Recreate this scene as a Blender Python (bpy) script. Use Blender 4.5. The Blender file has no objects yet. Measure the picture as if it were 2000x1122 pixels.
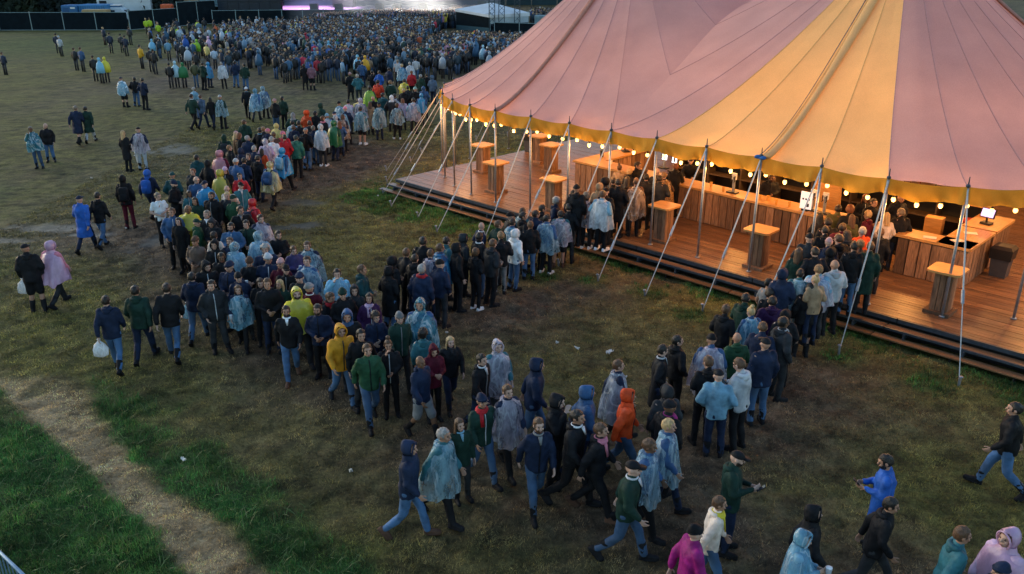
import bpy, math, random
import numpy as np
from mathutils import Vector, Matrix, noise as mnoise

R = math.radians
random.seed(7)
rng = np.random.default_rng(7)
SC = bpy.context.scene
COL = SC.collection

# ------------------------------------------------------------------ camera, sky, sun, exposure
cam_data = bpy.data.cameras.new('camera')
cam_data.sensor_width = 36.0
cam_data.lens = 1650.0 / 2000.0 * 36.0
cam_data.clip_start = 0.1
cam_data.clip_end = 1500.0
cam = bpy.data.objects.new('camera', cam_data)
COL.objects.link(cam)
cam.location = (0, 0, 8.5)
cam.rotation_euler = (R(90 - 21.5), 0, 0)
SC.camera = cam

SUN_ELEV, SUN_AZ = R(14.0), R(-60.0)          # azimuth clockwise from +Y
world = bpy.data.worlds.new('World')
SC.world = world
world.use_nodes = True
wn = world.node_tree.nodes
wl = world.node_tree.links
for n in list(wn):
    wn.remove(n)
sky = wn.new('ShaderNodeTexSky')
sky.sky_type = 'NISHITA'
sky.sun_disc = False
sky.sun_elevation = SUN_ELEV
sky.sun_rotation = SUN_AZ
sky.air_density = 1.3
sky.dust_density = 1.0
sky.ozone_density = 2.5
bg = wn.new('ShaderNodeBackground')
bg.inputs['Strength'].default_value = 0.15
wo = wn.new('ShaderNodeOutputWorld')
wl.new(sky.outputs['Color'], bg.inputs['Color'])
wl.new(bg.outputs['Background'], wo.inputs['Surface'])

sun_data = bpy.data.lights.new('sun', 'SUN')
sun_data.energy = 0.35
sun_data.angle = R(50)
sun_data.color = (1.0, 0.93, 0.86)
sun = bpy.data.objects.new('sun', sun_data)
COL.objects.link(sun)
sdir = Vector((math.sin(SUN_AZ) * math.cos(SUN_ELEV), math.cos(SUN_AZ) * math.cos(SUN_ELEV), math.sin(SUN_ELEV)))
sun.rotation_euler = sdir.to_track_quat('Z', 'Y').to_euler()

SC.view_settings.view_transform = 'Standard'
SC.view_settings.look = 'None'
SC.view_settings.gamma = 1.0
SC.view_settings.exposure = 1.05
SC.view_settings.use_curve_mapping = False
SC.render.engine = 'CYCLES'
SC.cycles.use_denoising = True
SC.cycles.max_bounces = 6
SC.cycles.transparent_max_bounces = 8
SC.cycles.diffuse_bounces = 3
SC.cycles.glossy_bounces = 2
SC.cycles.sample_clamp_indirect = 4.0
SC.cycles.caustics_reflective = False
SC.cycles.caustics_refractive = False

# ------------------------------------------------------------------ helpers
def tag(o, label=None, cat=None, group=None, kind=None):
    if label: o['label'] = label
    if cat: o['category'] = cat
    if group: o['group'] = group
    if kind: o['kind'] = kind
    return o

def empty(name, loc=(0, 0, 0), rz=0.0):
    o = bpy.data.objects.new(name, None)
    COL.objects.link(o)
    o.empty_display_size = 0.2
    o.location = loc
    o.rotation_euler = (0, 0, rz)
    return o

def link(name, me, parent=None, mat=None):
    o = bpy.data.objects.new(name, me)
    COL.objects.link(o)
    if parent is not None:
        o.parent = parent
    if mat is not None:
        me.materials.clear()
        me.materials.append(mat)
    return o

class MB:
    def __init__(s):
        s.v, s.f, s.n = [], [], 0
    def add(s, vs, fs):
        vs = np.asarray(vs, dtype=float).reshape(-1, 3)
        s.v.append(vs)
        s.f += [tuple(i + s.n for i in f) for f in fs]
        s.n += len(vs)
        return s
    def box(s, c, size, rz=0.0, M=None):
        x, y, z = [q / 2 for q in size]
        vs = np.array([(-x, -y, -z), (x, -y, -z), (x, y, -z), (-x, y, -z), (-x, -y, z), (x, -y, z), (x, y, z), (-x, y, z)])
        if rz:
            ca, sa = math.cos(rz), math.sin(rz)
            vs = vs @ np.array([[ca, sa, 0], [-sa, ca, 0], [0, 0, 1]])
        if M is not None:
            vs = vs @ np.array(M.to_3x3()).T
        vs = vs + np.array(c)
        return s.add(vs, [(3, 2, 1, 0), (4, 5, 6, 7), (0, 1, 5, 4), (1, 2, 6, 5), (2, 3, 7, 6), (3, 0, 4, 7)])
    def loft(s, rings, caps=True, closed=True):
        n = len(rings[0])
        vs = np.concatenate([np.asarray(r, dtype=float) for r in rings])
        fs = []
        for i in range(len(rings) - 1):
            for j in range(n if closed else n - 1):
                k = (j + 1) % n
                fs.append((i * n + j, i * n + k, (i + 1) * n + k, (i + 1) * n + j))
        if caps and closed:
            fs.append(tuple(reversed(range(n))))
            fs.append(tuple(range((len(rings) - 1) * n, len(rings) * n)))
        return s.add(vs, fs)
    def tube(s, pts, r, n=8, caps=True):
        pts = [Vector(p) for p in pts]
        rs = r if isinstance(r, (list, tuple)) else [r] * len(pts)
        rings = []
        ref = None
        for i, p in enumerate(pts):
            d = (pts[min(i + 1, len(pts) - 1)] - pts[max(i - 1, 0)]).normalized()
            if ref is None:
                ref = Vector((0, 0, 1)) if abs(d.z) < 0.9 else Vector((1, 0, 0))
            a = d.cross(ref).normalized()
            b = a.cross(d).normalized()
            ref = b
            rings.append([p + (a * math.cos(t) + b * math.sin(t)) * rs[i] for t in np.linspace(0, 2 * math.pi, n, endpoint=False)])
        return s.loft([[tuple(q) for q in rg] for rg in rings], caps)
    def cap(s, p0, p1, r0, r1, n=10):
        p0, p1 = Vector(p0), Vector(p1)
        d = (p1 - p0).normalized()
        pts = [p0 - d * r0 * 0.98, p0 - d * r0 * 0.7, p0, p1, p1 + d * r1 * 0.7, p1 + d * r1 * 0.98]
        return s.tube(pts, [r0 * 0.15, r0 * 0.7, r0, r1, r1 * 0.7, r1 * 0.15], n)
    def ell(s, c, r, nu=14, nv=9, M=None):
        vs, fs = [], []
        for i in range(nv + 1):
            ph = math.pi * (i / nv - 0.5)
            for j in range(nu):
                t = 2 * math.pi * j / nu
                vs.append((r[0] * math.cos(ph) * math.cos(t), r[1] * math.cos(ph) * math.sin(t), r[2] * math.sin(ph)))
        for i in range(nv):
            for j in range(nu):
                k = (j + 1) % nu
                fs.append((i * nu + j, i * nu + k, (i + 1) * nu + k, (i + 1) * nu + j))
        vs = np.array(vs)
        if M is not None:
            vs = vs @ np.array(M.to_3x3()).T
        return s.add(vs + np.array(c), fs)
    def torus(s, c, rx, ry, r, n=20, m=8, a0=0.0, a1=2 * math.pi, dz=0.0):
        full = abs(a1 - a0) > 6.2
        ts = np.linspace(a0, a1, n, endpoint=not full)
        rings = []
        for t in ts:
            rings.append([((rx + r * math.cos(q)) * math.cos(t) + c[0], (ry + r * math.cos(q)) * math.sin(t) + c[1], c[2] + r * math.sin(q) + dz * math.sin(t)) for q in np.linspace(0, 2 * math.pi, m, endpoint=False)])
        if full:
            rings.append(rings[0])
        return s.loft(rings, not full)
    def mesh(s, name, smooth=False):
        me = bpy.data.meshes.new(name)
        me.from_pydata(np.concatenate(s.v).tolist(), [], s.f)
        if smooth:
            me.polygons.foreach_set('use_smooth', np.ones(len(me.polygons), dtype=bool))
        me.update()
        return me
    def build(s, name, mat=None, parent=None, smooth=False):
        return link(name, s.mesh(name, smooth), parent, mat)

# ------------------------------------------------------------------ materials
def new_mat(name):
    m = bpy.data.materials.new(name)
    m.use_nodes = True
    nt = m.node_tree
    return m, nt, nt.nodes.get('Principled BSDF')

def surf(name, col, rough=0.7, var=0.15, scale=8.0, bump=0.0, bscale=None, metal=0.0, spec=0.4, stretch=None, rnd=0.0, dirt=None, coord='Object', sheen=0.0):
    """principled surface with noise variation in colour, optional grain stretch, object-random tint, stains and bump"""
    m, nt, b = new_mat(name)
    N, L = nt.nodes, nt.links
    tc = N.new('ShaderNodeTexCoord')
    mp = N.new('ShaderNodeMapping')
    L.new(tc.outputs[coord], mp.inputs['Vector'])
    if stretch:
        mp.inputs['Scale'].default_value = stretch
    vec = mp.outputs['Vector']
    if rnd:
        oi = N.new('ShaderNodeObjectInfo')
        ad = N.new('ShaderNodeVectorMath'); ad.operation = 'MULTIPLY_ADD'
        cb = N.new('ShaderNodeCombineXYZ')
        for k in range(3):
            L.new(oi.outputs['Random'], cb.inputs[k])
        L.new(cb.outputs[0], ad.inputs[0]); ad.inputs[1].default_value = (37, 53, 71); L.new(mp.outputs['Vector'], ad.inputs[2])
        vec = ad.outputs[0]
    nz = N.new('ShaderNodeTexNoise')
    nz.inputs['Scale'].default_value = scale
    nz.inputs['Detail'].default_value = 6
    L.new(vec, nz.inputs['Vector'])
    mr = N.new('ShaderNodeMapRange')
    mr.inputs['From Min'].default_value = 0.25; mr.inputs['From Max'].default_value = 0.75
    mr.inputs['To Min'].default_value = 1 - var; mr.inputs['To Max'].default_value = 1 + var
    L.new(nz.outputs['Fac'], mr.inputs['Value'])
    val = mr.outputs['Result']
    if rnd:
        m2 = N.new('ShaderNodeMapRange')
        m2.inputs['To Min'].default_value = 1 - rnd; m2.inputs['To Max'].default_value = 1 + rnd
        L.new(oi.outputs['Random'], m2.inputs['Value'])
        mu = N.new('ShaderNodeMath'); mu.operation = 'MULTIPLY'
        L.new(val, mu.inputs[0]); L.new(m2.outputs['Result'], mu.inputs[1])
        val = mu.outputs[0]
    sc = N.new('ShaderNodeVectorMath'); sc.operation = 'SCALE'
    sc.inputs[0].default_value = col[:3]
    L.new(val, sc.inputs['Scale'])
    out = sc.outputs[0]
    if dirt:
        dz = N.new('ShaderNodeTexNoise'); dz.inputs['Scale'].default_value = dirt[1]; dz.inputs['Detail'].default_value = 8
        L.new(vec, dz.inputs['Vector'])
        dr = N.new('ShaderNodeMapRange'); dr.inputs['From Min'].default_value = 0.48; dr.inputs['From Max'].default_value = 0.7
        dr.inputs['To Max'].default_value = dirt[2]
        L.new(dz.outputs['Fac'], dr.inputs['Value'])
        mx = N.new('ShaderNodeMix'); mx.data_type = 'RGBA'
        L.new(dr.outputs['Result'], mx.inputs['Factor']); L.new(out, mx.inputs['A']); mx.inputs['B'].default_value = (*dirt[0], 1)
        out = mx.outputs['Result']
    L.new(out, b.inputs['Base Color'])
    b.inputs['Roughness'].default_value = rough
    b.inputs['Metallic'].default_value = metal
    b.inputs['Specular IOR Level'].default_value = spec
    if sheen:
        b.inputs['Sheen Weight'].default_value = sheen
    if bump:
        bz = N.new('ShaderNodeTexNoise'); bz.inputs['Scale'].default_value = bscale or scale * 2; bz.inputs['Detail'].default_value = 4
        L.new(vec, bz.inputs['Vector'])
        bp = N.new('ShaderNodeBump'); bp.inputs['Strength'].default_value = bump; bp.inputs['Distance'].default_value = 0.03
        L.new(bz.outputs['Fac'], bp.inputs['Height'])
        L.new(bp.outputs['Normal'], b.inputs['Normal'])
    return m

def emit(name, col, strength):
    m, nt, b = new_mat(name)
    b.inputs['Base Color'].default_value = (*col, 1)
    b.inputs['Emission Color'].default_value = (*col, 1)
    b.inputs['Emission Strength'].default_value = strength
    m.cycles.emission_sampling = 'NONE'
    return m

def canvas(name, col, trans=0.4):
    m, nt, b = new_mat(name)
    N, L = nt.nodes, nt.links
    geo = N.new('ShaderNodeNewGeometry')
    n1 = N.new('ShaderNodeTexNoise'); n1.inputs['Scale'].default_value = 0.7; n1.inputs['Detail'].default_value = 5
    n2 = N.new('ShaderNodeTexNoise'); n2.inputs['Scale'].default_value = 60; n2.inputs['Detail'].default_value = 2
    L.new(geo.outputs['Position'], n1.inputs['Vector']); L.new(geo.outputs['Position'], n2.inputs['Vector'])
    ad = N.new('ShaderNodeMath'); ad.operation = 'ADD'
    L.new(n1.outputs['Fac'], ad.inputs[0]); L.new(n2.outputs['Fac'], ad.inputs[1])
    mr = N.new('ShaderNodeMapRange'); mr.inputs['From Min'].default_value = 0.6; mr.inputs['From Max'].default_value = 1.4
    mr.inputs['To Min'].default_value = 0.80; mr.inputs['To Max'].default_value = 1.15
    L.new(ad.outputs[0], mr.inputs['Value'])
    sc = N.new('ShaderNodeVectorMath'); sc.operation = 'SCALE'; sc.inputs[0].default_value = col
    L.new(mr.outputs['Result'], sc.inputs['Scale'])
    tr = N.new('ShaderNodeBsdfTranslucent')
    L.new(sc.outputs[0], tr.inputs['Color']); L.new(sc.outputs[0], b.inputs['Base Color'])
    b.inputs['Roughness'].default_value = 0.75
    b.inputs['Specular IOR Level'].default_value = 0.15
    bp = N.new('ShaderNodeBump'); bp.inputs['Strength'].default_value = 0.28; bp.inputs['Distance'].default_value = 0.06
    n3 = N.new('ShaderNodeTexNoise'); n3.inputs['Scale'].default_value = 1.6; n3.inputs['Detail'].default_value = 3
    L.new(geo.outputs['Position'], n3.inputs['Vector']); L.new(n3.outputs['Fac'], bp.inputs['Height']); L.new(bp.outputs['Normal'], b.inputs['Normal'])
    mx = N.new('ShaderNodeMixShader'); mx.inputs['Fac'].default_value = trans
    L.new(b.outputs[0], mx.inputs[1]); L.new(tr.outputs[0], mx.inputs[2])
    L.new(mx.outputs[0], N['Material Output'].inputs['Surface'])
    return m

M_STEEL = surf('galvanised_steel', (0.30, 0.33, 0.37), 0.45, 0.25, 14, metal=0.55)
M_DARKSTEEL = surf('dark_steel', (0.05, 0.07, 0.09), 0.4, 0.3, 10, metal=0.3)
M_WEB = surf('rope_webbing', (0.50, 0.49, 0.47), 0.8, 0.2, 20)
M_TIMBER = surf('counter_timber', (0.50, 0.27, 0.09), 0.42, 0.25, 6, bump=0.12, stretch=(1.2, 9, 9), rnd=0.08, dirt=((0.16, 0.08, 0.03), 3, 0.5))
M_PLANK = surf('weathered_plank', (0.24, 0.135, 0.075), 0.75, 0.45, 5, bump=0.4, stretch=(9, 9, 0.9), rnd=0.5, dirt=((0.07, 0.045, 0.03), 2.2, 0.75))
M_DECK = surf('wet_deck_board', (0.185, 0.098, 0.048), 0.33, 0.4, 4, bump=0.25, stretch=(0.8, 9, 9), rnd=0.3, spec=0.5, dirt=((0.085, 0.05, 0.03), 1.1, 0.75))
M_BLACK = surf('black_plastic', (0.012, 0.012, 0.013), 0.5, 0.2, 6)
M_WHITE = surf('white_plastic', (0.75, 0.75, 0.74), 0.5, 0.08, 6)
M_PAPER = surf('paper', (0.72, 0.69, 0.64), 0.9, 0.1, 20)

# ------------------------------------------------------------------ places in the field, the deck frame
DO = np.array([-4.41, 31.59]); DU = np.array([0.7136, -0.7006]); DV = np.array([0.7006, 0.7136])
DANG = math.atan2(DU[1], DU[0])
V0, UA, UB, ZE, ZP, UM = 7.8, 5.05, 14.83, 3.65, 9.5, 9.94
DECK_Z = 0.5

def W(u, v, z=0.0):
    p = DO + DU * u + DV * v
    return Vector((p[0], p[1], z))

def hash2(ix, iy, seed):
    h = (ix.astype(np.int64) * 374761393 + iy.astype(np.int64) * 668265263 + seed * 974711) & 0x7fffffff
    h = ((h ^ (h >> 13)) * 1274126177) & 0x7fffffff
    return ((h ^ (h >> 16)) & 0xffff) / 65535.0

def vnoise(x, y, seed=0):
    ix, iy = np.floor(x), np.floor(y)
    fx, fy = x - ix, y - iy
    fx = fx * fx * (3 - 2 * fx); fy = fy * fy * (3 - 2 * fy)
    a, b = hash2(ix, iy, seed), hash2(ix + 1, iy, seed)
    c, d = hash2(ix, iy + 1, seed), hash2(ix + 1, iy + 1, seed)
    return (a * (1 - fx) + b * fx) * (1 - fy) + (c * (1 - fx) + d * fx) * fy

def fbm(x, y, seed=0, oct=4):
    t, a, s = 0, 0.5, 0
    for k in range(oct):
        t = t + a * vnoise(x * 2 ** k, y * 2 ** k, seed + k * 17); s += a; a *= 0.55
    return t / s

def seg_dist(x, y, pts):
    best = np.full(x.shape, 1e9)
    for (ax, ay), (bx, by) in zip(pts[:-1], pts[1:]):
        dx, dy = bx - ax, by - ay
        t = np.clip(((x - ax) * dx + (y - ay) * dy) / (dx * dx + dy * dy), 0, 1)
        best = np.minimum(best, np.hypot(x - ax - t * dx, y - ay - t * dy))
    return best

def sstep(a, b, x):
    t = np.clip((x - a) / (b - a), 0, 1)
    return t * t * (3 - 2 * t)

TRACK_L = [(-14, 18.6), (-10.95, 16.08), (-9.93, 15.08), (-8.29, 13.55), (-6.71, 12.1), (-5.58, 11.0), (-4.68, 10.03), (-2.0, 6.5)]
TRACK_R = [(-13, 19.0), (-9.93, 16.43), (-8.63, 14.88), (-7.12, 13.37), (-5.84, 12.1), (-4.61, 11.0), (-3.43, 10.03), (-0.6, 6.5)]
QUEUE = [(-9, 42), (-6.5, 37), (-10, 31), (-10.5, 26), (-8.5, 21.5), (-6, 18.5), (-3, 16), (0, 12.5), (3, 11), (6, 9)]
QUEUE2 = [(-4.5, 17.5), (-1, 20), (1.5, 21.5), (3.2, 23)]
QUEUE3 = [(2.8, 12.5), (4.6, 15), (6.3, 17)]
STAKES = [(-5.62, 31.35), (-4.79, 29.06), (-3.45, 28.17), (-2.13, 26.82), (-1.05, 26.2), (0.87, 22.41), (2.22, 22.09), (3.7, 21.16), (4.54, 19.67), (6.1, 18.4), (7.44, 17.27), (8.87, 16.01), (10.35, 15.19)]
PUDDLES = [(-15.4, 26.9, 1.7, 0.7), (-13.9, 26.2, 0.9, 0.4), (-6.9, 27.3, 1.0, 0.45), (-8.2, 27.0, 1.1, 0.35), (-15.7, 39.3, 1.0, 1.6), (-16.8, 38.6, 0.7, 0.5), (-28, 75, 5, 2.2), (-24, 70, 3, 1.5), (-7.9, 30, 0.9, 0.7), (-16.2, 25.6, 0.8, 0.3), (-11.5, 25.4, 0.6, 0.8)]

def field(x, y):
    """what grows or lies at a point of the field: lush, straw, mud and wet weights (0..1)"""
    wob = (fbm(x * 0.9, y * 0.9, 3) - 0.5)
    xs = x + wob * 0.45
    L = np.array(TRACK_L); Rr = np.array(TRACK_R)
    xl = np.interp(-y, -L[:, 1], L[:, 0]) - 0.12; xr = np.interp(-y, -Rr[:, 1], Rr[:, 0])
    in_band = (y < 19)
    straw = sstep(-0.12, 0.12, xs - xl) * (1 - sstep(-0.3, 0.35, x + wob * 0.8 - xr)) * (1 - sstep(15.7, 16.9, y + wob * 2.0))
    lush_l = (1 - sstep(-0.12, 0.15, xs - xl)) * (1 - sstep(14.2, 16.0, y + wob * 3.0 + x * 0.12 + 1.2))
    lush_r = sstep(-0.1, 0.35, x + wob * 1.4 - xr) * (1 - sstep(0.5, 2.3, x + wob * 3.2 - xr)) * (1 - sstep(14.3, 16.0, y + wob * 2.5))
    du = (x - DO[0]) * DU[0] + (y - DO[1]) * DU[1]
    dv = (x - DO[0]) * DV[0] + (y - DO[1]) * DV[1]
    rim = np.exp(-np.clip(-dv - 0.5, 0, 9) / (0.55 + 1.1 * (1 - sstep(1.0, 8.0, du)))) * sstep(-2.6, 0.0, du) * (dv < 0.1)
    rim = rim + 0.75 * sstep(-0.3, -1.2, du) * sstep(-4.5, -1.0, du + wob * 2) * sstep(-2.0, 2.0, dv)
    st = np.zeros_like(x)
    for sx, sy in STAKES:
        st = np.maximum(st, np.exp(-((x - sx) ** 2 + (y - sy) ** 2) / 0.28))
    farl = np.exp(-(((x + 47) / 14) ** 2 + ((y - 88) / 13) ** 2)) * 0.55 + 0.5 * np.exp(-(((x + 20.5) / 1.6) ** 2 + ((y - 31) / 1.7) ** 2))
    n2 = fbm(x * 0.5, y * 0.5, 11)
    lush = np.clip(lush_l + lush_r + rim * 0.8 * sstep(0.3, 0.6, n2 + 0.12) + st * 0.55 + farl, 0, 1)
    q = np.minimum(np.minimum(seg_dist(x, y, QUEUE), seg_dist(x, y, QUEUE2)), seg_dist(x, y, QUEUE3))
    mud = 0.85 * np.exp(-(q / 2.1) ** 2) + 0.6 * sstep(46, 62, y) * sstep(-34, -24, x)
    mud = mud + 0.55 * np.exp(-(((x + 12) / 7) ** 2 + ((y - 36) / 6) ** 2)) + 0.5 * np.exp(-(((x + 14) / 5) ** 2 + ((y - 26) / 2.5) ** 2))
    mud = mud + 0.5 * (fbm(x * 0.35, y * 0.35, 23) - 0.42) * 2 + 0.45 * (fbm(x * 1.7, y * 1.7, 29) - 0.5)
    mud = np.clip(mud, 0, 1) * (1 - np.clip(lush + straw, 0, 1))
    wet = np.zeros_like(x)
    for px, py, rx, ry in PUDDLES:
        d = np.sqrt(((x - px) / rx) ** 2 + ((y - py) / ry) ** 2)
        wet = np.maximum(wet, 1 - sstep(0.35, 1.1, d + (fbm(x * 2.2, y * 2.2, 41) - 0.5) * 1.6))
    wet = 0.62 * wet * (1 - lush)
    return lush, straw, mud, wet

def field_col(x, y):
    lush, straw, mud, wet = field(x, y)
    n = fbm(x * 1.1, y * 1.1, 51)[..., None]
    n2 = fbm(x * 5, y * 5, 61)[..., None]
    n3 = fbm(x * 0.45 + 9, y * 0.45, 71)[..., None]
    olive = np.array([0.150, 0.130, 0.034]) * (0.45 + 0.95 * n) + np.array([0.06, 0.034, 0.006]) * (n2 - 0.35)
    olive = olive * (1 - 0.5 * n3) + 0.5 * n3 * np.array([0.088, 0.084, 0.028])
    green = np.array([0.028, 0.080, 0.018]) * (0.5 + n2) + np.array([0.02, 0.02, 0.0]) * n
    st = np.array([0.33, 0.235, 0.128]) * (0.55 + 0.55 * n + 0.35 * n2)
    md = np.array([0.118, 0.080, 0.048]) * (0.35 + 0.65 * n + 0.65 * n2)
    wt = np.array([0.062, 0.054, 0.046])
    a = lambda w: w[..., None]
    c = olive * (1 - a(mud)) + md * a(mud)
    c = c * (1 - a(lush)) + green * a(lush)
    c = c * (1 - a(straw)) + st * a(straw)
    c = c * (1 - a(wet)) + wt * a(wet)
    hollow_shade = sstep(0.52, 0.74, fbm(x * 2.3 + 3, y * 3.4, 101))[..., None]
    foot = sstep(0.60, 0.80, fbm(x * 5.1, y * 7.5, 111, 3))[..., None]
    c = c * (1 - 0.42 * hollow_shade) * (1 - 0.40 * foot)  # hollow shade and smaller dark spots painted into the ground colour
    return np.clip(c, 0.004, 1), lush, straw, mud, wet

def gheight(x, y):
    h = (fbm(x * 1.3, y * 1.3, 81) - 0.5) * 0.06 + (fbm(x * 4.2, y * 4.2, 91, 3) - 0.5) * 0.085
    q = np.minimum(np.minimum(seg_dist(x, y, QUEUE), seg_dist(x, y, QUEUE2)), seg_dist(x, y, QUEUE3))
    m = np.exp(-(q / 2.6) ** 2)
    h = h * (1 + 0.5 * m) - 0.05 * m * sstep(0.5, 0.75, fbm(x * 3.1 + y, y * 2.2 - x * .6, 121, 3))
    return h

# ------------------------------------------------------------------ ground
def axis(lo, hi, fine_lo, fine_hi, fine, grow):
    a = list(np.arange(fine_lo, fine_hi, fine))
    s, p = fine, a[-1]
    while p < hi:
        s *= grow; p += s; a.append(p)
    s, p = fine, a[0]
    b = []
    while p > lo:
        s *= grow; p -= s; b.append(p)
    return np.array(b[::-1] + a)

gx = axis(-420, 420, -17, 12, 0.10, 1.03)
gy = axis(-60, 620, 7, 36, 0.10, 1.02)
X, Y = np.meshgrid(gx, gy)
gc, g_lush, g_straw, g_mud, g_wet = field_col(X, Y)
Z = gheight(X, Y) * (1 - g_wet * 0.8) - g_wet * 0.02
Z = np.where(Y > 60, Z * 0.3, Z)
me = bpy.data.meshes.new('ground')
ny, nx = X.shape
me.vertices.add(nx * ny)
me.vertices.foreach_set('co', np.stack([X, Y, Z], -1).ravel())
idx = np.arange(nx * ny).reshape(ny, nx)
quads = np.stack([idx[:-1, :-1], idx[:-1, 1:], idx[1:, 1:], idx[1:, :-1]], -1).reshape(-1, 4)
me.loops.add(quads.size)
me.loops.foreach_set('vertex_index', quads.ravel())
me.polygons.add(len(quads))
me.polygons.foreach_set('loop_start', np.arange(0, quads.size, 4))
me.polygons.foreach_set('use_smooth', np.ones(len(quads), dtype=bool))
at_ = me.attributes.new('gcol', 'FLOAT_COLOR', 'POINT')
at_.data.foreach_set('color', np.concatenate([gc, np.ones((ny, nx, 1))], -1).ravel())
aw = me.attributes.new('gwet', 'FLOAT', 'POINT')
aw.data.foreach_set('value', np.clip(g_wet + g_mud * 0.22, 0, 1).ravel())
me.update(calc_edges=True)

def ground_material():
    m, nt, b = new_mat('muddy_field')
    N, L = nt.nodes, nt.links
    at = N.new('ShaderNodeAttribute'); at.attribute_name = 'gcol'
    wt = N.new('ShaderNodeAttribute'); wt.attribute_name = 'gwet'
    geo = N.new('ShaderNodeNewGeometry')
    n1 = N.new('ShaderNodeTexNoise'); n1.inputs['Scale'].default_value = 14; n1.inputs['Detail'].default_value = 8; n1.inputs['Roughness'].default_value = 0.7
    n2 = N.new('ShaderNodeTexNoise'); n2.inputs['Scale'].default_value = 1.8; n2.inputs['Detail'].default_value = 8; n2.inputs['Roughness'].default_value = 0.65
    L.new(geo.outputs['Position'], n1.inputs['Vector']); L.new(geo.outputs['Position'], n2.inputs['Vector'])
    mu = N.new('ShaderNodeMath'); mu.operation = 'MULTIPLY'
    L.new(n1.outputs['Fac'], mu.inputs[0]); L.new(n2.outputs['Fac'], mu.inputs[1])
    mr = N.new('ShaderNodeMapRange'); mr.inputs['From Min'].default_value = 0.13; mr.inputs['From Max'].default_value = 0.38
    mr.inputs['To Min'].default_value = 0.28; mr.inputs['To Max'].default_value = 1.6
    L.new(mu.outputs[0], mr.inputs['Value'])
    sc = N.new('ShaderNodeVectorMath'); sc.operation = 'SCALE'
    L.new(at.outputs['Color'], sc.inputs[0]); L.new(mr.outputs['Result'], sc.inputs['Scale'])
    L.new(sc.outputs[0], b.inputs['Base Color'])
    rr = N.new('ShaderNodeMapRange'); rr.inputs['To Min'].default_value = 0.92; rr.inputs['To Max'].default_value = 0.4
    L.new(wt.outputs['Fac'], rr.inputs['Value']); L.new(rr.outputs['Result'], b.inputs['Roughness'])
    b.inputs['Specular IOR Level'].default_value = 0.22
    bp = N.new('ShaderNodeBump'); bp.inputs['Distance'].default_value = 0.06
    bs = N.new('ShaderNodeMapRange'); bs.inputs['To Min'].default_value = 0.7; bs.inputs['To Max'].default_value = 0.15
    L.new(wt.outputs['Fac'], bs.inputs['Value']); L.new(bs.outputs['Result'], bp.inputs['Strength'])
    L.new(n1.outputs['Fac'], bp.inputs['Height']); L.new(bp.outputs['Normal'], b.inputs['Normal'])
    return m
ground = link('ground', me, None, ground_material())
tag(ground, 'trampled muddy festival field with worn grass and puddles', 'ground', kind='structure')

# ------------------------------------------------------------------ grass
def grass_material():
    m, nt, b = new_mat('grass_blade')
    N, L = nt.nodes, nt.links
    at = N.new('ShaderNodeAttribute'); at.attribute_name = 'gcol'
    tr = N.new('ShaderNodeBsdfTranslucent')
    L.new(at.outputs['Color'], b.inputs['Base Color']); L.new(at.outputs['Color'], tr.inputs['Color'])
    b.inputs['Roughness'].default_value = 0.55
    b.inputs['Specular IOR Level'].default_value = 0.3
    mx = N.new('ShaderNodeMixShader'); mx.inputs['Fac'].default_value = 0.25
    L.new(b.outputs[0], mx.inputs[1]); L.new(tr.outputs[0], mx.inputs[2])
    L.new(mx.outputs[0], N['Material Output'].inputs['Surface'])
    return m
M_GRASS = grass_material()

def blades(name, label, px, py, hgt, width, lean, col, two=False):
    n = len(px)
    ang = rng.uniform(0, 2 * np.pi, n)
    ld = ang + rng.normal(0, 0.6, n)
    ca, sa = np.cos(ang), np.sin(ang)
    bz = gheight(px, py) - 0.004
    lx, ly = np.cos(ld) * lean * hgt, np.sin(ld) * lean * hgt
    up = hgt * np.sqrt(np.clip(1 - np.minimum(lean, 0.97) ** 2, 0.06, 1))
    b0 = np.stack([px - sa * width / 2, py + ca * width / 2, bz], -1)
    b1 = np.stack([px + sa * width / 2, py - ca * width / 2, bz], -1)
    tip = np.stack([px + lx, py + ly, bz + up], -1)
    if two:
        mx, my, mz = px + lx * 0.35, py + ly * 0.35, bz + up * 0.62
        m0 = np.stack([mx - sa * width * 0.4, my + ca * width * 0.4, mz], -1)
        m1 = np.stack([mx + sa * width * 0.4, my - ca * width * 0.4, mz], -1)
        vs = np.stack([b0, b1, m0, m1, tip], 1).reshape(-1, 3)
        base = np.arange(n)[:, None] * 5
        tri = np.concatenate([base + np.array([[0, 1, 3]]), base + np.array([[0, 3, 2]]), base + np.array([[2, 3, 4]])])
        k = 5
    else:
        vs = np.stack([b0, b1, tip], 1).reshape(-1, 3)
        tri = np.arange(n * 3).reshape(n, 3)
        k = 3
    me = bpy.data.meshes.new(name)
    me.vertices.add(len(vs)); me.vertices.foreach_set('co', vs.ravel())
    me.loops.add(tri.size); me.loops.foreach_set('vertex_index', tri.ravel())
    me.polygons.add(len(tri)); me.polygons.foreach_set('loop_start', np.arange(0, tri.size, 3))
    a = me.attributes.new('gcol', 'FLOAT_COLOR', 'POINT')
    c4 = np.concatenate([col, np.ones((n, 1))], 1)
    a.data.foreach_set('color', np.repeat(c4, k, axis=0).ravel())
    me.update(calc_edges=True)
    o = link(name, me, None, M_GRASS)
    return tag(o, label, 'grass', kind='stuff')

def scatter(n, x0, x1, y0, y1, power=1.0):
    y = y0 + (y1 - y0) * rng.uniform(0, 1, n) ** power
    half = 0.64 * y + 1.2
    x = rng.uniform(-1, 1, n) * half
    k = (x > x0) & (x < x1)
    return x[k], y[k]

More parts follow.
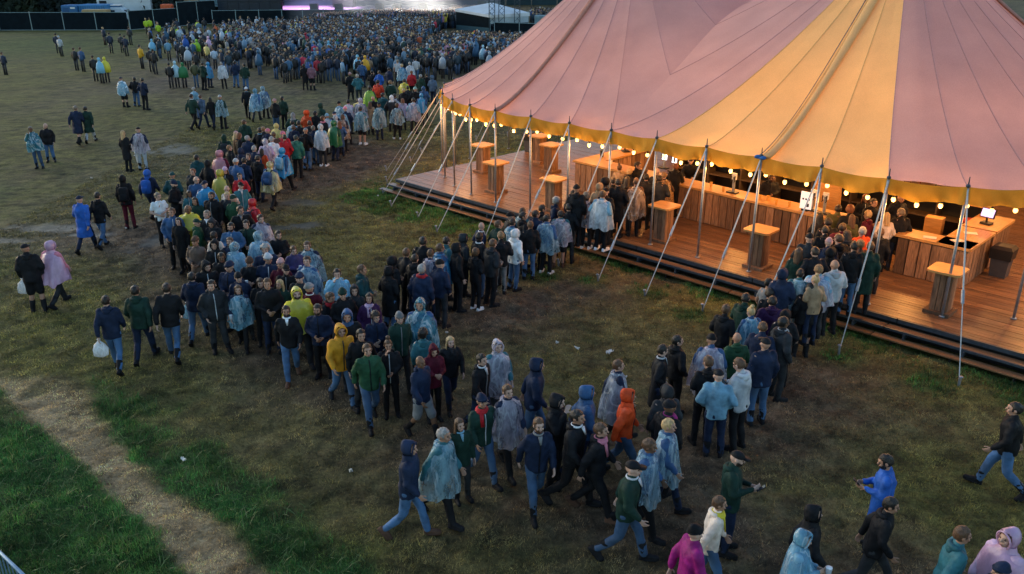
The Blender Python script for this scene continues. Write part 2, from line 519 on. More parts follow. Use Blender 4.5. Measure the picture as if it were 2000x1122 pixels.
# clumps: blades gather round tuft centres
cx, cy = scatter(125000, -17, 14, 8.6, 46, 1.3)
lush, straw, mud, wet = field(cx, cy)
du = (cx - DO[0]) * DU[0] + (cy - DO[1]) * DU[1]; dv = (cx - DO[0]) * DV[0] + (cy - DO[1]) * DV[1]
off_deck = ~((du > -0.4) & (dv > -0.58))
keep = (rng.uniform(0, 1, len(cx)) < np.clip(1.05 - mud * 0.62 - wet * 2 - lush * 0.3, 0.05, 1)) & off_deck
cx, cy = cx[keep], cy[keep]
reps = 8
px = np.repeat(cx, reps) + rng.normal(0, 0.06, len(cx) * reps)
py = np.repeat(cy, reps) + rng.normal(0, 0.06, len(cx) * reps)
c, lush, straw, mud, wet = field_col(px, py)
tuft = np.repeat(rng.uniform(0.5, 1.7, len(cx)), reps) * rng.uniform(0.6, 1.5, len(px))
mac = 0.30 + 2.0 * np.clip(fbm(px * 2.6, py * 2.6, 33) * 1.25 - 0.12, 0, 1) ** 1.3  # dark hollows between clumps: shade put into the blade colour
c = c * (tuft * mac)[:, None] * 1.45
dry = (rng.uniform(0, 1, len(px)) < 0.16 + 0.5 * straw)
c[dry] = c[dry] * np.array([1.5, 1.3, 0.95])
blades('trampled_grass', 'short flattened olive grass on the trodden field', px, py, rng.uniform(0.035, 0.085, len(px)) * (1 - 0.35 * straw), rng.uniform(0.007, 0.014, len(px)) * np.clip(py / 15, 0.8, 2), rng.uniform(0.45, 1.0, len(px)), np.clip(c, 0, 1))

cx, cy = scatter(42000, -14, 14, 8.4, 34, 1.5)
ex = np.concatenate([np.full(45, sx) for sx, sy in STAKES]) + rng.normal(0, 0.3, 45 * len(STAKES))
ey = np.concatenate([np.full(45, sy) for sx, sy in STAKES]) + rng.normal(0, 0.3, 45 * len(STAKES))
eu = rng.uniform(-0.4, 24, 2600); ev = -0.6 - rng.exponential(0.25, 2600)
eu = np.concatenate([eu, rng.uniform(-2.6, 6, 2600)]); ev = np.concatenate([ev, -0.6 - rng.exponential(0.9, 2600)])
cx = np.concatenate([cx, ex, DO[0] + DU[0] * eu + DV[0] * ev]); cy = np.concatenate([cy, ey, DO[1] + DU[1] * eu + DV[1] * ev])
lush, straw, mud, wet = field(cx, cy)
du = (cx - DO[0]) * DU[0] + (cy - DO[1]) * DU[1]; dv = (cx - DO[0]) * DV[0] + (cy - DO[1]) * DV[1]
keep = (rng.uniform(0, 1, len(cx)) < np.clip(lush * 1.3 - 0.25, 0, 1)) & ~((du > -0.4) & (dv > -0.58))
cx, cy = cx[keep], cy[keep]
reps = 13
px = np.repeat(cx, reps) + rng.normal(0, 0.055, len(cx) * reps)
py = np.repeat(cy, reps) + rng.normal(0, 0.055, len(cx) * reps)
tall = np.clip(fbm(px * 1.6, py * 1.6, 7) * 1.5, 0.45, 1.3)
tuft = np.repeat(rng.uniform(0.6, 1.5, len(cx)), reps) * rng.uniform(0.7, 1.3, len(px))
mac = 0.28 + 2.1 * np.clip(fbm(px * 2.0, py * 2.0, 37) * 1.3 - 0.15, 0, 1) ** 1.4  # lush clumps too: shaded hollows painted into the blade colour
tuft = tuft * mac
c = np.array([[0.044, 0.140, 0.030]]) * tuft[:, None] + np.array([[0.03, 0.02, 0.0]]) * (tuft * np.clip(fbm(px * 0.7, py * 0.7, 39) * 2 - 0.8, 0, 1))[:, None]
yel = rng.uniform(0, 1, len(px)) < 0.17
c[yel] = np.array([0.16, 0.165, 0.05]) * tuft[yel][:, None]
blades('grass', 'lush long green grass beside the straw track and around stakes', px, py, rng.uniform(0.07, 0.17, len(px)) * tall, rng.uniform(0.006, 0.011, len(px)) * np.clip(py / 14, 0.8, 2), rng.uniform(0.25, 0.95, len(px)), np.clip(c, 0, 1), two=True)

# a few long pale strands lying over the lush grass and the track edge
cx, cy = scatter(9000, -14, 4, 8.4, 17, 1.2)
lush, straw, mud, wet = field(cx, cy)
keep = (rng.uniform(0, 1, len(cx)) < lush * 0.8) & (cx < 1)
cx, cy = cx[keep], cy[keep]
k_ = rng.uniform(0, 1, len(cx))[:, None]
blades('long_grass_strands', 'long pale strands lying across the lush grass', cx, cy, rng.uniform(0.14, 0.30, len(cx)), rng.uniform(0.010, 0.017, len(cx)), rng.uniform(0.75, 1.0, len(cx)), np.array([[0.09, 0.18, 0.05]]) * (1 - k_) + np.array([[0.17, 0.18, 0.075]]) * k_, two=True)

# ------------------------------------------------------------------ the big tent
M_MAUVE = canvas('mauve_canvas', (0.545, 0.375, 0.385), 0.38)
M_YELLOW = canvas('yellow_canvas', (0.88, 0.58, 0.25), 0.38)
M_VALANCE = canvas('mustard_valance', (0.46, 0.265, 0.035), 0.26)
M_SEAM = surf('seam_tape', (0.42, 0.265, 0.27), 0.8, 0.2, 20)
M_SEAM_Y = surf('seam_tape_yellow', (0.66, 0.40, 0.14), 0.8, 0.2, 20)
M_BANDM = surf('folded_mauve_canvas', (0.40, 0.17, 0.12), 0.8, 0.2, 8)

CS = 0.35
def tent_t(u, v):
    if UA <= u <= UB:
        su = (4.89 - abs(u - UM)) / 4.89
        sv = min(1.0, abs(v - V0) / 7.45)
        return math.sqrt(sv * sv + (CS * su) ** 2 * (1 - sv * sv))
    m = UA if u < UA else UB
    du, dv = u - m, v - V0
    r = math.hypot(du, dv)
    if r < 1e-6: return 0.0
    Rm = 7.45 if u < UA else min(8.5, 7.45 / max(1e-6, abs(dv) / r))
    return min(1.0, r / Rm)

def tent_z(u, v):
    return ZE + (ZP - ZE) * max(0.0, 1 - tent_t(u, v)) ** 1.3

eave = []                                         # pole feet all round, clockwise from the back of mast A
for k in range(18):
    a = math.pi / 2 + math.pi * k / 17
    eave.append((UA + 7.45 * math.cos(a), V0 + 7.45 * math.sin(a)))
front_u = [UA + 1.63 * k for k in range(1, 9)]
for u in front_u:
    eave.append((u, V0 - 7.45))
ph0 = math.atan2(front_u[-1] - UB, 7.45)
nR = 12
for k in range(1, nR):
    a = ph0 + (math.pi - 2 * ph0) * k / nR
    eave.append((UB + 8.5 * math.sin(a), V0 - 8.5 * math.cos(a)))
for u in reversed(front_u):
    eave.append((u, V0 + 7.45))
NE = len(eave)

tent = empty('big_tent', W(UM, V0, 0))
tag(tent, 'large mauve and yellow big top tent glowing over the wooden bar deck', 'tent')
TI = Matrix.Translation(-W(UM, V0, 0))

def tpart(mb, name, mat, parent=tent, smooth=True):
    for i in range(len(mb.v)):
        mb.v[i] = mb.v[i] - np.array(W(UM, V0, 0)) if parent is tent else mb.v[i]
    return mb.build(name, mat, parent, smooth)

def gore(apex, e0, e1, mat, seam_mat, eave_edge=True, ns=6, nt=26):
    vs, fs = [], []
    for i in range(nt + 1):
        t = 0.055 + (1 - 0.055) * i / nt
        for j in range(ns + 1):
            s = j / ns
            eu, ev = e0[0] + (e1[0] - e0[0]) * s, e0[1] + (e1[1] - e0[1]) * s
            b = math.sin(math.pi * s)
            tt = t * (1 - (0.012 * b if eave_edge else 0))
            u, v = apex[0] + (eu - apex[0]) * tt, apex[1] + (ev - apex[1]) * tt
            z = tent_z(u, v) - (0.028 * b * min(1, t * 2.2)) - (0.07 * b * t ** 8 if eave_edge else 0)
            z += 0.012 * math.sin(9 * s + 5 * t + e0[0]) * b
            vs.append(W(u, v, z))
    n = ns + 1
    for i in range(nt):
        for j in range(ns):
            fs.append((i * n + j, (i + 1) * n + j, (i + 1) * n + j + 1, i * n + j + 1))
    mb = MB(); mb.add([tuple(p) for p in vs], fs)
    o = tpart(mb, 'canopy_panel', mat)
    # a flat seam tape along the first edge, just proud of the cloth
    tape = MB()
    base = W(UM, V0, 0)
    rings = []
    for i in range(nt + 1):
        p = vs[i * n]; q = vs[i * n + 1]
        d = (q - p); d = d.normalized() if d.length > 1e-6 else Vector((1, 0, 0))
        nrm = Vector((0, 0, 1))
        wv = 0.010
        c = p - base + nrm * 0.012
        rings.append([tuple(c - d * wv - nrm * 0.011), tuple(c - d * wv), tuple(c + d * wv), tuple(c + d * wv - nrm * 0.011)])
    tape.loft(rings)
    s = tape.build('seam', seam_mat, o)
    s['label'] = 'stitched seam tape'
    return o

for i in range(NE):
    e0, e1 = eave[i], eave[(i + 1) % NE]
    cu = (e0[0] + e1[0]) / 2
    ap = (UA, V0) if cu < UM else (UB, V0)
    yellow = ap[0] == UB and (UM + 1.6 < cu < 18.12)
    if ap[0] == UA and cu < UA and e0[1] > V0 + 3 and False:
        continue
    gore(ap, e0, e1, M_YELLOW if yellow else M_MAUVE, M_SEAM_Y if yellow else M_SEAM)
for sgn in (-1, 1):
    pts = [(UM, V0 + sgn * 7.45), (UM, V0 + sgn * 4.6), (UM, V0 + sgn * 2.2), (UM, V0)]
    for a, b in zip(pts[:-1], pts[1:]):
        for m in (UA, UB):
            gore((m, V0), a, b, M_MAUVE, M_SEAM, False)

# mast, crown rings
for m in (UA, UB):
    mb = MB()
    mb.tube([W(m, V0, 0), W(m, V0, 10.3)], 0.11, 12)
    mb.torus(W(m, V0, ZP - 0.42), 0.42, 0.42, 0.05, 24)
    tpart(mb, 'mast', M_STEEL)

def radial_band(m, e, width, mat, name, t0=0.06, off=0.05, lift=0.03, nt=30):
    mb = MB(); rings = []
    mu = Vector((e[0] - m, e[1] - V0, 0)).normalized()
    side = Vector((-mu.y, mu.x, 0))
    for i in range(nt + 1):
        t = t0 + (1 - t0) * i / nt
        u, v = m + (e[0] - m) * t, V0 + (e[1] - V0) * t
        wob = 0.012 * math.sin(i * 0.33)
        z = tent_z(u, v) + lift
        ring = []
        for q in np.linspace(0, 2 * math.pi, 8, endpoint=False):
            s = width * (0.9 + 0.2 * math.sin(i * 0.21)) * math.cos(q) + off + wob
            ring.append(tuple(W(u + side.x * s, v + side.y * s, z + 0.05 * math.sin(q) * width / 0.1)))
        rings.append(ring)
    mb.loft(rings)
    return tpart(mb, name, mat)

def eave_at(m, ang):                                  # direction from a mast, angle from the front normal towards +u
    s, c = math.sin(ang), math.cos(ang)
    Rm = 7.45 / max(abs(c), 1e-6) if abs(c) > 0.2 else 9
    Rm = min(Rm, 7.45 if (m == UA and s < 0) else 8.5)
    return (m + Rm * s, V0 - Rm * c)
radial_band(UA, (UA, V0 - 7.45), 0.12, M_BANDM, 'canvas_fold')
radial_band(UB, (UB, V0 - 7.45), 0.13, M_YELLOW, 'canvas_fold', off=0.16)
radial_band(UB, eave_at(UB, R(98)), 0.12, M_BANDM, 'canvas_fold')
radial_band(UA, eave_at(UA, R(-45)), 0.015, M_DARKSTEEL, 'lacing_rope')
cb = radial_band(UB, (UB, V0 - 7.45), 0.014, M_DARKSTEEL, 'lacing_rope', off=-0.06)

# valance, poles, ropes
def eave_normal(i):
    a, b, c = eave[i - 1], eave[i], eave[(i + 1) % NE]
    d = Vector((c[0] - a[0], c[1] - a[1])).normalized()
    return Vector((-d.y, d.x)) * -1 if False else Vector((d.y, -d.x))

for i in range(NE):
    e0, e1 = eave[i], eave[(i + 1) % NE]
    nrm = (eave_normal(i) + eave_normal((i + 1) % NE)) / 2
    vs, fs = [], []
    ns, nz = 26, 6
    for k in range(nz + 1):
        w = k / nz
        for j in range(ns + 1):
            s = j / ns
            b = math.sin(math.pi * s)
            u = e0[0] + (e1[0] - e0[0]) * s; v = e0[1] + (e1[1] - e0[1]) * s
            u += (UM - u) * 0.0 - nrm.x * 0.07 * b; v += -nrm.y * 0.07 * b
            fold = 0.05 * math.sin(s * 11 + i * 2.1 + w * 1.5) * w + 0.03 * math.sin(s * 23 + i * 3.7 - w * 4) * w + 0.06 * w * (1 - b) * math.sin(s * 34 + i)
            u += nrm.x * (fold + 0.02); v += nrm.y * (fold + 0.02)
            z = ZE + 0.015 - 0.075 * b - (0.37 + 0.03 * b + 0.02 * math.sin(s * 9 + i * 1.7) + 0.012 * math.sin(s * 21 + i)) * w
            vs.append(tuple(W(u, v, z)))
    n = ns + 1
    for k in range(nz):
        for j in range(ns):
            fs.append((k * n + j, k * n + j + 1, (k + 1) * n + j + 1, (k + 1) * n + j))
    tpart(MB().add(vs, fs), 'valance', M_VALANCE)

def on_deck(u, v):
    return u > 0.0 and v > 0.0 and v < 15.6 and u < 26

SHOW_LO, SHOW_HI = 10, 31                              # poles the camera can see with their ropes
for i, (u, v) in enumerate(eave):
    nrm = eave_normal(i)
    mb = MB()
    zb = DECK_Z if on_deck(u, v) else 0.0
    mb.tube([W(u, v, zb), W(u, v, ZE - 0.02)], 0.034, 10)
    mb.tube([W(u, v, zb), W(u, v, zb + 0.03)], 0.07, 10)
    p = tpart(mb, 'pole', M_STEEL)
    pin = MB()
    bs = W(UM, V0, 0)
    pin.tube([W(u, v, ZE - 0.05) - bs, W(u, v, ZE + 0.24) - bs], [0.02, 0.011], 6)
    pin.ell(W(u, v, ZE + 0.03) - bs, (0.055, 0.055, 0.045), 8, 5)
    pin.build('pole_pin', M_DARKSTEEL, p)
    # rope to its stake: webbing above, thin line below a ratchet
    d = 2.35 + 0.25 * math.sin(i * 2.7)
    top = W(u, v, ZE - 0.02); end = W(u + nrm.x * d, v + nrm.y * d, 0.06)
    cut = 0.66 + 0.12 * math.sin(i * 1.9)
    mid = top.lerp(end, cut)
    mb = MB()
    ax = (end - top).normalized(); sd = ax.cross(Vector((0, 0, 1))).normalized(); up = sd.cross(ax)
    def strap(a, b, w_, t_):
        r = []
        for p_ in (a, b):
            r.append([tuple(p_ + sd * w_ + up * t_), tuple(p_ - sd * w_ + up * t_), tuple(p_ - sd * w_ - up * t_), tuple(p_ + sd * w_ - up * t_)])
        mb.loft(r)
    strap(top, mid, 0.016, 0.011)
    strap(mid, end, 0.010, 0.008)
    g = tpart(mb, 'guy_rope', M_WEB, smooth=False)
    rat = MB()
    q0, q1 = top.lerp(end, cut - 0.03) - bs, top.lerp(end, cut + 0.04) - bs
    rat.tube([q0, q1], 0.036, 6)
    rat.build('ratchet', M_STEEL, g)
    st = MB()
    e_ = end - bs
    out = Vector((DU[0] * nrm.x + DV[0] * nrm.y, DU[1] * nrm.x + DV[1] * nrm.y, 0)).normalized()
    st.tube([e_ + Vector((0, 0, -0.3)) + out * -0.02, e_ + Vector((0, 0, 0.13)) + out * 0.05], 0.028, 8)
    st.ell(e_ + Vector((0, 0, 0.15)) + out * 0.055, (0.05, 0.05, 0.025), 8, 5)
    st.build('stake', M_STEEL, g)

# blue ratchet strap at the yellow panel's pole, pale rag on a rope
mb = MB(); mb.torus(W(UB, V0 - 7.45, ZE - 0.02), 0.06, 0.06, 0.035, 14, 6)
mb.ell(W(UB - .08, V0 - 7.5, ZE), (0.09, 0.05, 0.05)); mb.ell(W(UB + .08, V0 - 7.5, ZE - .01), (0.08, 0.05, 0.05))
tpart(mb, 'blue_tie', surf('blue_strap', (0.03, 0.14, 0.42), 0.7))

# canvas wall along the back
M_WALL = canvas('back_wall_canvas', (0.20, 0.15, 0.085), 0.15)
for i in range(NE):
    e0, e1 = eave[i], eave[(i + 1) % NE]
    cv, cu = (e0[1] + e1[1]) / 2, (e0[0] + e1[0]) / 2
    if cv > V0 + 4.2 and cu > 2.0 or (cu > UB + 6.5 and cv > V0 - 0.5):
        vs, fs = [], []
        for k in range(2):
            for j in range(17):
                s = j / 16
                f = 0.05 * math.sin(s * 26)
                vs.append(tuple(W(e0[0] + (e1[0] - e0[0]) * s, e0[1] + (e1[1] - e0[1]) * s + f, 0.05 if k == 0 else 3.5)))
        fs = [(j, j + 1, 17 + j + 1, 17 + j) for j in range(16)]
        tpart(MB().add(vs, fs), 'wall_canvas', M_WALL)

# ------------------------------------------------------------------ lamps: festoon round the eave, globe lamps inside
M_BULB = emit('warm_bulb', (1.0, 0.50, 0.13), 3.0)
M_CABLE = surf('black_cable', (0.015, 0.014, 0.013), 0.6)
WARM = (1.0, 0.42, 0.10)

def point_lamp(parent, loc, power, radius=0.05, color=WARM):
    l = bpy.data.lights.new('bulb_light', 'POINT')
    l.energy = power; l.color = color; l.shadow_soft_size = radius
    o = bpy.data.objects.new('bulb_light', l)
    COL.objects.link(o); o.parent = parent; o.location = loc
    return o

festoon = empty('festoon_lights', W(UM, V0 - 7.45, 3.1))
tag(festoon, 'string of warm glowing bulbs hanging under the mustard tent valance', 'string lights')
fb = W(UM, V0 - 7.45, 3.1)
bm = MB(); bm.ell((0, 0, 0), (0.051, 0.051, 0.06), 10, 7); bulb_me = bm.mesh('bulb', True); bulb_me.materials.append(M_BULB)
bm = MB(); bm.tube([(0, 0, 0.045), (0, 0, 0.13)], 0.026, 8); sock_me = bm.mesh('socket', True); sock_me.materials.append(M_BLACK)
for i in range(8, 36):
    e0, e1 = eave[i], eave[(i + 1) % NE]
    nrm = (eave_normal(i) + eave_normal((i + 1) % NE)) / 2
    def sp(s):
        b = math.sin(math.pi * s)
        u = e0[0] + (e1[0] - e0[0]) * s - nrm.x * 0.22; v = e0[1] + (e1[1] - e0[1]) * s - nrm.y * 0.22
        return W(u, v, 3.31 - 0.12 * b - 0.02 * math.sin(i * 3.3 + s * 5))
    c = MB(); c.tube([sp(s) - fb for s in np.linspace(0, 1, 9)], 0.009, 5)
    c.build('cable', M_CABLE, festoon)
    for k in range(3):
        s = (k + 0.12 + 0.1 * math.sin(i * 5.1 + k)) / 3 + 0.03
        b = bpy.data.objects.new('bulb', bulb_me); COL.objects.link(b); b.parent = festoon
        b.location = sp(s) - fb - Vector((0, 0, 0.13))
        sk = bpy.data.objects.new('socket', sock_me); COL.objects.link(sk); sk.parent = b
        if k == 1 or i in range(13, 30, 3):
            point_lamp(b, (0, 0, -0.07), 24.0)

M_GLOBE = emit('globe_glass', (1.0, 0.66, 0.32), 14.0)
for k, (u, v, z, pw) in enumerate([(2.2, 6.5, 3.3, 90), (5.3, 5.2, 3.3, 110), (8.3, 5.4, 3.3, 120), (11.6, 5.2, 3.3, 120), (14.2, 4.9, 3.3, 130), (17.4, 4.8, 3.3, 130), (20.6, 6.0, 3.3, 90), (7.5, 10.5, 3.6, 90), (13.0, 10.5, 3.6, 90), (18.0, 10.0, 3.6, 70)]):
    o = empty('globe_lamp', W(u, v, z))
    tag(o, 'warm globe lamp hanging on a cord inside the tent roof', 'lamp', 'globe lamps hung inside the tent')
    g = MB(); g.ell((0, 0, 0), (0.12, 0.12, 0.12), 14, 9); g.build('globe', M_GLOBE, o, True)
    zt = tent_z(u, v) - 0.1
    g = MB(); g.tube([(0, 0, 0.11), (0, 0, 0.2)], 0.04, 8); g.tube([(0, 0, 0.2), (0, 0, zt - z)], 0.008, 5); g.build('cord', M_CABLE, o)
    point_lamp(o, (0, 0, -0.14), pw * 1.2, 0.12)

# brass dome heater seen between the left poles
o = empty('dome_heater', W(1.9, 4.6, 2.75)); tag(o, 'brass dome heater hanging unlit near the left tent poles', 'heater')
g = MB(); rings = []
for k in range(7):
    a = k / 6 * math.pi / 2
    rings.append([(0.24 * math.cos(a) * math.cos(q), 0.24 * math.cos(a) * math.sin(q), 0.17 * math.sin(a)) for q in np.linspace(0, 2 * math.pi, 18, endpoint=False)])
g.loft(rings, True); g.build('dome', surf('brass', (0.35, 0.2, 0.06), 0.35, metal=0.8), o, True)
g = MB(); g.tube([(0, 0, 0.16), (0, 0, tent_z(1.9, 4.6) - 2.9)], 0.012, 6); g.build('chain', M_DARKSTEEL, o)

# ------------------------------------------------------------------ deck with boards, steps
deck = empty('wooden_deck', W(0, 0, 0), DANG)
tag(deck, 'raised wet timber deck with two front steps under the big tent', 'deck')
DL, DWID, BW, BL = 26.0, 15.4, 0.145, 4.0
bm = MB(); bm.box((0, 0, 0), (BL - 0.008, BW - 0.009, 0.028)); board_me = bm.mesh('board'); board_me.materials.append(M_DECK)
nb = 0; rest = MB()
row = 0
v = BW / 2
while v < DWID:
    offs = [0.0, 2.1, 1.2, 3.1, 0.6][row % 5]
    u = -offs
    while u < DL:
        a, b = max(u, 0.0), min(u + BL, DL)
        if b - a > 0.25:
            zz = DECK_Z - 0.014 + 0.0035 * math.sin(row * 12.9 + u * 3.7)
            if nb < 300:
                o = bpy.data.objects.new('board', board_me); COL.objects.link(o); o.parent = deck
                o.location = ((a + b) / 2, v, zz); o.scale = ((b - a) / BL, 1, 1)
                nb += 1
            else:
                rest.box(((a + b) / 2, v, zz), (b - a - 0.008, BW - 0.009, 0.028))
        u += BL
    v += BW; row += 1
tag(rest.build('rear_boards', M_DECK, deck), 'rows of rear deck boards', kind='stuff')
mb = MB(); mb.box((DL / 2, DWID / 2 + 0.05, 0.23), (DL - 0.08, DWID - 0.12, 0.44)); mb.build('frame', M_BLACK, deck)
def bar_piece(name, c, size, mat):
    return MB().box(c, size).build(name, mat, deck)
for k in range(7):                                        # dark steel edge bars in lengths, stair boards in lengths
    ua, ub = k * 3.8 - 0.02, min((k + 1) * 3.8 - 0.05, DL)
    bar_piece('edge_bar', ((ua + ub) / 2, -0.026, DECK_Z - 0.055), (ub - ua, 0.05, 0.10), M_DARKSTEEL)
    bar_piece('edge_bar', ((ua + ub) / 2 - 0.17, -0.335, 0.315), (ub - ua, 0.045, 0.055), M_DARKSTEEL)
    for q in range(2):
        bar_piece('step_board', ((ua + ub) / 2 - 0.17, -0.24 + 0.135 * q, 0.33 - 0.016), (ub - ua, 0.125, 0.032), M_DECK)
        bar_piece('step_board', ((ua + ub) / 2 - 0.36, -0.535 + 0.125 * q, 0.165 - 0.016), (ub - ua, 0.118, 0.032), M_DECK)
    for q in range(3):
        bar_piece('step_bracket', (ua + 0.3 + q * 1.3, -0.29, 0.23), (0.04, 0.24, 0.12), M_DARKSTEEL)
        bar_piece('step_bracket', (ua + 0.1 + q * 1.3, -0.40, 0.075), (0.04, 0.30, 0.14), M_BLACK)
bar_piece('edge_bar', (-0.03, DWID / 2, DECK_Z - 0.07), (0.05, DWID, 0.12), M_DARKSTEEL)

# ------------------------------------------------------------------ bar counters
CTOP = 1.60 - DECK_Z
plank_me = {}
def plank(w):
    w = round(w, 3)
    if w not in plank_me:
        b = MB(); b.box((0, 0, 0), (w - 0.030, 0.036, CTOP - 0.12)); plank_me[w] = b.mesh('plank'); plank_me[w].materials.append(M_PLANK)
    return plank_me[w]

def counter(label, u, v, length, depth, rot=0.0, left=True, right=True, top_ext=0.05, back=False):
    c = empty('bar_counter', W(u, v, DECK_Z), DANG + rot)
    tag(c, label, 'bar counter', 'plank fronted bar counters on the deck')
    g = MB()
    for k, n in enumerate(range(max(1, round(length / 2.5)))):
        nn = max(1, round(length / 2.5)); a = -top_ext + (length + 2 * top_ext) * k / nn; b = -top_ext + (length + 2 * top_ext) * (k + 1) / nn - 0.004
        t = MB(); t.box(((a + b) / 2, depth / 2 - 0.02, CTOP - 0.035), (b - a, depth + 0.10, 0.07)); t.build('countertop', M_TIMBER, c)
    g.box((length / 2, depth / 2, (CTOP - 0.08) / 2), (length - 0.09, depth - 0.09, CTOP - 0.08)); g.build('carcass', M_BLACK, c)
    def face(n0, p0, d, L_, rz):
        n = max(1, round(L_ / 0.27)); w = L_ / n
        me_ = plank(w)
        for k in range(n):
            o = bpy.data.objects.new('plank', me_); COL.objects.link(o); o.parent = c
            jit = random.uniform(-0.004, 0.004)
            o.location = (p0[0] + d[0] * (k + 0.5) * w + n0[0] * (0.014 + jit), p0[1] + d[1] * (k + 0.5) * w + n0[1] * (0.014 + jit), (CTOP - 0.09) / 2 + random.uniform(-0.006, 0.006))
            o.rotation_euler = (0, 0, rz)
    face((0, -1), (0, 0.03), (1, 0), length, 0)
    if left: face((-1, 0), (0.03, 0.03), (0, 1), depth - 0.03, R(90))
    if right: face((1, 0), (length - 0.03, 0.03), (0, 1), depth - 0.03, R(90))
    return c
counter('long plank fronted bar counter running across the front of the deck', 5.88, 3.55, 9.95, 0.72, R(-2.6))
counter('side bar counter leading back from the left corner of the long bar', 6.62, 4.3, 3.3, 0.72, R(90), left=False)
counter('short front bar counter with napkins near the right table', 17.62, 3.0, 1.74, 0.62, 0, right=False)
counter('narrow bar counter with napkins joining the short front counter', 19.37, 3.0, 1.85, 0.75, R(90), left=True)
counter('separate bar counter carrying the dark till on the right', 19.37, 5.05, 1.5, 0.80, R(90))

# back bar shelving, fridges
bb = empty('back_bar', W(8.2, 6.55, DECK_Z), DANG)
tag(bb, 'timber topped back bar shelving with dark bays behind the servers', 'shelving')
M_BBT = M_TIMBER
M_SHELF = surf('dark_shelf_wood', (0.06, 0.04, 0.025), 0.7, 0.3, 5, stretch=(1, 9, 9))
MB().box((5.25, 0.24, 1.30), (10.6, 0.55, 0.06)).build('worktop', M_BBT, bb)
for k in range(9):
    MB().box((0.05 + k * 1.3, 0.25, 0.635), (0.05, 0.50, 1.26)).build('upright', M_SHELF, bb)
for k in range(8):
    for z in (0.12, 0.70):
        MB().box((0.70 + k * 1.3, 0.25, z), (1.24, 0.48, 0.035)).build('shelf', M_SHELF, bb)
MB().box((5.25, 0.53, 0.64), (10.5, 0.03, 1.24)).build('back_panel', M_BLACK, bb)

# bottles, crates on the shelves
cols = [(0.02, 0.06, 0.02), (0.12, 0.05, 0.01), (0.25, 0.27, 0.25), (0.10, 0.015, 0.01)]
bot_mats = [surf('bottle_glass', c_, 0.15, 0.05, spec=0.6) for c_ in cols]
g = MB(); g.tube([(0, 0, 0), (0, 0, 0.19), (0, 0, 0.24), (0, 0, 0.31)], [0.038, 0.038, 0.016, 0.014], 8); bottle_me = g.mesh('bottle', True)
for m_ in bot_mats: pass
bottle_mes = []
for m_ in bot_mats:
    q = bottle_me.copy(); q.materials.append(m_); bottle_mes.append(q)
names = ['dark green', 'amber', 'clear', 'red brown']
for k in range(26):
    j = random.randrange(4)
    o = bpy.data.objects.new('bottle', bottle_mes[j]); COL.objects.link(o)
    uu = 8.4 + random.uniform(0, 10.0)
    o.location = W(uu, 6.7 + random.uniform(-0.12, 0.2), DECK_Z + 1.33)
    tag(o, names[j] + ' bottle standing on the timber back bar worktop', 'bottle', names[j] + ' bottles on the back bar')

def tap_tower(u, v, lab, lit):
    o = empty('tap_tower', W(u, v, 1.6), DANG); tag(o, lab, 'beer tap')
    g = MB(); g.box((0, 0, 0.02), (0.34, 0.22, 0.04)); g.build('drip_tray', M_BLACK, o)
    g = MB(); g.tube([(0, 0.03, 0.04), (0, 0.03, 0.50)], 0.045, 10); g.build('column', M_STEEL, o)
    g = MB(); g.box((0, 0.02, 0.62 if lit else 0.52), (0.16, 0.05, 0.62 if lit else 0.2)); g.build('badge', M_LIT if lit else M_WHITE, o)
    for s in (-0.06, 0.06):
        g = MB(); g.tube([(s, -0.02, 0.38), (s, -0.09, 0.36)], 0.014, 6); g.tube([(s, -0.05, 0.38), (s, -0.05, 0.54)], [0.012, 0.02], 6); g.build('tap_handle', M_BLACK, o)
M_LIT = emit('lit_white_badge', (0.85, 0.92, 1.0), 2.0)
tap_tower(8.9, 4.72, 'beer tap with tall lit white badge behind the left bar crowd', True)
tap_tower(9.42, 4.55, 'second lit white beer tap, nearer the black jacket server', True)
tap_tower(14.95, 3.42, 'beer tap with white badge beside the menu sign on the long counter', False)
tap_tower(15.35, 3.35, 'beer tap with white badge at the end of the long counter', False)
tap_tower(12.3, 3.55, 'beer tap with white badge mid way along the long counter', False)

# white menu sign with dark marks
o = empty('menu_sign', W(14.82, 3.3, 1.6), DANG); tag(o, 'white menu board with black marks standing on the long counter', 'sign')
MB().box((0, 0, 0.30), (0.34, 0.03, 0.50)).build('board', emit('lit_board', (0.85, 0.88, 0.95), 0.25), o)
mk = MB()
for q in range(3): mk.box((-0.09 + 0.09 * q, -0.018, 0.34), (0.05, 0.006, 0.05))
mk.box((0.06, -0.018, 0.17), (0.09, 0.006, 0.10)); mk.build('mark', M_BLACK, o)
MB().box((0, 0.02, 0.025), (0.2, 0.16, 0.05)).build('stand', M_BLACK, o)

def till(u, v, lab, rz, colr):
    o = empty('till', W(u, v, 1.6), DANG + rz); tag(o, lab, 'till')
    MB().box((0, 0, 0.03), (0.26, 0.24, 0.06)).build('base', M_BLACK, o)
    MB().tube([(0, 0.02, 0.05), (0, 0.04, 0.22)], 0.03, 8).build('neck', M_BLACK, o)
    Mx = Matrix.Rotation(R(20), 3, 'X')
    g = MB(); g.box((0, 0, 0.31), (0.38, 0.05, 0.27), M=Mx); g.build('housing', M_BLACK, o)
    g = MB(); g.box((0, 0.035, 0.322), (0.33, 0.012, 0.22), M=Mx); g.build('screen', emit('till_screen', colr, 0.7), o)
till(6.35, 5.9, 'till with bluish lit screen on the side counter', R(150), (0.35, 0.4, 1.0))
till(19.0, 5.55, 'dark till with violet screen on the separate right counter', R(170), (0.5, 0.42, 1.0))

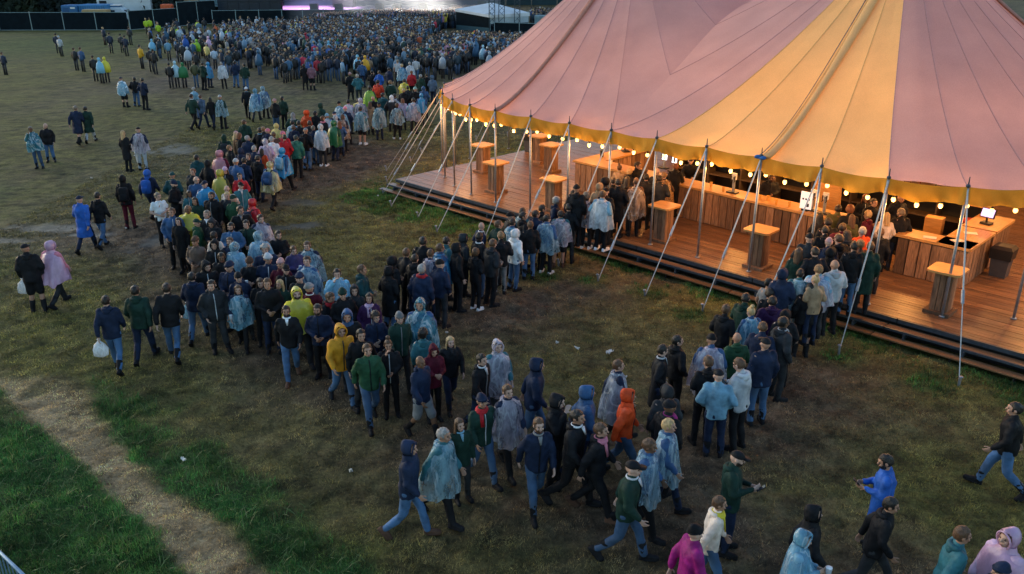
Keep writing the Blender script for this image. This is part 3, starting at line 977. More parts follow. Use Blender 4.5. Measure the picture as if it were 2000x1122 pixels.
for lab, u, v, rz in [('crumpled white napkin near the front edge of the short counter', 18.34, 3.22, 0.3), ('white napkin at the corner of the narrow counter', 18.95, 3.45, 0.9), ('white napkin further back on the narrow counter', 18.98, 4.35, 0.5)]:
    g = MB()
    vs = [(0.16 * (a - 2) / 2, 0.11 * (b - 2) / 2, 0.006 + 0.012 * random.random()) for b in range(5) for a in range(5)]
    g.add(vs, [(b * 5 + a, b * 5 + a + 1, b * 5 + a + 6, b * 5 + a + 5) for b in range(4) for a in range(4)])
    vs2 = [(x, y, 0.002) for x, y, z in vs]
    g.add(vs2, [(b * 5 + a + 5, b * 5 + a + 6, b * 5 + a + 1, b * 5 + a) for b in range(4) for a in range(4)])
    o = g.build('napkin', M_PAPER); o.location = W(u, v, 1.601); o.rotation_euler = (0, 0, DANG + rz); tag(o, lab, 'napkin', 'napkins on the right bar')

def cup(loc, lab, mat, s=1.0, group=None):
    g = MB(); g.tube([(0, 0, 0), (0, 0, 0.005), (0, 0, 0.13 * s)], [0.03 * s, 0.031 * s, 0.044 * s], 12); o = g.build('cup', mat, None, True); o.location = loc
    return tag(o, lab, 'cup', group)
cup(W(6.25, 4.62, 1.6), 'tall dark cup of stout alone on the left bar corner', M_BLACK, 1.9)
cup(W(7.2, 3.95, 1.6), 'white cup on the inner ledge of the left bar corner', M_WHITE)
M_BEER = surf('beer_cup', (0.55, 0.28, 0.05), 0.25)
for k, (u, v) in enumerate([(13.3, 3.45), (13.5, 3.55), (14.3, 3.35), (11.2, 3.6), (11.4, 3.75), (12.0, 3.5), (13.9, 3.3)]):
    cup(W(u, v, 1.6), 'full beer cup waiting on the long counter', M_BEER, 1.1, 'beer cups on the long counter')

# curved timber column panel behind the long counter, box and red cloth on shelves, bin
o = empty('timber_screen', W(14.6, 5.2, DECK_Z), DANG); tag(o, 'upright orange lit timber screen behind the bearded server', 'screen')
rings = []
for z, w_ in [(0, .42), (.6, .44), (1.2, .40), (1.7, .38), (2.1, .42), (2.4, .46)]:
    rings.append([(-w_, -0.06, z), (w_, -0.06, z), (w_, 0.06, z), (-w_, 0.06, z)])
MB().loft(rings).build('panel_face', M_TIMBER, o)
o = MB().box((0, 0, 0.32), (0.46, 0.34, 0.64)).build('wooden_box', M_TIMBER); o.location = W(17.75, 5.3, DECK_Z + 0.45); o.rotation_euler = (0, 0, DANG + .1); tag(o, 'plain timber box standing in front of the right back bar', 'box')
b_ = MB().box((0, 0, 0.22), (0.5, 0.38, 0.45)).build('wooden_box', M_PLANK); b_.location = W(17.75, 5.3, DECK_Z); b_.rotation_euler = (0, 0, DANG + .1); tag(b_, 'darker plank box underneath the timber box', 'box')
g = MB(); g.ell((0, 0, 0.08), (0.24, 0.16, 0.1)); g.ell((0.12, 0.05, 0.12), (0.14, 0.12, 0.08)); o = g.build('red_cloth', surf('red_cloth', (0.4, 0.05, 0.04), 0.9), None, True); o.location = W(18.3, 6.6, DECK_Z + 0.72); o.rotation_euler = (0, 0, DANG); tag(o, 'bundled red cloth lying on a back bar shelf', 'cloth')
def bin_(u, v, z, lab):
    o = empty('rubbish_bin', W(u, v, z), DANG); tag(o, lab, 'bin')
    MB().loft([[(a * .24 * s, b * .22 * s, z_) for a, b in ((-1, -1), (1, -1), (1, 1), (-1, 1))] for z_, s in ((0, .8), (.75, 1.0))]).build('tub', surf('grey_bin', (0.06, 0.06, 0.065), 0.6), o)
    MB().loft([[(a * .26 * s, b * .24 * s, z_) for a, b in ((-1, -1), (1, -1), (1, 1), (-1, 1))] for z_, s in ((.5, 1.0), (.78, 1.06), (.86, .8))]).build('bin_liner', M_BLACK, o)
bin_(19.75, 4.75, DECK_Z, 'grey bin with black liner beside the right bar counter')
bin_(0.35, 7.1, DECK_Z, 'black bin standing behind the rear left table')

# ------------------------------------------------------------------ high tables
def high_table(u, v, label, rz=0.0):
    t = empty('high_table', W(u, v, DECK_Z), DANG + rz)
    tag(t, label, 'table', 'wooden pedestal tables on the deck')
    s, c = 0.375, 0.07
    out = [(-s + c, -s), (s - c, -s), (s, -s + c), (s, s - c), (s - c, s), (-s + c, s), (-s, s - c), (-s, -s + c)]
    MB().loft([[(x, y, z) for x, y in out] for z in (1.045, 1.10)]).build('tabletop', M_TIMBER, t)
    MB().box((0, 0, 0.04), (0.60, 0.60, 0.08)).build('base', M_PLANK, t)
    MB().box((0, 0, 0.56), (0.34, 0.34, 0.96)).build('core', M_BLACK, t)
    w = 0.40 / 3
    key = 'tp'
    if key not in plank_me:
        plank_me[key] = MB().box((0, 0, 0), (w - 0.014, 0.03, 0.96)).mesh('plank'); plank_me[key].materials.append(M_PLANK)
    for side in range(4):
        a = side * math.pi / 2
        for k in range(3):
            o = bpy.data.objects.new('plank', plank_me[key]); COL.objects.link(o); o.parent = t
            lx, ly = -0.40 / 2 + (k + 0.5) * w, -0.188 - random.uniform(0, 0.005)
            o.location = (lx * math.cos(a) - ly * math.sin(a), lx * math.sin(a) + ly * math.cos(a), 0.563)
            o.rotation_euler = (0, 0, a)
for u, v, lab in [(1.55, 3.1, 'wooden pedestal table second in from the left deck corner'), (4.05, 1.35, 'wooden pedestal table close behind the left front poles'), (1.93, 5.95, 'wooden pedestal table farthest back near the black bin'), (3.42, 5.0, 'wooden pedestal table in front of the farthest back table'), (7.1, 1.05, 'wooden pedestal table before the left bar corner'), (11.58, 0.95, 'wooden pedestal table between the deck queues'), (14.8, 0.85, 'wooden pedestal table below the long counter, left of the right queue'), (19.52, 1.1, 'wooden pedestal table in front of the short right counter')]:
    high_table(u, v, lab)

# ------------------------------------------------------------------ far edge: fences, vehicles, stage, control tent, trees
M_SCRIM = surf('dark_scrim', (0.006, 0.012, 0.017), 0.9, 0.3, 1.5, spec=0.1)
M_POST = surf('fence_post', (0.22, 0.32, 0.34), 0.5, 0.2, 6)
def hoarding(label, pts, h, step):
    f = empty('scrim_fence', (pts[0][0], pts[0][1], 0))
    tag(f, label, 'fence', 'scrim fences around the field')
    b = Vector((pts[0][0], pts[0][1], 0))
    for (x0, y0), (x1, y1) in zip(pts[:-1], pts[1:]):
        L_ = math.hypot(x1 - x0, y1 - y0); n = max(1, round(L_ / step)); a = math.atan2(y1 - y0, x1 - x0)
        for k in range(n):
            t = (k + 0.5) / n
            p = Vector((x0 + (x1 - x0) * t, y0 + (y1 - y0) * t, 0)) - b
            g = MB(); g.box(p + Vector((0, 0, h / 2 + 0.02)), (L_ / n - 0.10, 0.05, h - 0.1), a); g.build('panel', M_SCRIM, f)
            q = Vector((x0 + (x1 - x0) * k / n, y0 + (y1 - y0) * k / n, 0)) - b
            g = MB(); g.tube([q, q + Vector((0, 0, h + 0.1))], 0.055, 6); g.build('post', M_POST, f)
            g = MB()
            for z in (0.05, h):
                q2 = Vector((x0 + (x1 - x0) * (k + 1) / n, y0 + (y1 - y0) * (k + 1) / n, 0)) - b
                g.tube([q + Vector((0, -0.04, z)), q2 + Vector((0, -0.04, z))], 0.03, 5)
            g.build('rail', M_POST, f)
hoarding('dark scrim fence with pale posts at the far left of the field', [(-75, 105.4), (-61.3, 105.4), (-46, 105.8)], 2.05, 3.55)
hoarding('dark scrim fence section angled away behind the hi-vis stewards', [(-45.9, 105.9), (-42.2, 111.4)], 2.2, 3.4)
hoarding('taller dark scrim fence beside the big video screen', [(-42.1, 111.6), (-38.9, 116.5)], 2.9, 3.0)

def barrel(loc, lab):
    o = empty('orange_barrier', loc); tag(o, lab, 'barrier')
    MB().loft([[(x * s, y * s * .5, z) for x, y in ((-.8, -.8), (.8, -.8), (.8, .8), (-.8, .8))] for z, s in ((0, .9), (.75, .8), (.95, .55))]).build('body', surf('orange_plastic', (0.6, 0.22, 0.08), 0.6), o)
    MB().box((0, -0.35, 0.5), (1.0, 0.02, 0.2)).build('stripe', M_WHITE, o)
barrel((-62.2, 104.2, 0), 'small orange and white barrier at the far left fence')

def boxy(name, lab, cat, x0, x1, y, d, z0, z1, mat, parts=()):
    o = empty(name, ((x0 + x1) / 2, y, 0)); tag(o, lab, cat)
    w = x1 - x0
    g = MB()
    g.loft([[(-w / 2 + i, -d / 2 + i, z), (w / 2 - i, -d / 2 + i, z), (w / 2 - i, d / 2 - i, z), (-w / 2 + i, d / 2 - i, z)] for z, i in ((z0, 0.05), (z0 + 0.05, 0), (z1 - 0.1, 0), (z1, 0.12))])
    g.build('body', mat, o)
    for nm, c, s, m in parts:
        MB().box(c, s).build(nm, m, o)
    return o
M_BLUE = surf('blue_paint', (0.03, 0.14, 0.32), 0.5, 0.2, 1)
M_TRUCK = surf('white_truck_paint', (0.55, 0.62, 0.66), 0.5, 0.12, 1)
M_DARKGLASS = surf('dark_glass', (0.02, 0.03, 0.04), 0.15)
M_TYRE = surf('tyre_rubber', (0.012, 0.012, 0.012), 0.9)
boxy('portable_cabin', 'blue portable cabin rising behind the left scrim fence', 'cabin', -58.6, -56.6, 116.5, 2.2, 0, 2.35, M_BLUE, [('door', (-0.4, -1.12, 1.1), (0.8, 0.04, 1.9), surf('cabin_door', (0.02, 0.09, 0.22), 0.5)), ('vent', (0.5, -1.12, 2.0), (0.6, 0.04, 0.2), M_WHITE)])
boxy('shipping_container', 'bright blue shipping container next to the portable cabin', 'container', -56.5, -52.9, 117, 2.4, 0, 2.4, surf('container_blue', (0.04, 0.2, 0.42), 0.5, 0.15, 2), [('rib', (-1.5 + k * 0.3, -1.22, 1.2), (0.08, 0.05, 2.1), M_BLUE) for k in range(11)])
o = empty('timber_stack', (-53.2, 113.5, 0)); tag(o, 'stack of pale timber sheets behind the left fence', 'timber stack')
for k in range(8):
    MB().box((0.05 * math.sin(k * 2), 0, 0.9 + k * 0.14), (3.2, 1.2, 0.12)).build('sheet', surf('pale_timber', (0.5, 0.36, 0.18), 0.7, 0.2, 3) if k == 0 else bpy.data.materials['pale_timber'], o)
MB().box((0, 0, 0.41), (3.0, 1.1, 0.82)).build('crate', M_PLANK, o)

def wheels(o, xs, y0, y1, r=0.42):
    for x in xs:
        for y in (y0, y1):
            w = MB(); w.tube([(x, y - 0.12, r), (x, y + 0.12, r)], r, 16); w.build('wheel', M_TYRE, o)
van = empty('camper_van', (-52.6, 117.8, 0)); tag(van, 'white camper van with raised roof parked behind the fence', 'van')
MB().loft([[(x, y * 0.95, z) for x, y in p] for z, p in ((0.45, ((-2.2, -.95), (2.3, -.95), (2.3, .95), (-2.2, .95))), (1.1, ((-2.2, -.98), (2.2, -.98), (2.2, .98), (-2.2, .98))), (1.75, ((-2.1, -.9), (1.1, -.9), (1.1, .9), (-2.1, .9))), (2.0, ((-2.0, -.8), (.8, -.8), (.8, .8), (-2.0, .8))))]).build('body', M_TRUCK, van)
MB().box((-0.6, 0, 2.25), (2.9, 1.5, 0.14)).build('pop_roof', M_WHITE, van)
MB().box((-0.6, 0, 2.1), (2.5, 1.3, 0.2)).build('roof_canvas', M_BLUE, van)
for x in (-1.3, -0.2): MB().box((x, -0.925, 1.45), (0.9, 0.04, 0.42)).build('window', M_DARKGLASS, van)
MB().box((1.62, 0, 1.47), (0.04, 1.5, 0.55), M=Matrix.Rotation(R(-50), 3, 'Y')).build('windscreen', M_DARKGLASS, van)
wheels(van, (-1.4, 1.4), -0.85, 0.85)
tr = boxy('lorry', 'white box lorry parked behind the left fence', 'lorry', -55.6, -49.9, 124, 2.5, 0.9, 4.2, M_TRUCK, [('cab', (-3.7, 0, 1.75), (1.7, 2.3, 2.2), M_TRUCK), ('windscreen', (-3.7, -1.17, 2.2), (1.0, 0.04, 0.7), M_DARKGLASS), ('chassis', (-0.6, 0, 0.75), (7.4, 1.4, 0.25), M_BLACK), ('red_mark', (-2.2, -1.27, 3.4), (0.7, 0.03, 0.6), surf('red_print', (0.5, 0.06, 0.06), 0.6))])
wheels(tr, (-3.6, 1.2, 2.2), -1.1, 1.1, 0.5)
boxy('beige_cabin', 'beige site cabin between the lorry and the scaffold', 'cabin', -49.7, -43.9, 126, 2.6, 0, 3.2, surf('beige_panel', (0.42, 0.36, 0.27), 0.6, 0.1, 2), [('window', (-1.6 + 1.6 * k, -1.32, 1.9), (0.9, 0.04, 0.8), M_DARKGLASS) for k in range(3)] + [('slat', (0, -1.33, 0.4 + 0.35 * k), (5.6, 0.03, 0.04), M_PLANK) for k in range(7)])
boxy('orange_crate', 'bright orange crate raised behind the fence by the cabin', 'crate', -46.9, -45.5, 119, 1.0, 1.0, 2.3, surf('orange_crate', (0.65, 0.12, 0.04), 0.6, 0.3, 3), [('stand', (0, 0, 0.5), (1.1, 0.8, 1.0), M_BLACK)])
sc_ = empty('scaffold_platform', (-41.5, 124, 0)); tag(sc_, 'teal grey scaffold platform beside the video screen', 'scaffold')
for x in (-3, -1, 1, 3):
    for y in (-1, 1):
        MB().tube([(x, y, 0), (x, y, 4.6)], 0.06, 6).build('standard', M_POST, sc_)
for z in (1.8, 3.2, 4.4): MB().tube([(-3.2, -1, z), (3.2, -1, z)], 0.05, 6).build('ledger', M_POST, sc_)
for k in range(5): MB().box((-2.4 + 1.2 * k, 0, 1.9), (1.15, 1.9, 0.06)).build('board', surf('scaffold_sheet', (0.16, 0.28, 0.32), 0.7) if k == 0 else bpy.data.materials['scaffold_sheet'], sc_)
for k in range(8): MB().box((-2.7 + 0.75 * k, 1.0, 3.2), (0.7, 0.03, 2.4)).build('sheet', bpy.data.materials['scaffold_sheet'], sc_)

# big dark screen, stage
M_SCREEN = surf('dark_led_wall', (0.010, 0.022, 0.040), 0.35, 0.3, 0.4)
o = empty('video_screen', (-35.0, 118.5, 0)); tag(o, 'huge dark video screen standing left of the stage', 'screen')
for r_ in range(5):
    for c_ in range(6):
        MB().box((-3.5 + 1.4 * c_, 0, 1.9 + 1.4 * r_), (1.37, 0.3, 1.37)).build('panel', M_SCREEN, o)
MB().box((0, 0.35, 4.0), (8.6, 0.3, 8.0)).build('frame', M_BLACK, o)
MB().box((0, 0.2, 0.55), (8.6, 1.2, 1.1)).build('plinth', M_SCRIM, o)
hoarding('dark scrim fence in front of the stage and the video screen', [(-38.6, 114.0), (-30.0, 115.5), (-14.0, 116.5)], 1.75, 2.7)

st = empty('concert_stage', (-18.2, 126.5, 0)); tag(st, 'distant concert stage washed in lilac and white light', 'stage')
M_STFLOOR = surf('stage_floor', (0.22, 0.15, 0.23), 0.4, 0.2, 1)
for k in range(12): MB().box((-14.5 + 2.4 * k, 0, 1.35), (2.37, 12, 0.1)).build('deck_panel', M_STFLOOR, st)
MB().box((-1.3, 0, 0.64), (29, 11.9, 1.28)).build('skirt', M_BLACK, st)
MB().box((-1.3, 7, 6), (31, 0.5, 12)).build('backdrop', surf('stage_backdrop', (0.05, 0.07, 0.12), 0.8), st)
for x in (-16.5, 14): MB().box((x, 2, 6), (1.2, 9, 12)).build('wing', M_BLACK, st)
for x in (-9, -5.6, 0, 2.4, 6): MB().box((x, -4.3, 1.8), (1.1, 0.8, 0.8)).build('wedge_speaker', M_BLACK, st)
MB().box((-6, 2, 2.1), (3.0, 2.4, 1.4)).build('drum_riser', M_BLACK, st)
MB().box((-1.3, -5, 11.4), (31, 0.7, 0.7)).build('truss', M_DARKSTEEL, st)
M_LAMPF = emit('stage_lamp_face', (1.0, 0.92, 0.8), 6.0)
for k, (x, pw, tx, ty, colr) in enumerate([(-9, 14000, 2, -28, (1.0, 0.95, 0.88)), (-5, 22000, 8, -30, (1.0, 0.93, 0.8)), (0, 26000, 10, -26, (1, 0.9, 0.75)), (4, 22000, 12, -28, (1.0, 0.9, 0.75)), (-10, 14000, -10, 0, (0.85, 0.55, 1.0)), (-3, 14000, -6, 0, (0.9, 0.7, 1.0))]):
    hd = MB(); hd.tube([(x, -5.3, 10.9), (x, -5.3, 10.5)], [0.22, 0.3], 10); h_ = hd.build('stage_lamp', M_BLACK, st)
    fc = MB(); fc.tube([(x, -5.3, 10.49), (x, -5.3, 10.46)], 0.26, 10); fc.build('lens', M_LAMPF, h_)
    l = bpy.data.lights.new('stage_spot', 'SPOT'); l.energy = pw * ((3.6 if k in (1, 2) else 2.6) if k < 4 else 1.5); l.color = colr; l.spot_size = R(24 if k < 4 else 55); l.spot_blend = 0.6; l.shadow_soft_size = 0.3
    lo = bpy.data.objects.new('stage_spot', l); COL.objects.link(lo); lo.parent = st; lo.location = (x, -5.3, 10.3)
    dv_ = Vector((tx - 2, ty * .45, 1.0)) - Vector((x, -5.3, 10.3))
    lo.rotation_euler = dv_.to_track_quat('-Z', 'Y').to_euler()

# smoke drifting off the front of the stage
sm = MB(); sm.box((-14.5, 114, 6.0), (26, 13, 11.4)); so = sm.build('smoke'); 
m = bpy.data.materials.new('stage_smoke'); m.use_nodes = True
nt = m.node_tree; nt.nodes.clear()
pv = nt.nodes.new('ShaderNodeVolumePrincipled'); pv.inputs['Density'].default_value = 0.019; pv.inputs['Color'].default_value = (0.85, 0.9, 1.0, 1); pv.inputs['Anisotropy'].default_value = 0.2
mo = nt.nodes.new('ShaderNodeOutputMaterial'); nt.links.new(pv.outputs[0], mo.inputs['Volume'])
so.data.materials.append(m); tag(so, 'pale stage smoke catching the light beams', 'smoke', kind='stuff')

# sound control tent
fo = empty('sound_control_tent', (-2.2, 104.5, 0)); tag(fo, 'dark sided sound control tent with white roof in the crowd', 'tent')
A_, B_, C_, D_ = (-4.6, 2.5), (4.2, 0.2), (4.2, 6.2), (-4.6, 7.5)
A_, B_, C_, D_ = (-4.5, 2.3), (-0.3, -2.4), (4.1, 0.0), (0.2, 6.2)
M_ROOFW = surf('white_roof_sheet', (0.62, 0.66, 0.70), 0.5, 0.1, 1)
def quad_wall(p, q, z0, z1, nm, mat, th=0.12):
    a = Vector((p[0], p[1], 0)); b = Vector((q[0], q[1], 0)); d = (b - a)
    g = MB(); g.box((a + b) / 2 + Vector((0, 0, (z0 + z1) / 2)), (d.length, th, z1 - z0), math.atan2(d.y, d.x)); return g.build(nm, mat, fo)
quad_wall(A_, B_, 0.55, 2.1, 'side_wall', M_SCRIM); quad_wall(B_, C_, 0.0, 1.0, 'front_wall', M_SCRIM)
quad_wall(B_, C_, 1.0, 1.95, 'clear_panel', surf('grey_sheet', (0.42, 0.50, 0.54), 0.5)); quad_wall(C_, D_, 0.2, 2.1, 'rear_wall', M_ROOFW); quad_wall(A_, D_, 0.2, 2.2, 'rear_wall', M_SCRIM)
quad_wall(A_, B_, 0.0, 0.55, 'skirt', surf('teal_skirt', (0.04, 0.10, 0.12), 0.8))
apx = (-0.2, 1.6, 3.15)
g = MB(); g.add([(A_[0] - .2, A_[1], 2.35), (B_[0], B_[1] - .3, 2.0), (C_[0] + .2, C_[1], 2.1), (D_[0], D_[1], 2.35), apx, (A_[0] - .2, A_[1], 2.1), (B_[0], B_[1] - .3, 1.7), (C_[0] + .2, C_[1], 1.7), (D_[0], D_[1], 2.1)], [(0, 1, 4), (1, 2, 4), (2, 3, 4), (3, 0, 4), (0, 5, 6, 1), (1, 6, 7, 2), (2, 7, 8, 3), (3, 8, 5, 0)]); g.build('roof', M_ROOFW, fo)
for p in (A_, B_, C_, D_): MB().tube([(p[0], p[1], 0), (p[0], p[1], 2.3)], 0.06, 6).build('leg', M_POST, fo)
def lattice(loc, h, lab):
    o = empty('lattice_tower', loc); tag(o, lab, 'tower', 'lattice towers by the control tent')
    w = 0.32
    cs = [(-w, -w), (w, -w), (w, w), (-w, w)]
    for x, y in cs: MB().tube([(x, y, 0), (x, y, h)], 0.045, 6).build('chord', M_DARKSTEEL, o)
    g = MB()
    for k in range(int(h / 0.6)):
        for i in range(4):
            a, b = cs[i], cs[(i + 1) % 4]
            if k % 2: a, b = b, a
            g.tube([(a[0], a[1], k * 0.6), (b[0], b[1], (k + 1) * 0.6)], 0.022, 4)
    g.build('bracing', M_DARKSTEEL, o)
lattice((-2.3, 101.8, 0), 9, 'lattice tower at the near corner of the control tent')
lattice((-1.2, 102.6, 0), 9, 'lattice tower standing close behind the nearest one')
lattice((0.6, 103.4, 0), 8, 'thin lattice tower farther right against the control tent')
hoarding('dark scrim fence panels to the right of the lattice towers', [(-2.0, 101.0), (6.5, 97.5)], 1.25, 2.9)
boxy('equipment_case', 'grey covered equipment case behind the right scrim panels', 'case', 2.6, 4.8, 101.5, 1.2, 0, 2.0, surf('grey_cover', (0.16, 0.24, 0.27), 0.8, 0.3, 2))

# dark teal wall behind the crowd and treeline
far = empty('perimeter_wall', (-12, 160, 0)); tag(far, 'long dark teal hoarding wall behind the far crowd', 'wall')
for k in range(14): MB().box((4 + 4.6 * k, 0, 3.2), (4.5, 0.3, 6.4)).build('panel', surf('teal_hoarding', (0.018, 0.045, 0.055), 0.8, 0.2, 0.5) if k == 0 else bpy.data.materials['teal_hoarding'], far)
MB().box((30, -0.25, 4.6), (50, 0.1, 0.25)).build('rail', M_POST, far)

M_BARK = surf('bark', (0.05, 0.04, 0.03), 0.9, 0.3, 6)
M_LEAF = [surf('dark_leaf', c_, 0.8, 0.4, 3) for c_ in ((0.012, 0.026, 0.018), (0.018, 0.032, 0.018), (0.010, 0.020, 0.018))]
tree_lab = []
def tree(x, y, h, rad, j):
    t = empty('tree', (x, y, 0)); tag(t, 'dark broadleaf tree in the treeline behind the left fence', 'tree', 'trees behind the left fence')
    g = MB(); g.tube([(0, 0, 0), (0.1, 0, h * .3), (0.0, 0.1, h * .7)], [0.35, 0.26, 0.1], 8)
    for k in range(5):
        a = k * 1.3 + j; g.tube([(0, 0, h * (.25 + .08 * k)), (rad * .6 * math.cos(a), rad * .6 * math.sin(a), h * (.45 + .08 * k))], [0.12, 0.04], 5)
    g.build('trunk', M_BARK, t)
    n = 2200
    d = rng.normal(0, 1, (n, 3)); d /= np.linalg.norm(d, axis=1)[:, None]
    lob = 1 + 0.35 * np.sin(d[:, 0] * 4 + j) * np.cos(d[:, 1] * 5 + j * 2) + 0.2 * np.sin(d[:, 2] * 7 + j)
    p = d * (rng.uniform(0.45, 1, n) ** 0.5 * lob)[:, None] * np.array([rad, rad, h * .5]) + np.array([0, 0, h * .46])
    a = rng.normal(0, 1, (n, 3)); a /= np.linalg.norm(a, axis=1)[:, None]
    b = np.cross(a, rng.normal(0, 1, (n, 3))); b /= np.linalg.norm(b, axis=1)[:, None]
    s = rng.uniform(0.25, 0.55, n)[:, None]
    vs = np.stack([p - a * s, p + b * s * .6, p + a * s, p - b * s * .6], 1).reshape(-1, 3)
    q = MB(); q.add(vs, [tuple(range(i * 4, i * 4 + 4)) for i in range(n)]); q.build('crown', M_LEAF[j % 3], t)
for j in range(16):
    tree(-98 + 3.6 * j + random.uniform(-1, 1), 130 + random.uniform(0, 10), random.uniform(9, 13), random.uniform(3.2, 4.4), j)

for j in range(12):
    b_ = empty('shrub', (-100 + 4.6 * j, 126 + 1.5 * math.sin(j * 2.2), 0)); tag(b_, 'dark rounded shrub growing under the treeline', 'shrub', 'shrubs under the treeline')
    n = 700
    d = rng.normal(0, 1, (n, 3)); d /= np.linalg.norm(d, axis=1)[:, None]
    p = d * rng.uniform(.5, 1, n)[:, None] ** .5 * np.array([3.0, 1.8, 2.0]) * (1 + .25 * np.sin(d[:, :1] * 5 + j)) + np.array([0, 0, 1.7])
    a = rng.normal(0, .35, (n, 3)); b2 = rng.normal(0, .25, (n, 3))
    vs = np.stack([p - a, p + b2, p + a, p - b2], 1).reshape(-1, 3)
    q = MB(); q.add(vs, [tuple(range(i * 4, i * 4 + 4)) for i in range(n)]); q.build('crown', M_LEAF[j % 3], b_)
    q = MB()
    for k in range(4): q.tube([(0, 0, 0), (math.cos(k * 1.6) * 1.2, math.sin(k * 1.6) * .8, 2.2)], [.09, .03], 5)
    q.build('stem', M_BARK, b_)

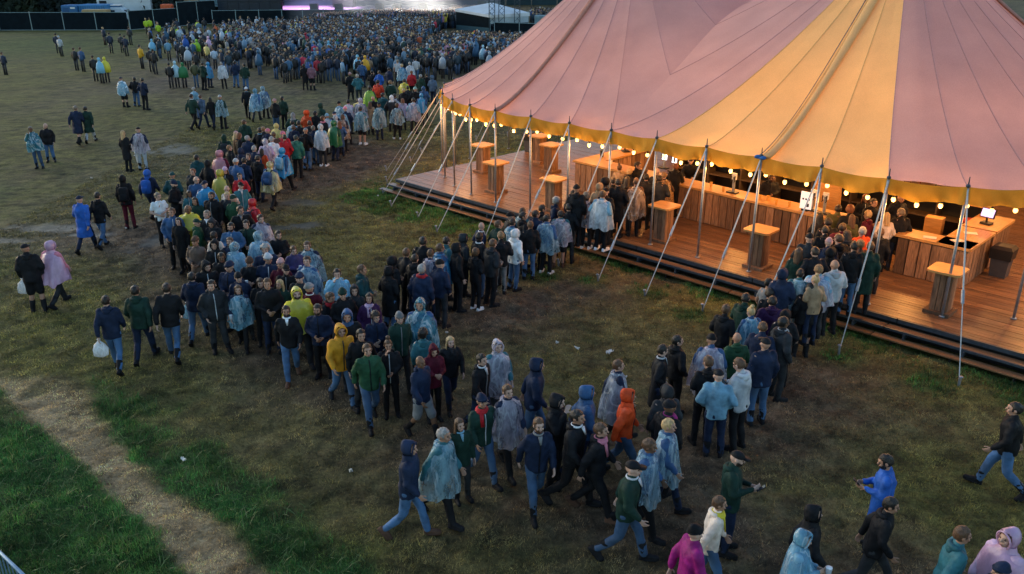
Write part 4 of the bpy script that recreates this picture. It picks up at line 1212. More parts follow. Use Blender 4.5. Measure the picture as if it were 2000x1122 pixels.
PEOPLE = [
 (2.32, 8.93, 0, 80.0, 1.72, 'wl', 'j.mg', 'bk', 'k.bk', '', 'person in magenta jacket with black beanie and black trousers striding across the foreground grass'),
 (3.71, 8.82, 0, 95.0, 1.7, 'ph', 'p.cb/lb', 'bk', 'hood', 'cup', 'person in light blue poncho with hood up and cup in hand, black trousers'),
 (2.72, 9.65, 0, 100.0, 1.64, 'wr', 'j.cr', 'je', 's.br', 'sc.ye f', 'person in cream jacket with short brown hair and yellow scarf, jeans'),
 (3.99, 9.28, 0, 95.0, 1.71, 'wl', 'j.bk', 'bk', 'hood.bk', '', 'person in black jacket with hood up and black trousers beside the cream jacket'),
 (5.99, 8.2, 0, -80.0, 1.69, 'wl', 'j.nv', 'bk', 'k.nv', '', 'person in navy jacket with navy beanie and black trousers in front of the teal hoodie'),
 (1.67, 10.36, 0, 110.0, 1.74, 'wl', 'j.dg', 'je', 'c.bk', '', 'person in dark green jacket with black cap and jeans striding across the foreground grass'),
 (5.56, 8.79, 0, 100.0, 1.82, 'wr', 'h.tl', 'bk', 's.br', '', 'person in teal hoodie with short brown hair and black trousers striding across the foreground grass'),
 (4.99, 9.59, 0, 110.0, 1.73, 'wb', 'j.bk', 'bk', 's.bk', '', 'person in black jacket with short black hair and black trousers behind the teal hoodie'),
 (6.28, 8.68, 0, -100.0, 1.8, 'wl', 'p.lp/lp', 'bk', 'hood', '', 'person in lilac poncho with hood up and black trousers beside the teal hoodie'),
 (-1.61, 10.9, 0, 105.0, 1.72, 'wl', 'j.nv', 'je', 'hood.nv', 'ns', 'person in navy jacket with hood up and brown shoes, jeans striding across the foreground grass'),
 (3.27, 10.54, 0, 95.0, 1.76, 'ph', 'j.dg', 'nv', 'c.bk', 'beard phone', 'person in dark green jacket with black cap and beard, navy trousers'),
 (1.96, 10.97, 0, 115.0, 1.73, 'wr', 'p.cl/bl', 'bk', 's.br', '', 'person in clear blue tinted poncho with short brown hair behind the cream jacket'),
 (-1.18, 11.32, 0, 115.0, 1.71, 'wr', 'p.cl/tl', 'bk', 's.gy', '', 'person in clear blue tinted poncho with short grey hair and black trousers'),
 (1.32, 11.45, 0, 110.0, 1.7, 'wr', 'j.bk', 'bk', 's.br', 'sc.pk ns', 'person in black jacket with short brown hair beside the dark green jacket with navy beanie'),
 (-0.82, 11.83, 0, 150.0, 1.62, 'st', 'j.dg', 'bk', 'l.br', 'f', 'person in dark green jacket with long brown hair beside the grey patterned poncho'),
 (0.36, 11.54, 0, 160.0, 1.81, 'wr', 'j.nv', 'je', 's.br', 'beard', 'person in navy jacket with short brown hair and beard, jeans striding across the foreground grass'),
 (2.43, 11.47, 0, 110.0, 1.8, 'wl', 'p.cl/bl', 'nv', 's.bl', '', 'person in clear blue tinted poncho with short blond hair and navy trousers'),
 (0.97, 11.74, 0, 120.0, 1.8, 'wl', 'j.bk', 'bk', 's.bk', '', 'person in black jacket with short black hair beside the dark green jacket with navy beanie'),
 (5.52, 10.55, 0, -90.0, 1.71, 'ph', 'c.bb', 'je', 's.bk', 'beard phone', 'person in bright blue long coat with short black hair and beard, jeans'),
 (-0.51, 12.36, 0, 150.0, 1.73, 'wl', 'j.dg', 'je', 'k.nv', 'sc.rd', 'person in dark green jacket with navy beanie and red scarf, jeans'),
 (0.72, 12.3, 0, 120.0, 1.78, 'hf', 'j.bk', 'bk', 'hood.bk', '', 'person in black jacket with hood up beside the dark green jacket with navy beanie'),
 (2.51, 12.06, 0, 30.0, 1.79, 's2', 'j.bk', 'bk', 'k.bk', 'sc.mg', 'person in black jacket with black beanie and magenta scarf, black trousers'),
 (1.9, 12.54, 0, 95.0, 1.7, 'wr', 'j.or', 'je', 'hood.or', '', 'person in orange jacket with hood up and jeans striding across the foreground grass'),
 (1.23, 12.58, 0, 90.0, 1.77, 'wl', 'j.bl', 'bk', 'hood.bl', '', 'person in blue jacket with hood up in front of the grey patterned poncho'),
 (-0.09, 12.69, 0, 150.0, 1.78, 'wr', 'p.lc/nv', 'bk', 's.br', '', 'person in clear lilac tinted poncho with short brown hair and black trousers'),
 (2.56, 12.6, 0, 10.0, 1.76, 'st', 'j.dk', 'bk', 'hood.dk', '', 'person in charcoal jacket with hood up in front of the grey patterned poncho'),
 (1.93, 13.63, 0, 80.0, 1.72, 'wl', 'p.gp/nv', 'bk', 's.br', '', 'person in grey patterned poncho with short brown hair and black trousers'),
 (3.67, 13.22, 0, 10.0, 1.73, 's3', 'j.lb', 'nv', 'c.bk', '', 'person in light blue jacket with black cap and navy trousers'),
 (0.34, 13.58, 0, 90.0, 1.81, 'wl', 'h.nv', 'je', 'hood.nv', '', 'person in navy hoodie with hood up and jeans striding across the foreground grass'),
 (-0.61, 13.97, 0, 130.0, 1.69, 'wl', 'j.bk', 'bk', 's.bk', 'col.wh', 'person in black jacket with short black hair beside the navy hoodie with hood up'),
 (-1.65, 13.8, 0, 130.0, 1.73, 'wl', 'j.nv', 'sg', 'b', '', 'person in navy jacket with bald head and grey shorts'),
 (3.5, 13.65, 0, 10.0, 1.79, 'f2', 'j.bk', 'bk', 's.br', '', 'person in black jacket with short brown hair behind the light blue jacket with black cap'),
 (4.14, 13.45, 0, -40.0, 1.81, 'ph', 'h.lg', 'bk', 's.br', 'phone', 'person in light grey hoodie with short brown hair and phone in hand, black trousers'),
 (-1.53, 14.45, 0, 160.0, 1.66, 'ph', 'j.mr', 'bk', 'hood.mr', 'f', 'person in maroon jacket with hood up and black trousers'),
 (2.73, 14.17, 0, 75.0, 1.75, 's3', 'c.bk', 'nv', 's.bk', '', 'person in black long coat with short black hair and navy trousers'),
 (-0.34, 14.5, 0, 150.0, 1.73, 'wr', 'p.lc/tl', 'bk', 'hood', '', 'person in clear lilac tinted poncho with hood up behind the navy hoodie with hood up'),
 (-2.7, 14.27, 0, 160.0, 1.75, 'wr', 'j.gn', 'je', 's.br', '', 'person in green jacket with short brown hair and jeans'),
 (8.24, 12.1, 0, -60.0, 1.72, 'wr', 'j.bk', 'je', 's.bk', '', 'person in black jacket with short black hair beside the navy jacket with black cap'),
 (-1.25, 14.96, 0, 160.0, 1.62, 'wr', 'j.bk', 'nv', 'l.bl', 'f', 'person in black jacket with long blond hair and navy trousers'),
 (-2.37, 14.63, 0, 160.0, 1.7, 'hf', 'j.bk', 'bk', 'u.br', 'f', 'person in black jacket with brown hair in a bun and black trousers'),
 (3.2, 14.8, 0, 80.0, 1.7, 's2', 'j.bk', 'bk', 's.bk', '', 'person in black jacket with short black hair and black trousers beside the green hoodie'),
 (-1.76, 15.06, 0, 10.0, 1.68, 's2', 'j.tl', 'nv', 'y.bk', 'f', 'person in teal jacket with curly black hair and navy trousers'),
 (3.76, 14.56, 0, 0.0, 1.76, 'f2', 'p.lc/bl', 'bk', 'k.bk', '', 'person in clear lilac tinted poncho with black beanie and black trousers'),
 (-2.97, 14.89, 0, 150.0, 1.79, 'st', 'j.bk', 'bk', 's.bk', '', 'person in black jacket with short black hair and black trousers beside the mustard jacket'),
 (4.74, 14.37, 0, 0.0, 1.83, 'st', 'j.nv', 'je', 'c.bk', '', 'person in navy jacket with black cap and jeans in the queue near the steps'),
 (4.37, 14.85, 0, 0.0, 1.69, 'fr', 'h.gn', 'bk', 'b', '', 'person in green hoodie with bald head and black trousers in the queue near the steps'),
 (-3.42, 15.08, 0, 155.0, 1.78, 'wl', 'j.mu', 'je', 'hood.mu', '', 'person in mustard jacket with hood up and jeans in the thick of the queue bend'),
 (-2.31, 15.72, 0, 160.0, 1.75, 'wl', 'j.dg', 'bk', 'k.gy', '', 'person in dark green jacket with grey beanie and black trousers'),
 (4.94, 15.29, 0, 30.0, 1.71, 'f2', 'j.nv', 'bk', 's.br', '', 'person in navy jacket with short brown hair and black trousers beside the green hoodie'),
 (-2.81, 15.92, 0, 160.0, 1.69, 'f2', 'j.nv', 'bk', 'y.dk', 'f', 'person in navy jacket with curly dark hair and black trousers'),
 (-3.36, 15.8, 0, 150.0, 1.78, 'fr', 'j.bk', 'bk', 'hood.bl', '', 'person in black jacket with blue hood up and black trousers'),
 (5.4, 15.33, 0, 60.0, 1.82, 'st', 'j.dk', 'bk', 's.bk', '', 'person in charcoal jacket with short black hair and black trousers beside the green hoodie'),
 (-1.95, 16.28, 0, 165.0, 1.81, 'fr', 'p.tb/bl', 'nv', 'hood', '', 'person in teal blue poncho with hood up and navy trousers'),
 (4.38, 16.16, 0, 30.0, 1.73, 'fr', 'j.bk', 'bk', 's.br', '', 'person in black jacket with short brown hair in front of the dark green hoodie'),
 (-4.05, 16.32, 0, 160.0, 1.7, 'fr', 'j.nv', 'bk', 's.dk', '', 'person in navy jacket with short dark hair beside the black jacket with blue hood up'),
 (-4.69, 16.13, 0, 160.0, 1.73, 'wr', 'j.bk', 'je', 's.dk', 'beard col.wh ns', 'person in black jacket with short dark hair and beard, jeans'),
 (5.64, 15.93, 0, 20.0, 1.69, 's2', 'j.bk', 'bk', 'hood.bk', '', 'person in black jacket with hood up and black trousers in front of the purple hoodie'),
 (5.02, 16.18, 0, 0.0, 1.69, 'f2', 'p.cb/bl', 'bk', 'u.bl', 'f', 'person in light blue poncho with blond hair in a bun and black trousers'),
 (-3.13, 16.98, 0, 170.0, 1.69, 's2', 'j.pu', 'nv', 'l.dk', 'sc.lp f', 'person in purple jacket with long dark hair and lilac scarf, navy trousers'),
 (-4.06, 17.07, 0, 120.0, 1.69, 'ph', 'j.bk', 'bk', 's.br', 'sc.rd', 'person in black jacket with short brown hair and red scarf, black trousers'),
 (5.51, 16.55, 0, 20.0, 1.73, 'fr', 'h.pu', 'bk', 's.bk', '', 'person in purple hoodie with short black hair and black trousers'),
 (4.93, 16.66, 0, 60.0, 1.8, 'f2', 'h.dg', 'bk', 's.bk', '', 'person in dark green hoodie with short black hair and black trousers'),
 (-3.63, 16.9, 0, 165.0, 1.81, 'fr', 'j.bk', 'bk', 'k.dg', '', 'person in black jacket with dark green beanie and black trousers'),
 (-3.46, 17.32, 0, 165.0, 1.73, 'st', 'j.dk', 'bk', 'hood.dk', '', 'person in charcoal jacket with hood up behind the black jacket with dark green beanie'),
 (-4.65, 16.99, 0, 160.0, 1.81, 'wl', 'p.ye/ye', 'bk', 'hood', 'beard', 'person in yellow poncho with hood up and beard, black trousers'),
 (-4.45, 17.4, 0, 10.0, 1.73, 's2', 'j.mr', 'bk', 'k.gy', '', 'person in maroon jacket with grey beanie and black trousers'),
 (5.71, 17.32, 0, 20.0, 1.64, 'st', 'j.bk', 'bk', 'y.dk', 'f', 'person in black jacket with curly dark hair and black trousers'),
 (6.15, 17.58, 0, 5.0, 1.63, 'fr', 'p.cl/bl', 'bk', 'y.tn', 'f', 'person in clear blue tinted poncho with curly light brown hair and black trousers'),
 (-5.24, 17.88, 0, 170.0, 1.64, 's2', 'j.dg', 'bk', 'l.bl', 'f', 'person in dark green jacket with long blond hair and black trousers'),
 (-6.22, 17.72, 0, 165.0, 1.61, 'wl', 'p.cb/nv', 'bk', 'l.br', 'cup f', 'person in light blue poncho with long brown hair and cup in hand, black trousers'),
 (5.73, 17.79, 0, 40.0, 1.7, 's2', 't.gy', 'bk', 's.bk', 'f', 'person in grey top with short black hair and black trousers'),
 (-5.44, 17.46, 0, 175.0, 1.83, 'fr', 'j.bk', 'bk', 's.br', '', 'person in black jacket with short brown hair beside the yellow poncho with hood up'),
 (6.54, 17.35, 0, 0.0, 1.75, 'st', 'h.bk', 'sh', 's.bk', '', 'person in black hoodie with short black hair and black shorts'),
 (-5.78, 17.94, 0, 165.0, 1.65, 'ph', 'j.bk', 'bk', 'l.db', 'f cup', 'person in black jacket with long dark brown hair and cup in hand, black trousers'),
 (-4.84, 18.11, 0, 170.0, 1.72, 'st', 'j.dk', 'bk', 'k.nv', '', 'person in charcoal jacket with navy beanie and black trousers'),
 (-2.93, 18.54, 0, 40.0, 1.69, 'fr', 'c.bk', 'je', 'hood.bk', '', 'person in black long coat with hood up and jeans'),
 (-2.19, 18.49, 0, 30.0, 1.77, 'st', 'j.nv', 'bk', 's.gy', 'sc.rd', 'person in navy jacket with short grey hair and red scarf, black trousers'),
 (-4.03, 18.21, 0, 170.0, 1.77, 'hf', 'p.cl/cb', 'bk', 's.bk', '', 'person in clear blue tinted poncho with short black hair behind the purple jacket'),
 (-8.61, 16.57, 0, -10.0, 1.76, 'wl', 'h.nv', 'je', 's.bk', 'bg.wh', 'person in navy hoodie with short black hair and a held bag, jeans'),
 (-6.7, 17.56, 0, 170.0, 1.77, 's2', 'j.dk', 'bk', 's.dk', '', 'person in charcoal jacket with short dark hair beside the charcoal jacket with navy beanie'),
 (-3.46, 18.36, 0, 90.0, 1.83, 'fr', 'h.dt', 'bk', 's.br', '', 'person in dark teal hoodie with short brown hair and black trousers'),
 (-7.61, 17.15, 0, -10.0, 1.81, 'wl', 'j.bk', 'je', 's.dk', '', 'person in black jacket with short dark hair and jeans walking away over the trampled field'),
 (-1.73, 18.89, 0, 40.0, 1.73, 's2', 'j.nv', 'bk', 'k.bk', '', 'person in navy jacket with black beanie and black trousers in front of the blue poncho'),
 (-8.2, 17.07, 0, -5.0, 1.78, 'wr', 'j.dg', 'nv', 's.bk', '', 'person in dark green jacket with short black hair and navy trousers'),
 (-6.27, 18.22, 0, 175.0, 1.71, 'st', 'j.nv', 'bk', 'k.bk', '', 'person in navy jacket with black beanie behind the light blue poncho with long brown hair'),
 (6.65, 17.22, 0.33, 0.0, 1.62, 'f2', 'j.tn', 'bk', 'u.bl', 'E f', 'person in tan jacket with blond hair in a bun and black trousers'),
 (6.34, 17.56, 0.33, 20.0, 1.66, 'fr', 'p.cl/tl', 'bk', 's.dk', 'E f', 'person in clear blue tinted poncho with short dark hair and black trousers'),
 (-2.42, 19.25, 0, 45.0, 1.75, 'st', 'j.bk', 'bk', 's.dk', '', 'person in black jacket with short dark hair behind the black long coat with hood up'),
 (5.95, 17.3, 0.33, 30.0, 1.78, 's2', 'j.nv', 'bk', 'hood.nv', 'E', 'person in navy jacket with hood up beside the black jacket with curly dark hair'),
 (-5.27, 18.42, 0, 170.0, 1.81, 'f2', 'j.bk', 'bk', 'c.bk', '', 'person in black jacket with black cap beside the charcoal jacket with navy beanie'),
 (-7.37, 18.13, 0, -10.0, 1.71, 'wr', 'j.nv', 'je', 's.bk', 'bg.lb', 'person in navy jacket with short black hair and a held bag, jeans'),
 (-2.93, 19.33, 0, 60.0, 1.69, 'f2', 'j.bk', 'bk', 'hood.bk', '', 'person in black jacket with hood up behind the black long coat with hood up'),
 (6.87, 17.63, 0.33, 20.0, 1.72, 'st', 'p.lc/lb', 'bk', 's.tn', 'E', 'person in clear lilac tinted poncho with short light brown hair and black trousers'),
 (-5.52, 18.81, 0, 180.0, 1.8, 's2', 'j.mr', 'bk', 'k.tp', '', 'person in maroon jacket with dusty pink beanie and black trousers'),
 (-4.87, 18.95, 0, 175.0, 1.81, 'st', 'p.cl/bl', 'nv', 's.dk', '', 'person in clear blue tinted poncho with short dark hair and navy trousers'),
 (-0.92, 20.01, 0, 30.0, 1.63, 'f2', 'h.bk', 'bk', 'y.br', 'f ws', 'person in black hoodie with curly brown hair and white shoes, black trousers'),
 (-2.64, 19.68, 0, 45.0, 1.77, 's3', 'j.bk', 'bk', 's.br', '', 'person in black jacket with short brown hair and black trousers beside the blue poncho'),
 (-2.04, 19.72, 0, 60.0, 1.74, 's3', 'p.lc/nv', 'nv', 's.br', '', 'person in clear lilac tinted poncho with short brown hair and navy trousers'),
 (-6.68, 18.7, 0, 175.0, 1.78, 'fr', 'j.nv', 'bk', 'k.nv', '', 'person in navy jacket with navy beanie in front of the black jacket with brown beanie'),
 (-1.78, 20.1, 0, 50.0, 1.76, 'st', 'p.bl/bl', 'nv', 's.br', '', 'person in blue poncho with short brown hair and navy trousers'),
 (-6.35, 19.12, 0, 175.0, 1.75, 'ph', 'j.bk', 'bk', 'k.br', 'cup', 'person in black jacket with brown beanie and cup in hand, black trousers'),
 (-5.89, 19.1, 0, 175.0, 1.82, 's3', 'j.nv', 'bk', 'k.lg', '', 'person in navy jacket with light grey beanie and black trousers'),
 (-1.37, 19.89, 0, 50.0, 1.82, 'st', 'j.bk', 'bk', 'hood.bk', '', 'person in black jacket with hood up beside the black hoodie with curly brown hair'),
 (-7.35, 18.93, 0, 165.0, 1.73, 'f2', 'j.bk', 'bk', 'hood.bk', '', 'person in black jacket with hood up beside the black jacket with brown beanie'),
 (-0.57, 20.31, 0, 40.0, 1.8, 'f2', 'j.dk', 'bk', 's.br', '', 'person in charcoal jacket with short brown hair and black trousers'),
 (7.29, 17.84, 0.33, 0.0, 1.8, 'fr', 'h.lg', 'bk', 'b', 'E', 'person in light grey hoodie with bald head and black trousers'),
 (-7.08, 19.37, 0, 170.0, 1.78, 'f2', 'j.bk', 'bk', 's.bk', '', 'person in black jacket with short black hair beside the black jacket with brown beanie'),
 (-1.69, 20.7, 0, 60.0, 1.73, 'f2', 'j.tl', 'bk', 's.bk', '', 'person in teal jacket with short black hair and black trousers'),
 (-2.25, 20.39, 0, 30.0, 1.82, 'st', 'j.bk', 'bk', 's.bk', '', 'person in black jacket with short black hair and black trousers beside the blue poncho'),
 (-5.48, 20.16, 0, 160.0, 1.71, 'ph', 'j.pn', 'bk', 's.br', 'cup f', 'person in purple navy jacket with short brown hair and cup in hand, black trousers'),
 (-1.3, 20.95, 0, 60.0, 1.73, 'fr', 'j.dk', 'bk', 'hood.dk', '', 'person in charcoal jacket with hood up beside the teal jacket with short black hair'),
 (-5.18, 20.51, 0, 160.0, 1.69, 'fr', 'p.cl/nv', 'bk', 's.br', '', 'person in clear blue tinted poncho with short brown hair behind the purple navy jacket'),
 (6.63, 18.49, 0.5, 0.0, 1.7, 's2', 'j.dg', 'bk', 'l.br', 'D f', 'person in dark green jacket with long brown hair and black trousers beside the grey top'),
 (-6.13, 19.97, 0, 150.0, 1.78, 'fr', 'j.nv', 'bk', 'y.gy', '', 'person in navy jacket with curly grey hair and black trousers beside the purple navy jacket'),
 (-0.86, 20.85, 0, 50.0, 1.81, 'f2', 'j.bk', 'je', 's.bk', 'col.wh', 'person in black jacket with short black hair behind the charcoal jacket with short brown hair'),
 (6.99, 18.19, 0.5, 15.0, 1.77, 's3', 'c.bk', 'bk', 's.dk', 'D', 'person in black long coat with short dark hair and black trousers beside the grey top'),
 (-0.34, 21.11, 0, 5.0, 1.74, 'f2', 'j.bk', 'gy', 's.tn', '', 'person in black jacket with short light brown hair and grey trousers'),
 (0.03, 21.4, 0, 30.0, 1.72, 'st', 'h.wh', 'je', 'hood.wh', '', 'person in white hoodie with hood up and jeans in the queue climbing towards the deck'),
 (-7.0, 20.25, 0, 20.0, 1.72, 'st', 'p.cl/lb', 'bk', 'hood', '', 'person in clear blue tinted poncho with hood up beside the brown fur jacket'),
 (7.43, 18.46, 0.5, 10.0, 1.69, 's2', 'j.bk', 'bk', 'hood.bk', 'D', 'person in black jacket with hood up behind the light grey hoodie with bald head'),
 (-7.34, 20.72, 0, 175.0, 1.7, 's2', 'j.nv', 'bk', 's.br', '', 'person in navy jacket with short brown hair in front of the cream hoodie'),
 (-7.52, 20.29, 0, 175.0, 1.81, 'fr', 'j.bk', 'bk', 'hood.bk', '', 'person in black jacket with hood up and black trousers beside the brown fur jacket'),
 (7.89, 18.52, 0.5, 20.0, 1.81, 'st', 'j.bk', 'je', 's.bk', 'D', 'person in black jacket with short black hair behind the light grey hoodie with bald head'),
 (-0.91, 22.05, 0, 50.0, 1.71, 's3', 'j.nv', 'bk', 'b', 'col.wh', 'person in navy jacket with bald head and black trousers'),
 (-6.22, 21.29, 0, 170.0, 1.73, 'f2', 'j.bk', 'bk', 's.bk', '', 'person in black jacket with short black hair and black trousers behind the purple navy jacket'),
 (-0.43, 21.83, 0, 60.0, 1.82, 's2', 'j.dg', 'bk', 's.br', '', 'person in dark green jacket with short brown hair behind the white hoodie with hood up'),
 (0.46, 22.27, 0, 10.0, 1.69, 'st', 'j.bk', 'je', 's.br', '', 'person in black jacket with short brown hair and jeans'),
 (8.33, 18.65, 0.5, 10.0, 1.79, 'st', 'c.dg', 'bk', 's.br', 'D', 'person in dark green long coat with short brown hair and black trousers'),
 (7.42, 18.92, 0.5, 20.0, 1.76, 'f2', 'j.nv', 'bk', 'k.tp', 'D', 'person in navy jacket with dusty pink beanie and black trousers'),
 (-8.17, 20.59, 0, 175.0, 1.77, 'fr', 'j.fb', 'bk', 'k.br', '', 'person in brown fur jacket with brown beanie and black trousers'),
 (-0.06, 22.4, 0, 60.0, 1.69, 'st', 'p.cb/bl', 'bk', 's.dk', '', 'person in light blue poncho with short dark hair and black trousers'),
 (7.05, 19.21, 0.5, 30.0, 1.8, 's3', 'j.dk', 'bk', 'k.bk', 'D', 'person in charcoal jacket with black beanie and black trousers'),
 (-6.53, 20.94, 0, 10.0, 1.82, 's2', 'p.cl/lb', 'bk', 'hood', '', 'person in clear blue tinted poncho with hood up beside the purple navy jacket'),
 (7.84, 19.09, 0.5, 0.0, 1.81, 'st', 'j.bk', 'bk', 's.br', 'D', 'person in black jacket with short brown hair beside the navy jacket with dusty pink beanie'),
 (8.44, 19.28, 0.5, -10.0, 1.6, 'f2', 'j.br', 'bk', 'y.tn', 'D f', 'person in brown jacket with curly light brown hair and black trousers'),
 (-7.86, 21.33, 0, 10.0, 1.64, 's2', 'h.cr', 'bk', 'y.dk', 'f', 'person in cream hoodie with curly dark hair and black trousers'),
 (0.97, 22.64, 0, 40.0, 1.74, 's2', 'p.cl/bl', 'bk', 's.bk', 'ws', 'person in clear blue tinted poncho with short black hair and white shoes, black trousers'),
 (0.29, 22.7, 0, 50.0, 1.81, 's2', 'j.bk', 'bk', 's.bk', '', 'person in black jacket with short black hair behind the white hoodie with hood up'),
 (-0.1, 23.0, 0, 60.0, 1.7, 'st', 'j.bk', 'bk', 'k.bk', '', 'person in black jacket with black beanie behind the light blue poncho with short dark hair'),
 (8.19, 19.66, 0.5, 10.0, 1.72, 'f2', 'j.dk', 'bk', 'l.dk', 'D f', 'person in charcoal jacket with long dark hair and black trousers'),
 (0.72, 23.03, 0, 40.0, 1.76, 's2', 'j.nv', 'bk', 's.dk', '', 'person in navy jacket with short dark hair behind the white hoodie with hood up'),
 (7.73, 19.87, 0.5, 10.0, 1.75, 'f2', 'j.bk', 'bk', 's.bk', 'D', 'person in black jacket with short black hair beside the charcoal jacket with long dark hair'),
 (1.35, 23.25, 0, 20.0, 1.69, 'st', 'p.lc/tl', 'sh', 's.bk', 'ns', 'person in clear lilac tinted poncho with short black hair and brown shoes, black shorts'),
 (0.3, 23.21, 0, 60.0, 1.78, 'f2', 'p.cl/tl', 'bk', 's.bk', '', 'person in clear blue tinted poncho with short black hair behind the blue poncho'),
 (-7.63, 21.95, 0, 175.0, 1.75, 'fr', 'j.fl', 'bk', 's.bk', 'beard', 'person in blue fleece with short black hair and beard, black trousers'),
 (-7.25, 22.22, 0, 180.0, 1.74, 'fr', 'j.dg', 'bk', 's.dk', '', 'person in dark green jacket with short dark hair and black trousers beside the blue fleece'),
 (9.07, 19.93, 0.5, 5.0, 1.71, 'st', 'j.bk', 'bk', 's.br', 'D', 'person in black jacket with short brown hair beside the orange jacket with short grey hair'),
 (-11.74, 20.28, 0, 10.0, 1.73, 'wl', 'p.lp/pk', 'bk', 'hood', '', 'person in lilac poncho with hood up and black trousers beside the brown fur jacket'),
 (-12.06, 19.88, 0, -5.0, 1.81, 's2', 'j.bk', 'sh', 'c.bk', 'bg.wh', 'person in black jacket with black cap and a held bag, black shorts'),
 (8.26, 20.13, 0.5, 15.0, 1.76, 'fr', 'j.mr', 'bk', 's.dk', 'D', 'person in maroon jacket with short dark hair and black trousers'),
 (8.62, 19.84, 0.5, 5.0, 1.79, 'st', 'j.or', 'bk', 's.gy', 'D', 'person in orange jacket with short grey hair and black trousers'),
 (0.89, 23.52, 0, 80.0, 1.78, 'fr', 'j.bk', 'bk', 's.dk', '', 'person in black jacket with short dark hair beside the white poncho with short brown hair'),
 (-7.03, 22.62, 0, 170.0, 1.76, 'f2', 'p.lc/nv', 'bk', 's.dk', '', 'person in clear lilac tinted poncho with short dark hair behind the blue fleece'),
 (1.66, 23.59, 0, 30.0, 1.8, 's3', 'j.bk', 'bk', 's.bk', '', 'person in black jacket with short black hair beside the white poncho with short brown hair'),
 (8.1, 20.56, 0.5, 10.0, 1.76, 'st', 'j.bk', 'bk', 's.bk', 'D', 'person in black jacket with short black hair behind the maroon jacket with short dark hair'),
 (-8.21, 22.34, 0, 170.0, 1.76, 'ph', 'j.bk', 'bk', 'hood.dk', '', 'person in black jacket with charcoal hood up and black trousers'),
 (-8.7, 22.33, 0, 90.0, 1.74, 's2', 'j.gn', 'bk', 'c.dg', '', 'person in green jacket with dark green cap and black trousers'),
 (-9.34, 22.72, 0, 165.0, 1.64, 'st', 'c.bk', 'bk', 'l.bk', 'f', 'person in black long coat with long black hair and black trousers beside the blue fleece'),
 (8.12, 21.34, 0.5, 20.0, 1.65, 'le', 'c.bk', 'bk', 'l.bk', 'D f', 'person in black long coat with long black hair beside the olive long coat'),
 (8.87, 21.16, 0.5, -20.0, 1.68, 'fr', 'c.ol', 'bk', 'l.br', 'D f', 'person in olive long coat with long brown hair and black trousers'),
 (1.26, 24.35, 0, 100.0, 1.77, 'f2', 'j.nv', 'bk', 'y.gy', '', 'person in navy jacket with curly grey hair beside the tan jacket with hood up'),
 (-8.63, 22.99, 0, 175.0, 1.76, 's2', 'j.bk', 'bk', 's.gb', '', 'person in black jacket with short greying brown hair and black trousers'),
 (-7.8, 23.45, 0, 175.0, 1.8, 's3', 'j.bk', 'bk', 's.dk', '', 'person in black jacket with short dark hair in front of the red poncho'),
 (9.91, 21.5, 0.5, 0.0, 1.63, 's3', 'c.cr', 'bk', 'l.bl', 'D f', 'person in cream long coat with long blond hair and black trousers'),
 (2.21, 23.92, 0.33, 20.0, 1.7, 'f2', 'p.lc/dk', 'bk', 'y.gb', 'E ws f', 'person in clear lilac tinted poncho with curly greying brown hair and white shoes, black trousers'),
 (9.48, 21.65, 0.5, -20.0, 1.64, 'f2', 'j.mr', 'bk', 'y.bl', 'D f', 'person in maroon jacket with curly blond hair and black trousers'),
 (-9.7, 23.09, 0, 170.0, 1.8, 's2', 'j.bl', 'bk', 's.br', '', 'person in blue jacket with short brown hair and black trousers'),
 (1.76, 24.13, 0.33, 30.0, 1.73, 's2', 'c.nv', 'gy', 'l.bk', 'E f', 'person in navy long coat with long black hair and grey trousers'),
 (8.77, 22.02, 0.5, 10.0, 1.7, 'fr', 'j.ol', 'bk', 's.bk', 'D', 'person in olive jacket with short black hair and black trousers'),
 (2.58, 23.26, 0.5, 20.0, 1.77, 's3', 'p.wt/lb', 'bk', 's.br', 'D ws', 'person in white poncho with short brown hair and white shoes, black trousers'),
 (-9.33, 23.44, 0, 175.0, 1.8, 'fr', 'p.ye/ye', 'bk', 'b', '', 'person in yellow poncho with bald head and black trousers'),
 (-7.75, 24.29, 0, 15.0, 1.73, 's2', 'p.rd/rd', 'nv', 'hood', 'bp.nv', 'person in red poncho with hood up and navy backpack, navy trousers'),
 (10.35, 21.63, 0.5, 10.0, 1.71, 'f2', 'j.bk', 'nv', 's.gb', 'D', 'person in black jacket with short greying brown hair and navy trousers'),
 (9.02, 21.64, 0.5, 10.0, 1.78, 'fr', 'j.bk', 'bk', 'y.rb', 'D', 'person in black jacket with curly reddish brown hair and black trousers'),
 (2.76, 23.83, 0.5, 20.0, 1.7, 's3', 'j.bk', 'bk', 'k.bk', 'D', 'person in black jacket with black beanie in front of the tan jacket with hood up'),
 (1.83, 23.66, 0.5, 30.0, 1.82, 'st', 'j.bk', 'bk', 'k.bk', 'D', 'person in black jacket with black beanie beside the white poncho with short brown hair'),
 (-8.41, 24.75, 0, 0.0, 1.73, 's2', 'j.gn', 'bk', 'k.dg', '', 'person in green jacket with dark green beanie and black trousers'),
 (2.54, 24.24, 0.5, 20.0, 1.73, 's2', 'j.tn', 'bk', 'hood.tn', 'D', 'person in tan jacket with hood up and black trousers'),
 (-9.53, 24.69, 0, 160.0, 1.71, 'fr', 'j.dg', 'bk', 'l.bk', 'f', 'person in dark green jacket with long black hair and black trousers'),
 (-8.72, 25.12, 0, 175.0, 1.76, 'st', 'j.dk', 'bk', 's.bl', '', 'person in charcoal jacket with short blond hair and black trousers'),
 (9.96, 22.69, 0.5, 160.0, 1.72, 'le', 'j.bk', 'bk', 's.dk', 'D', 'person in black jacket with short dark hair behind the maroon jacket with curly blond hair'),
 (-9.12, 24.9, 0, 175.0, 1.8, 'st', 'j.bk', 'bk', 's.bk', 'beard', 'person in black jacket with short black hair and beard, black trousers'),
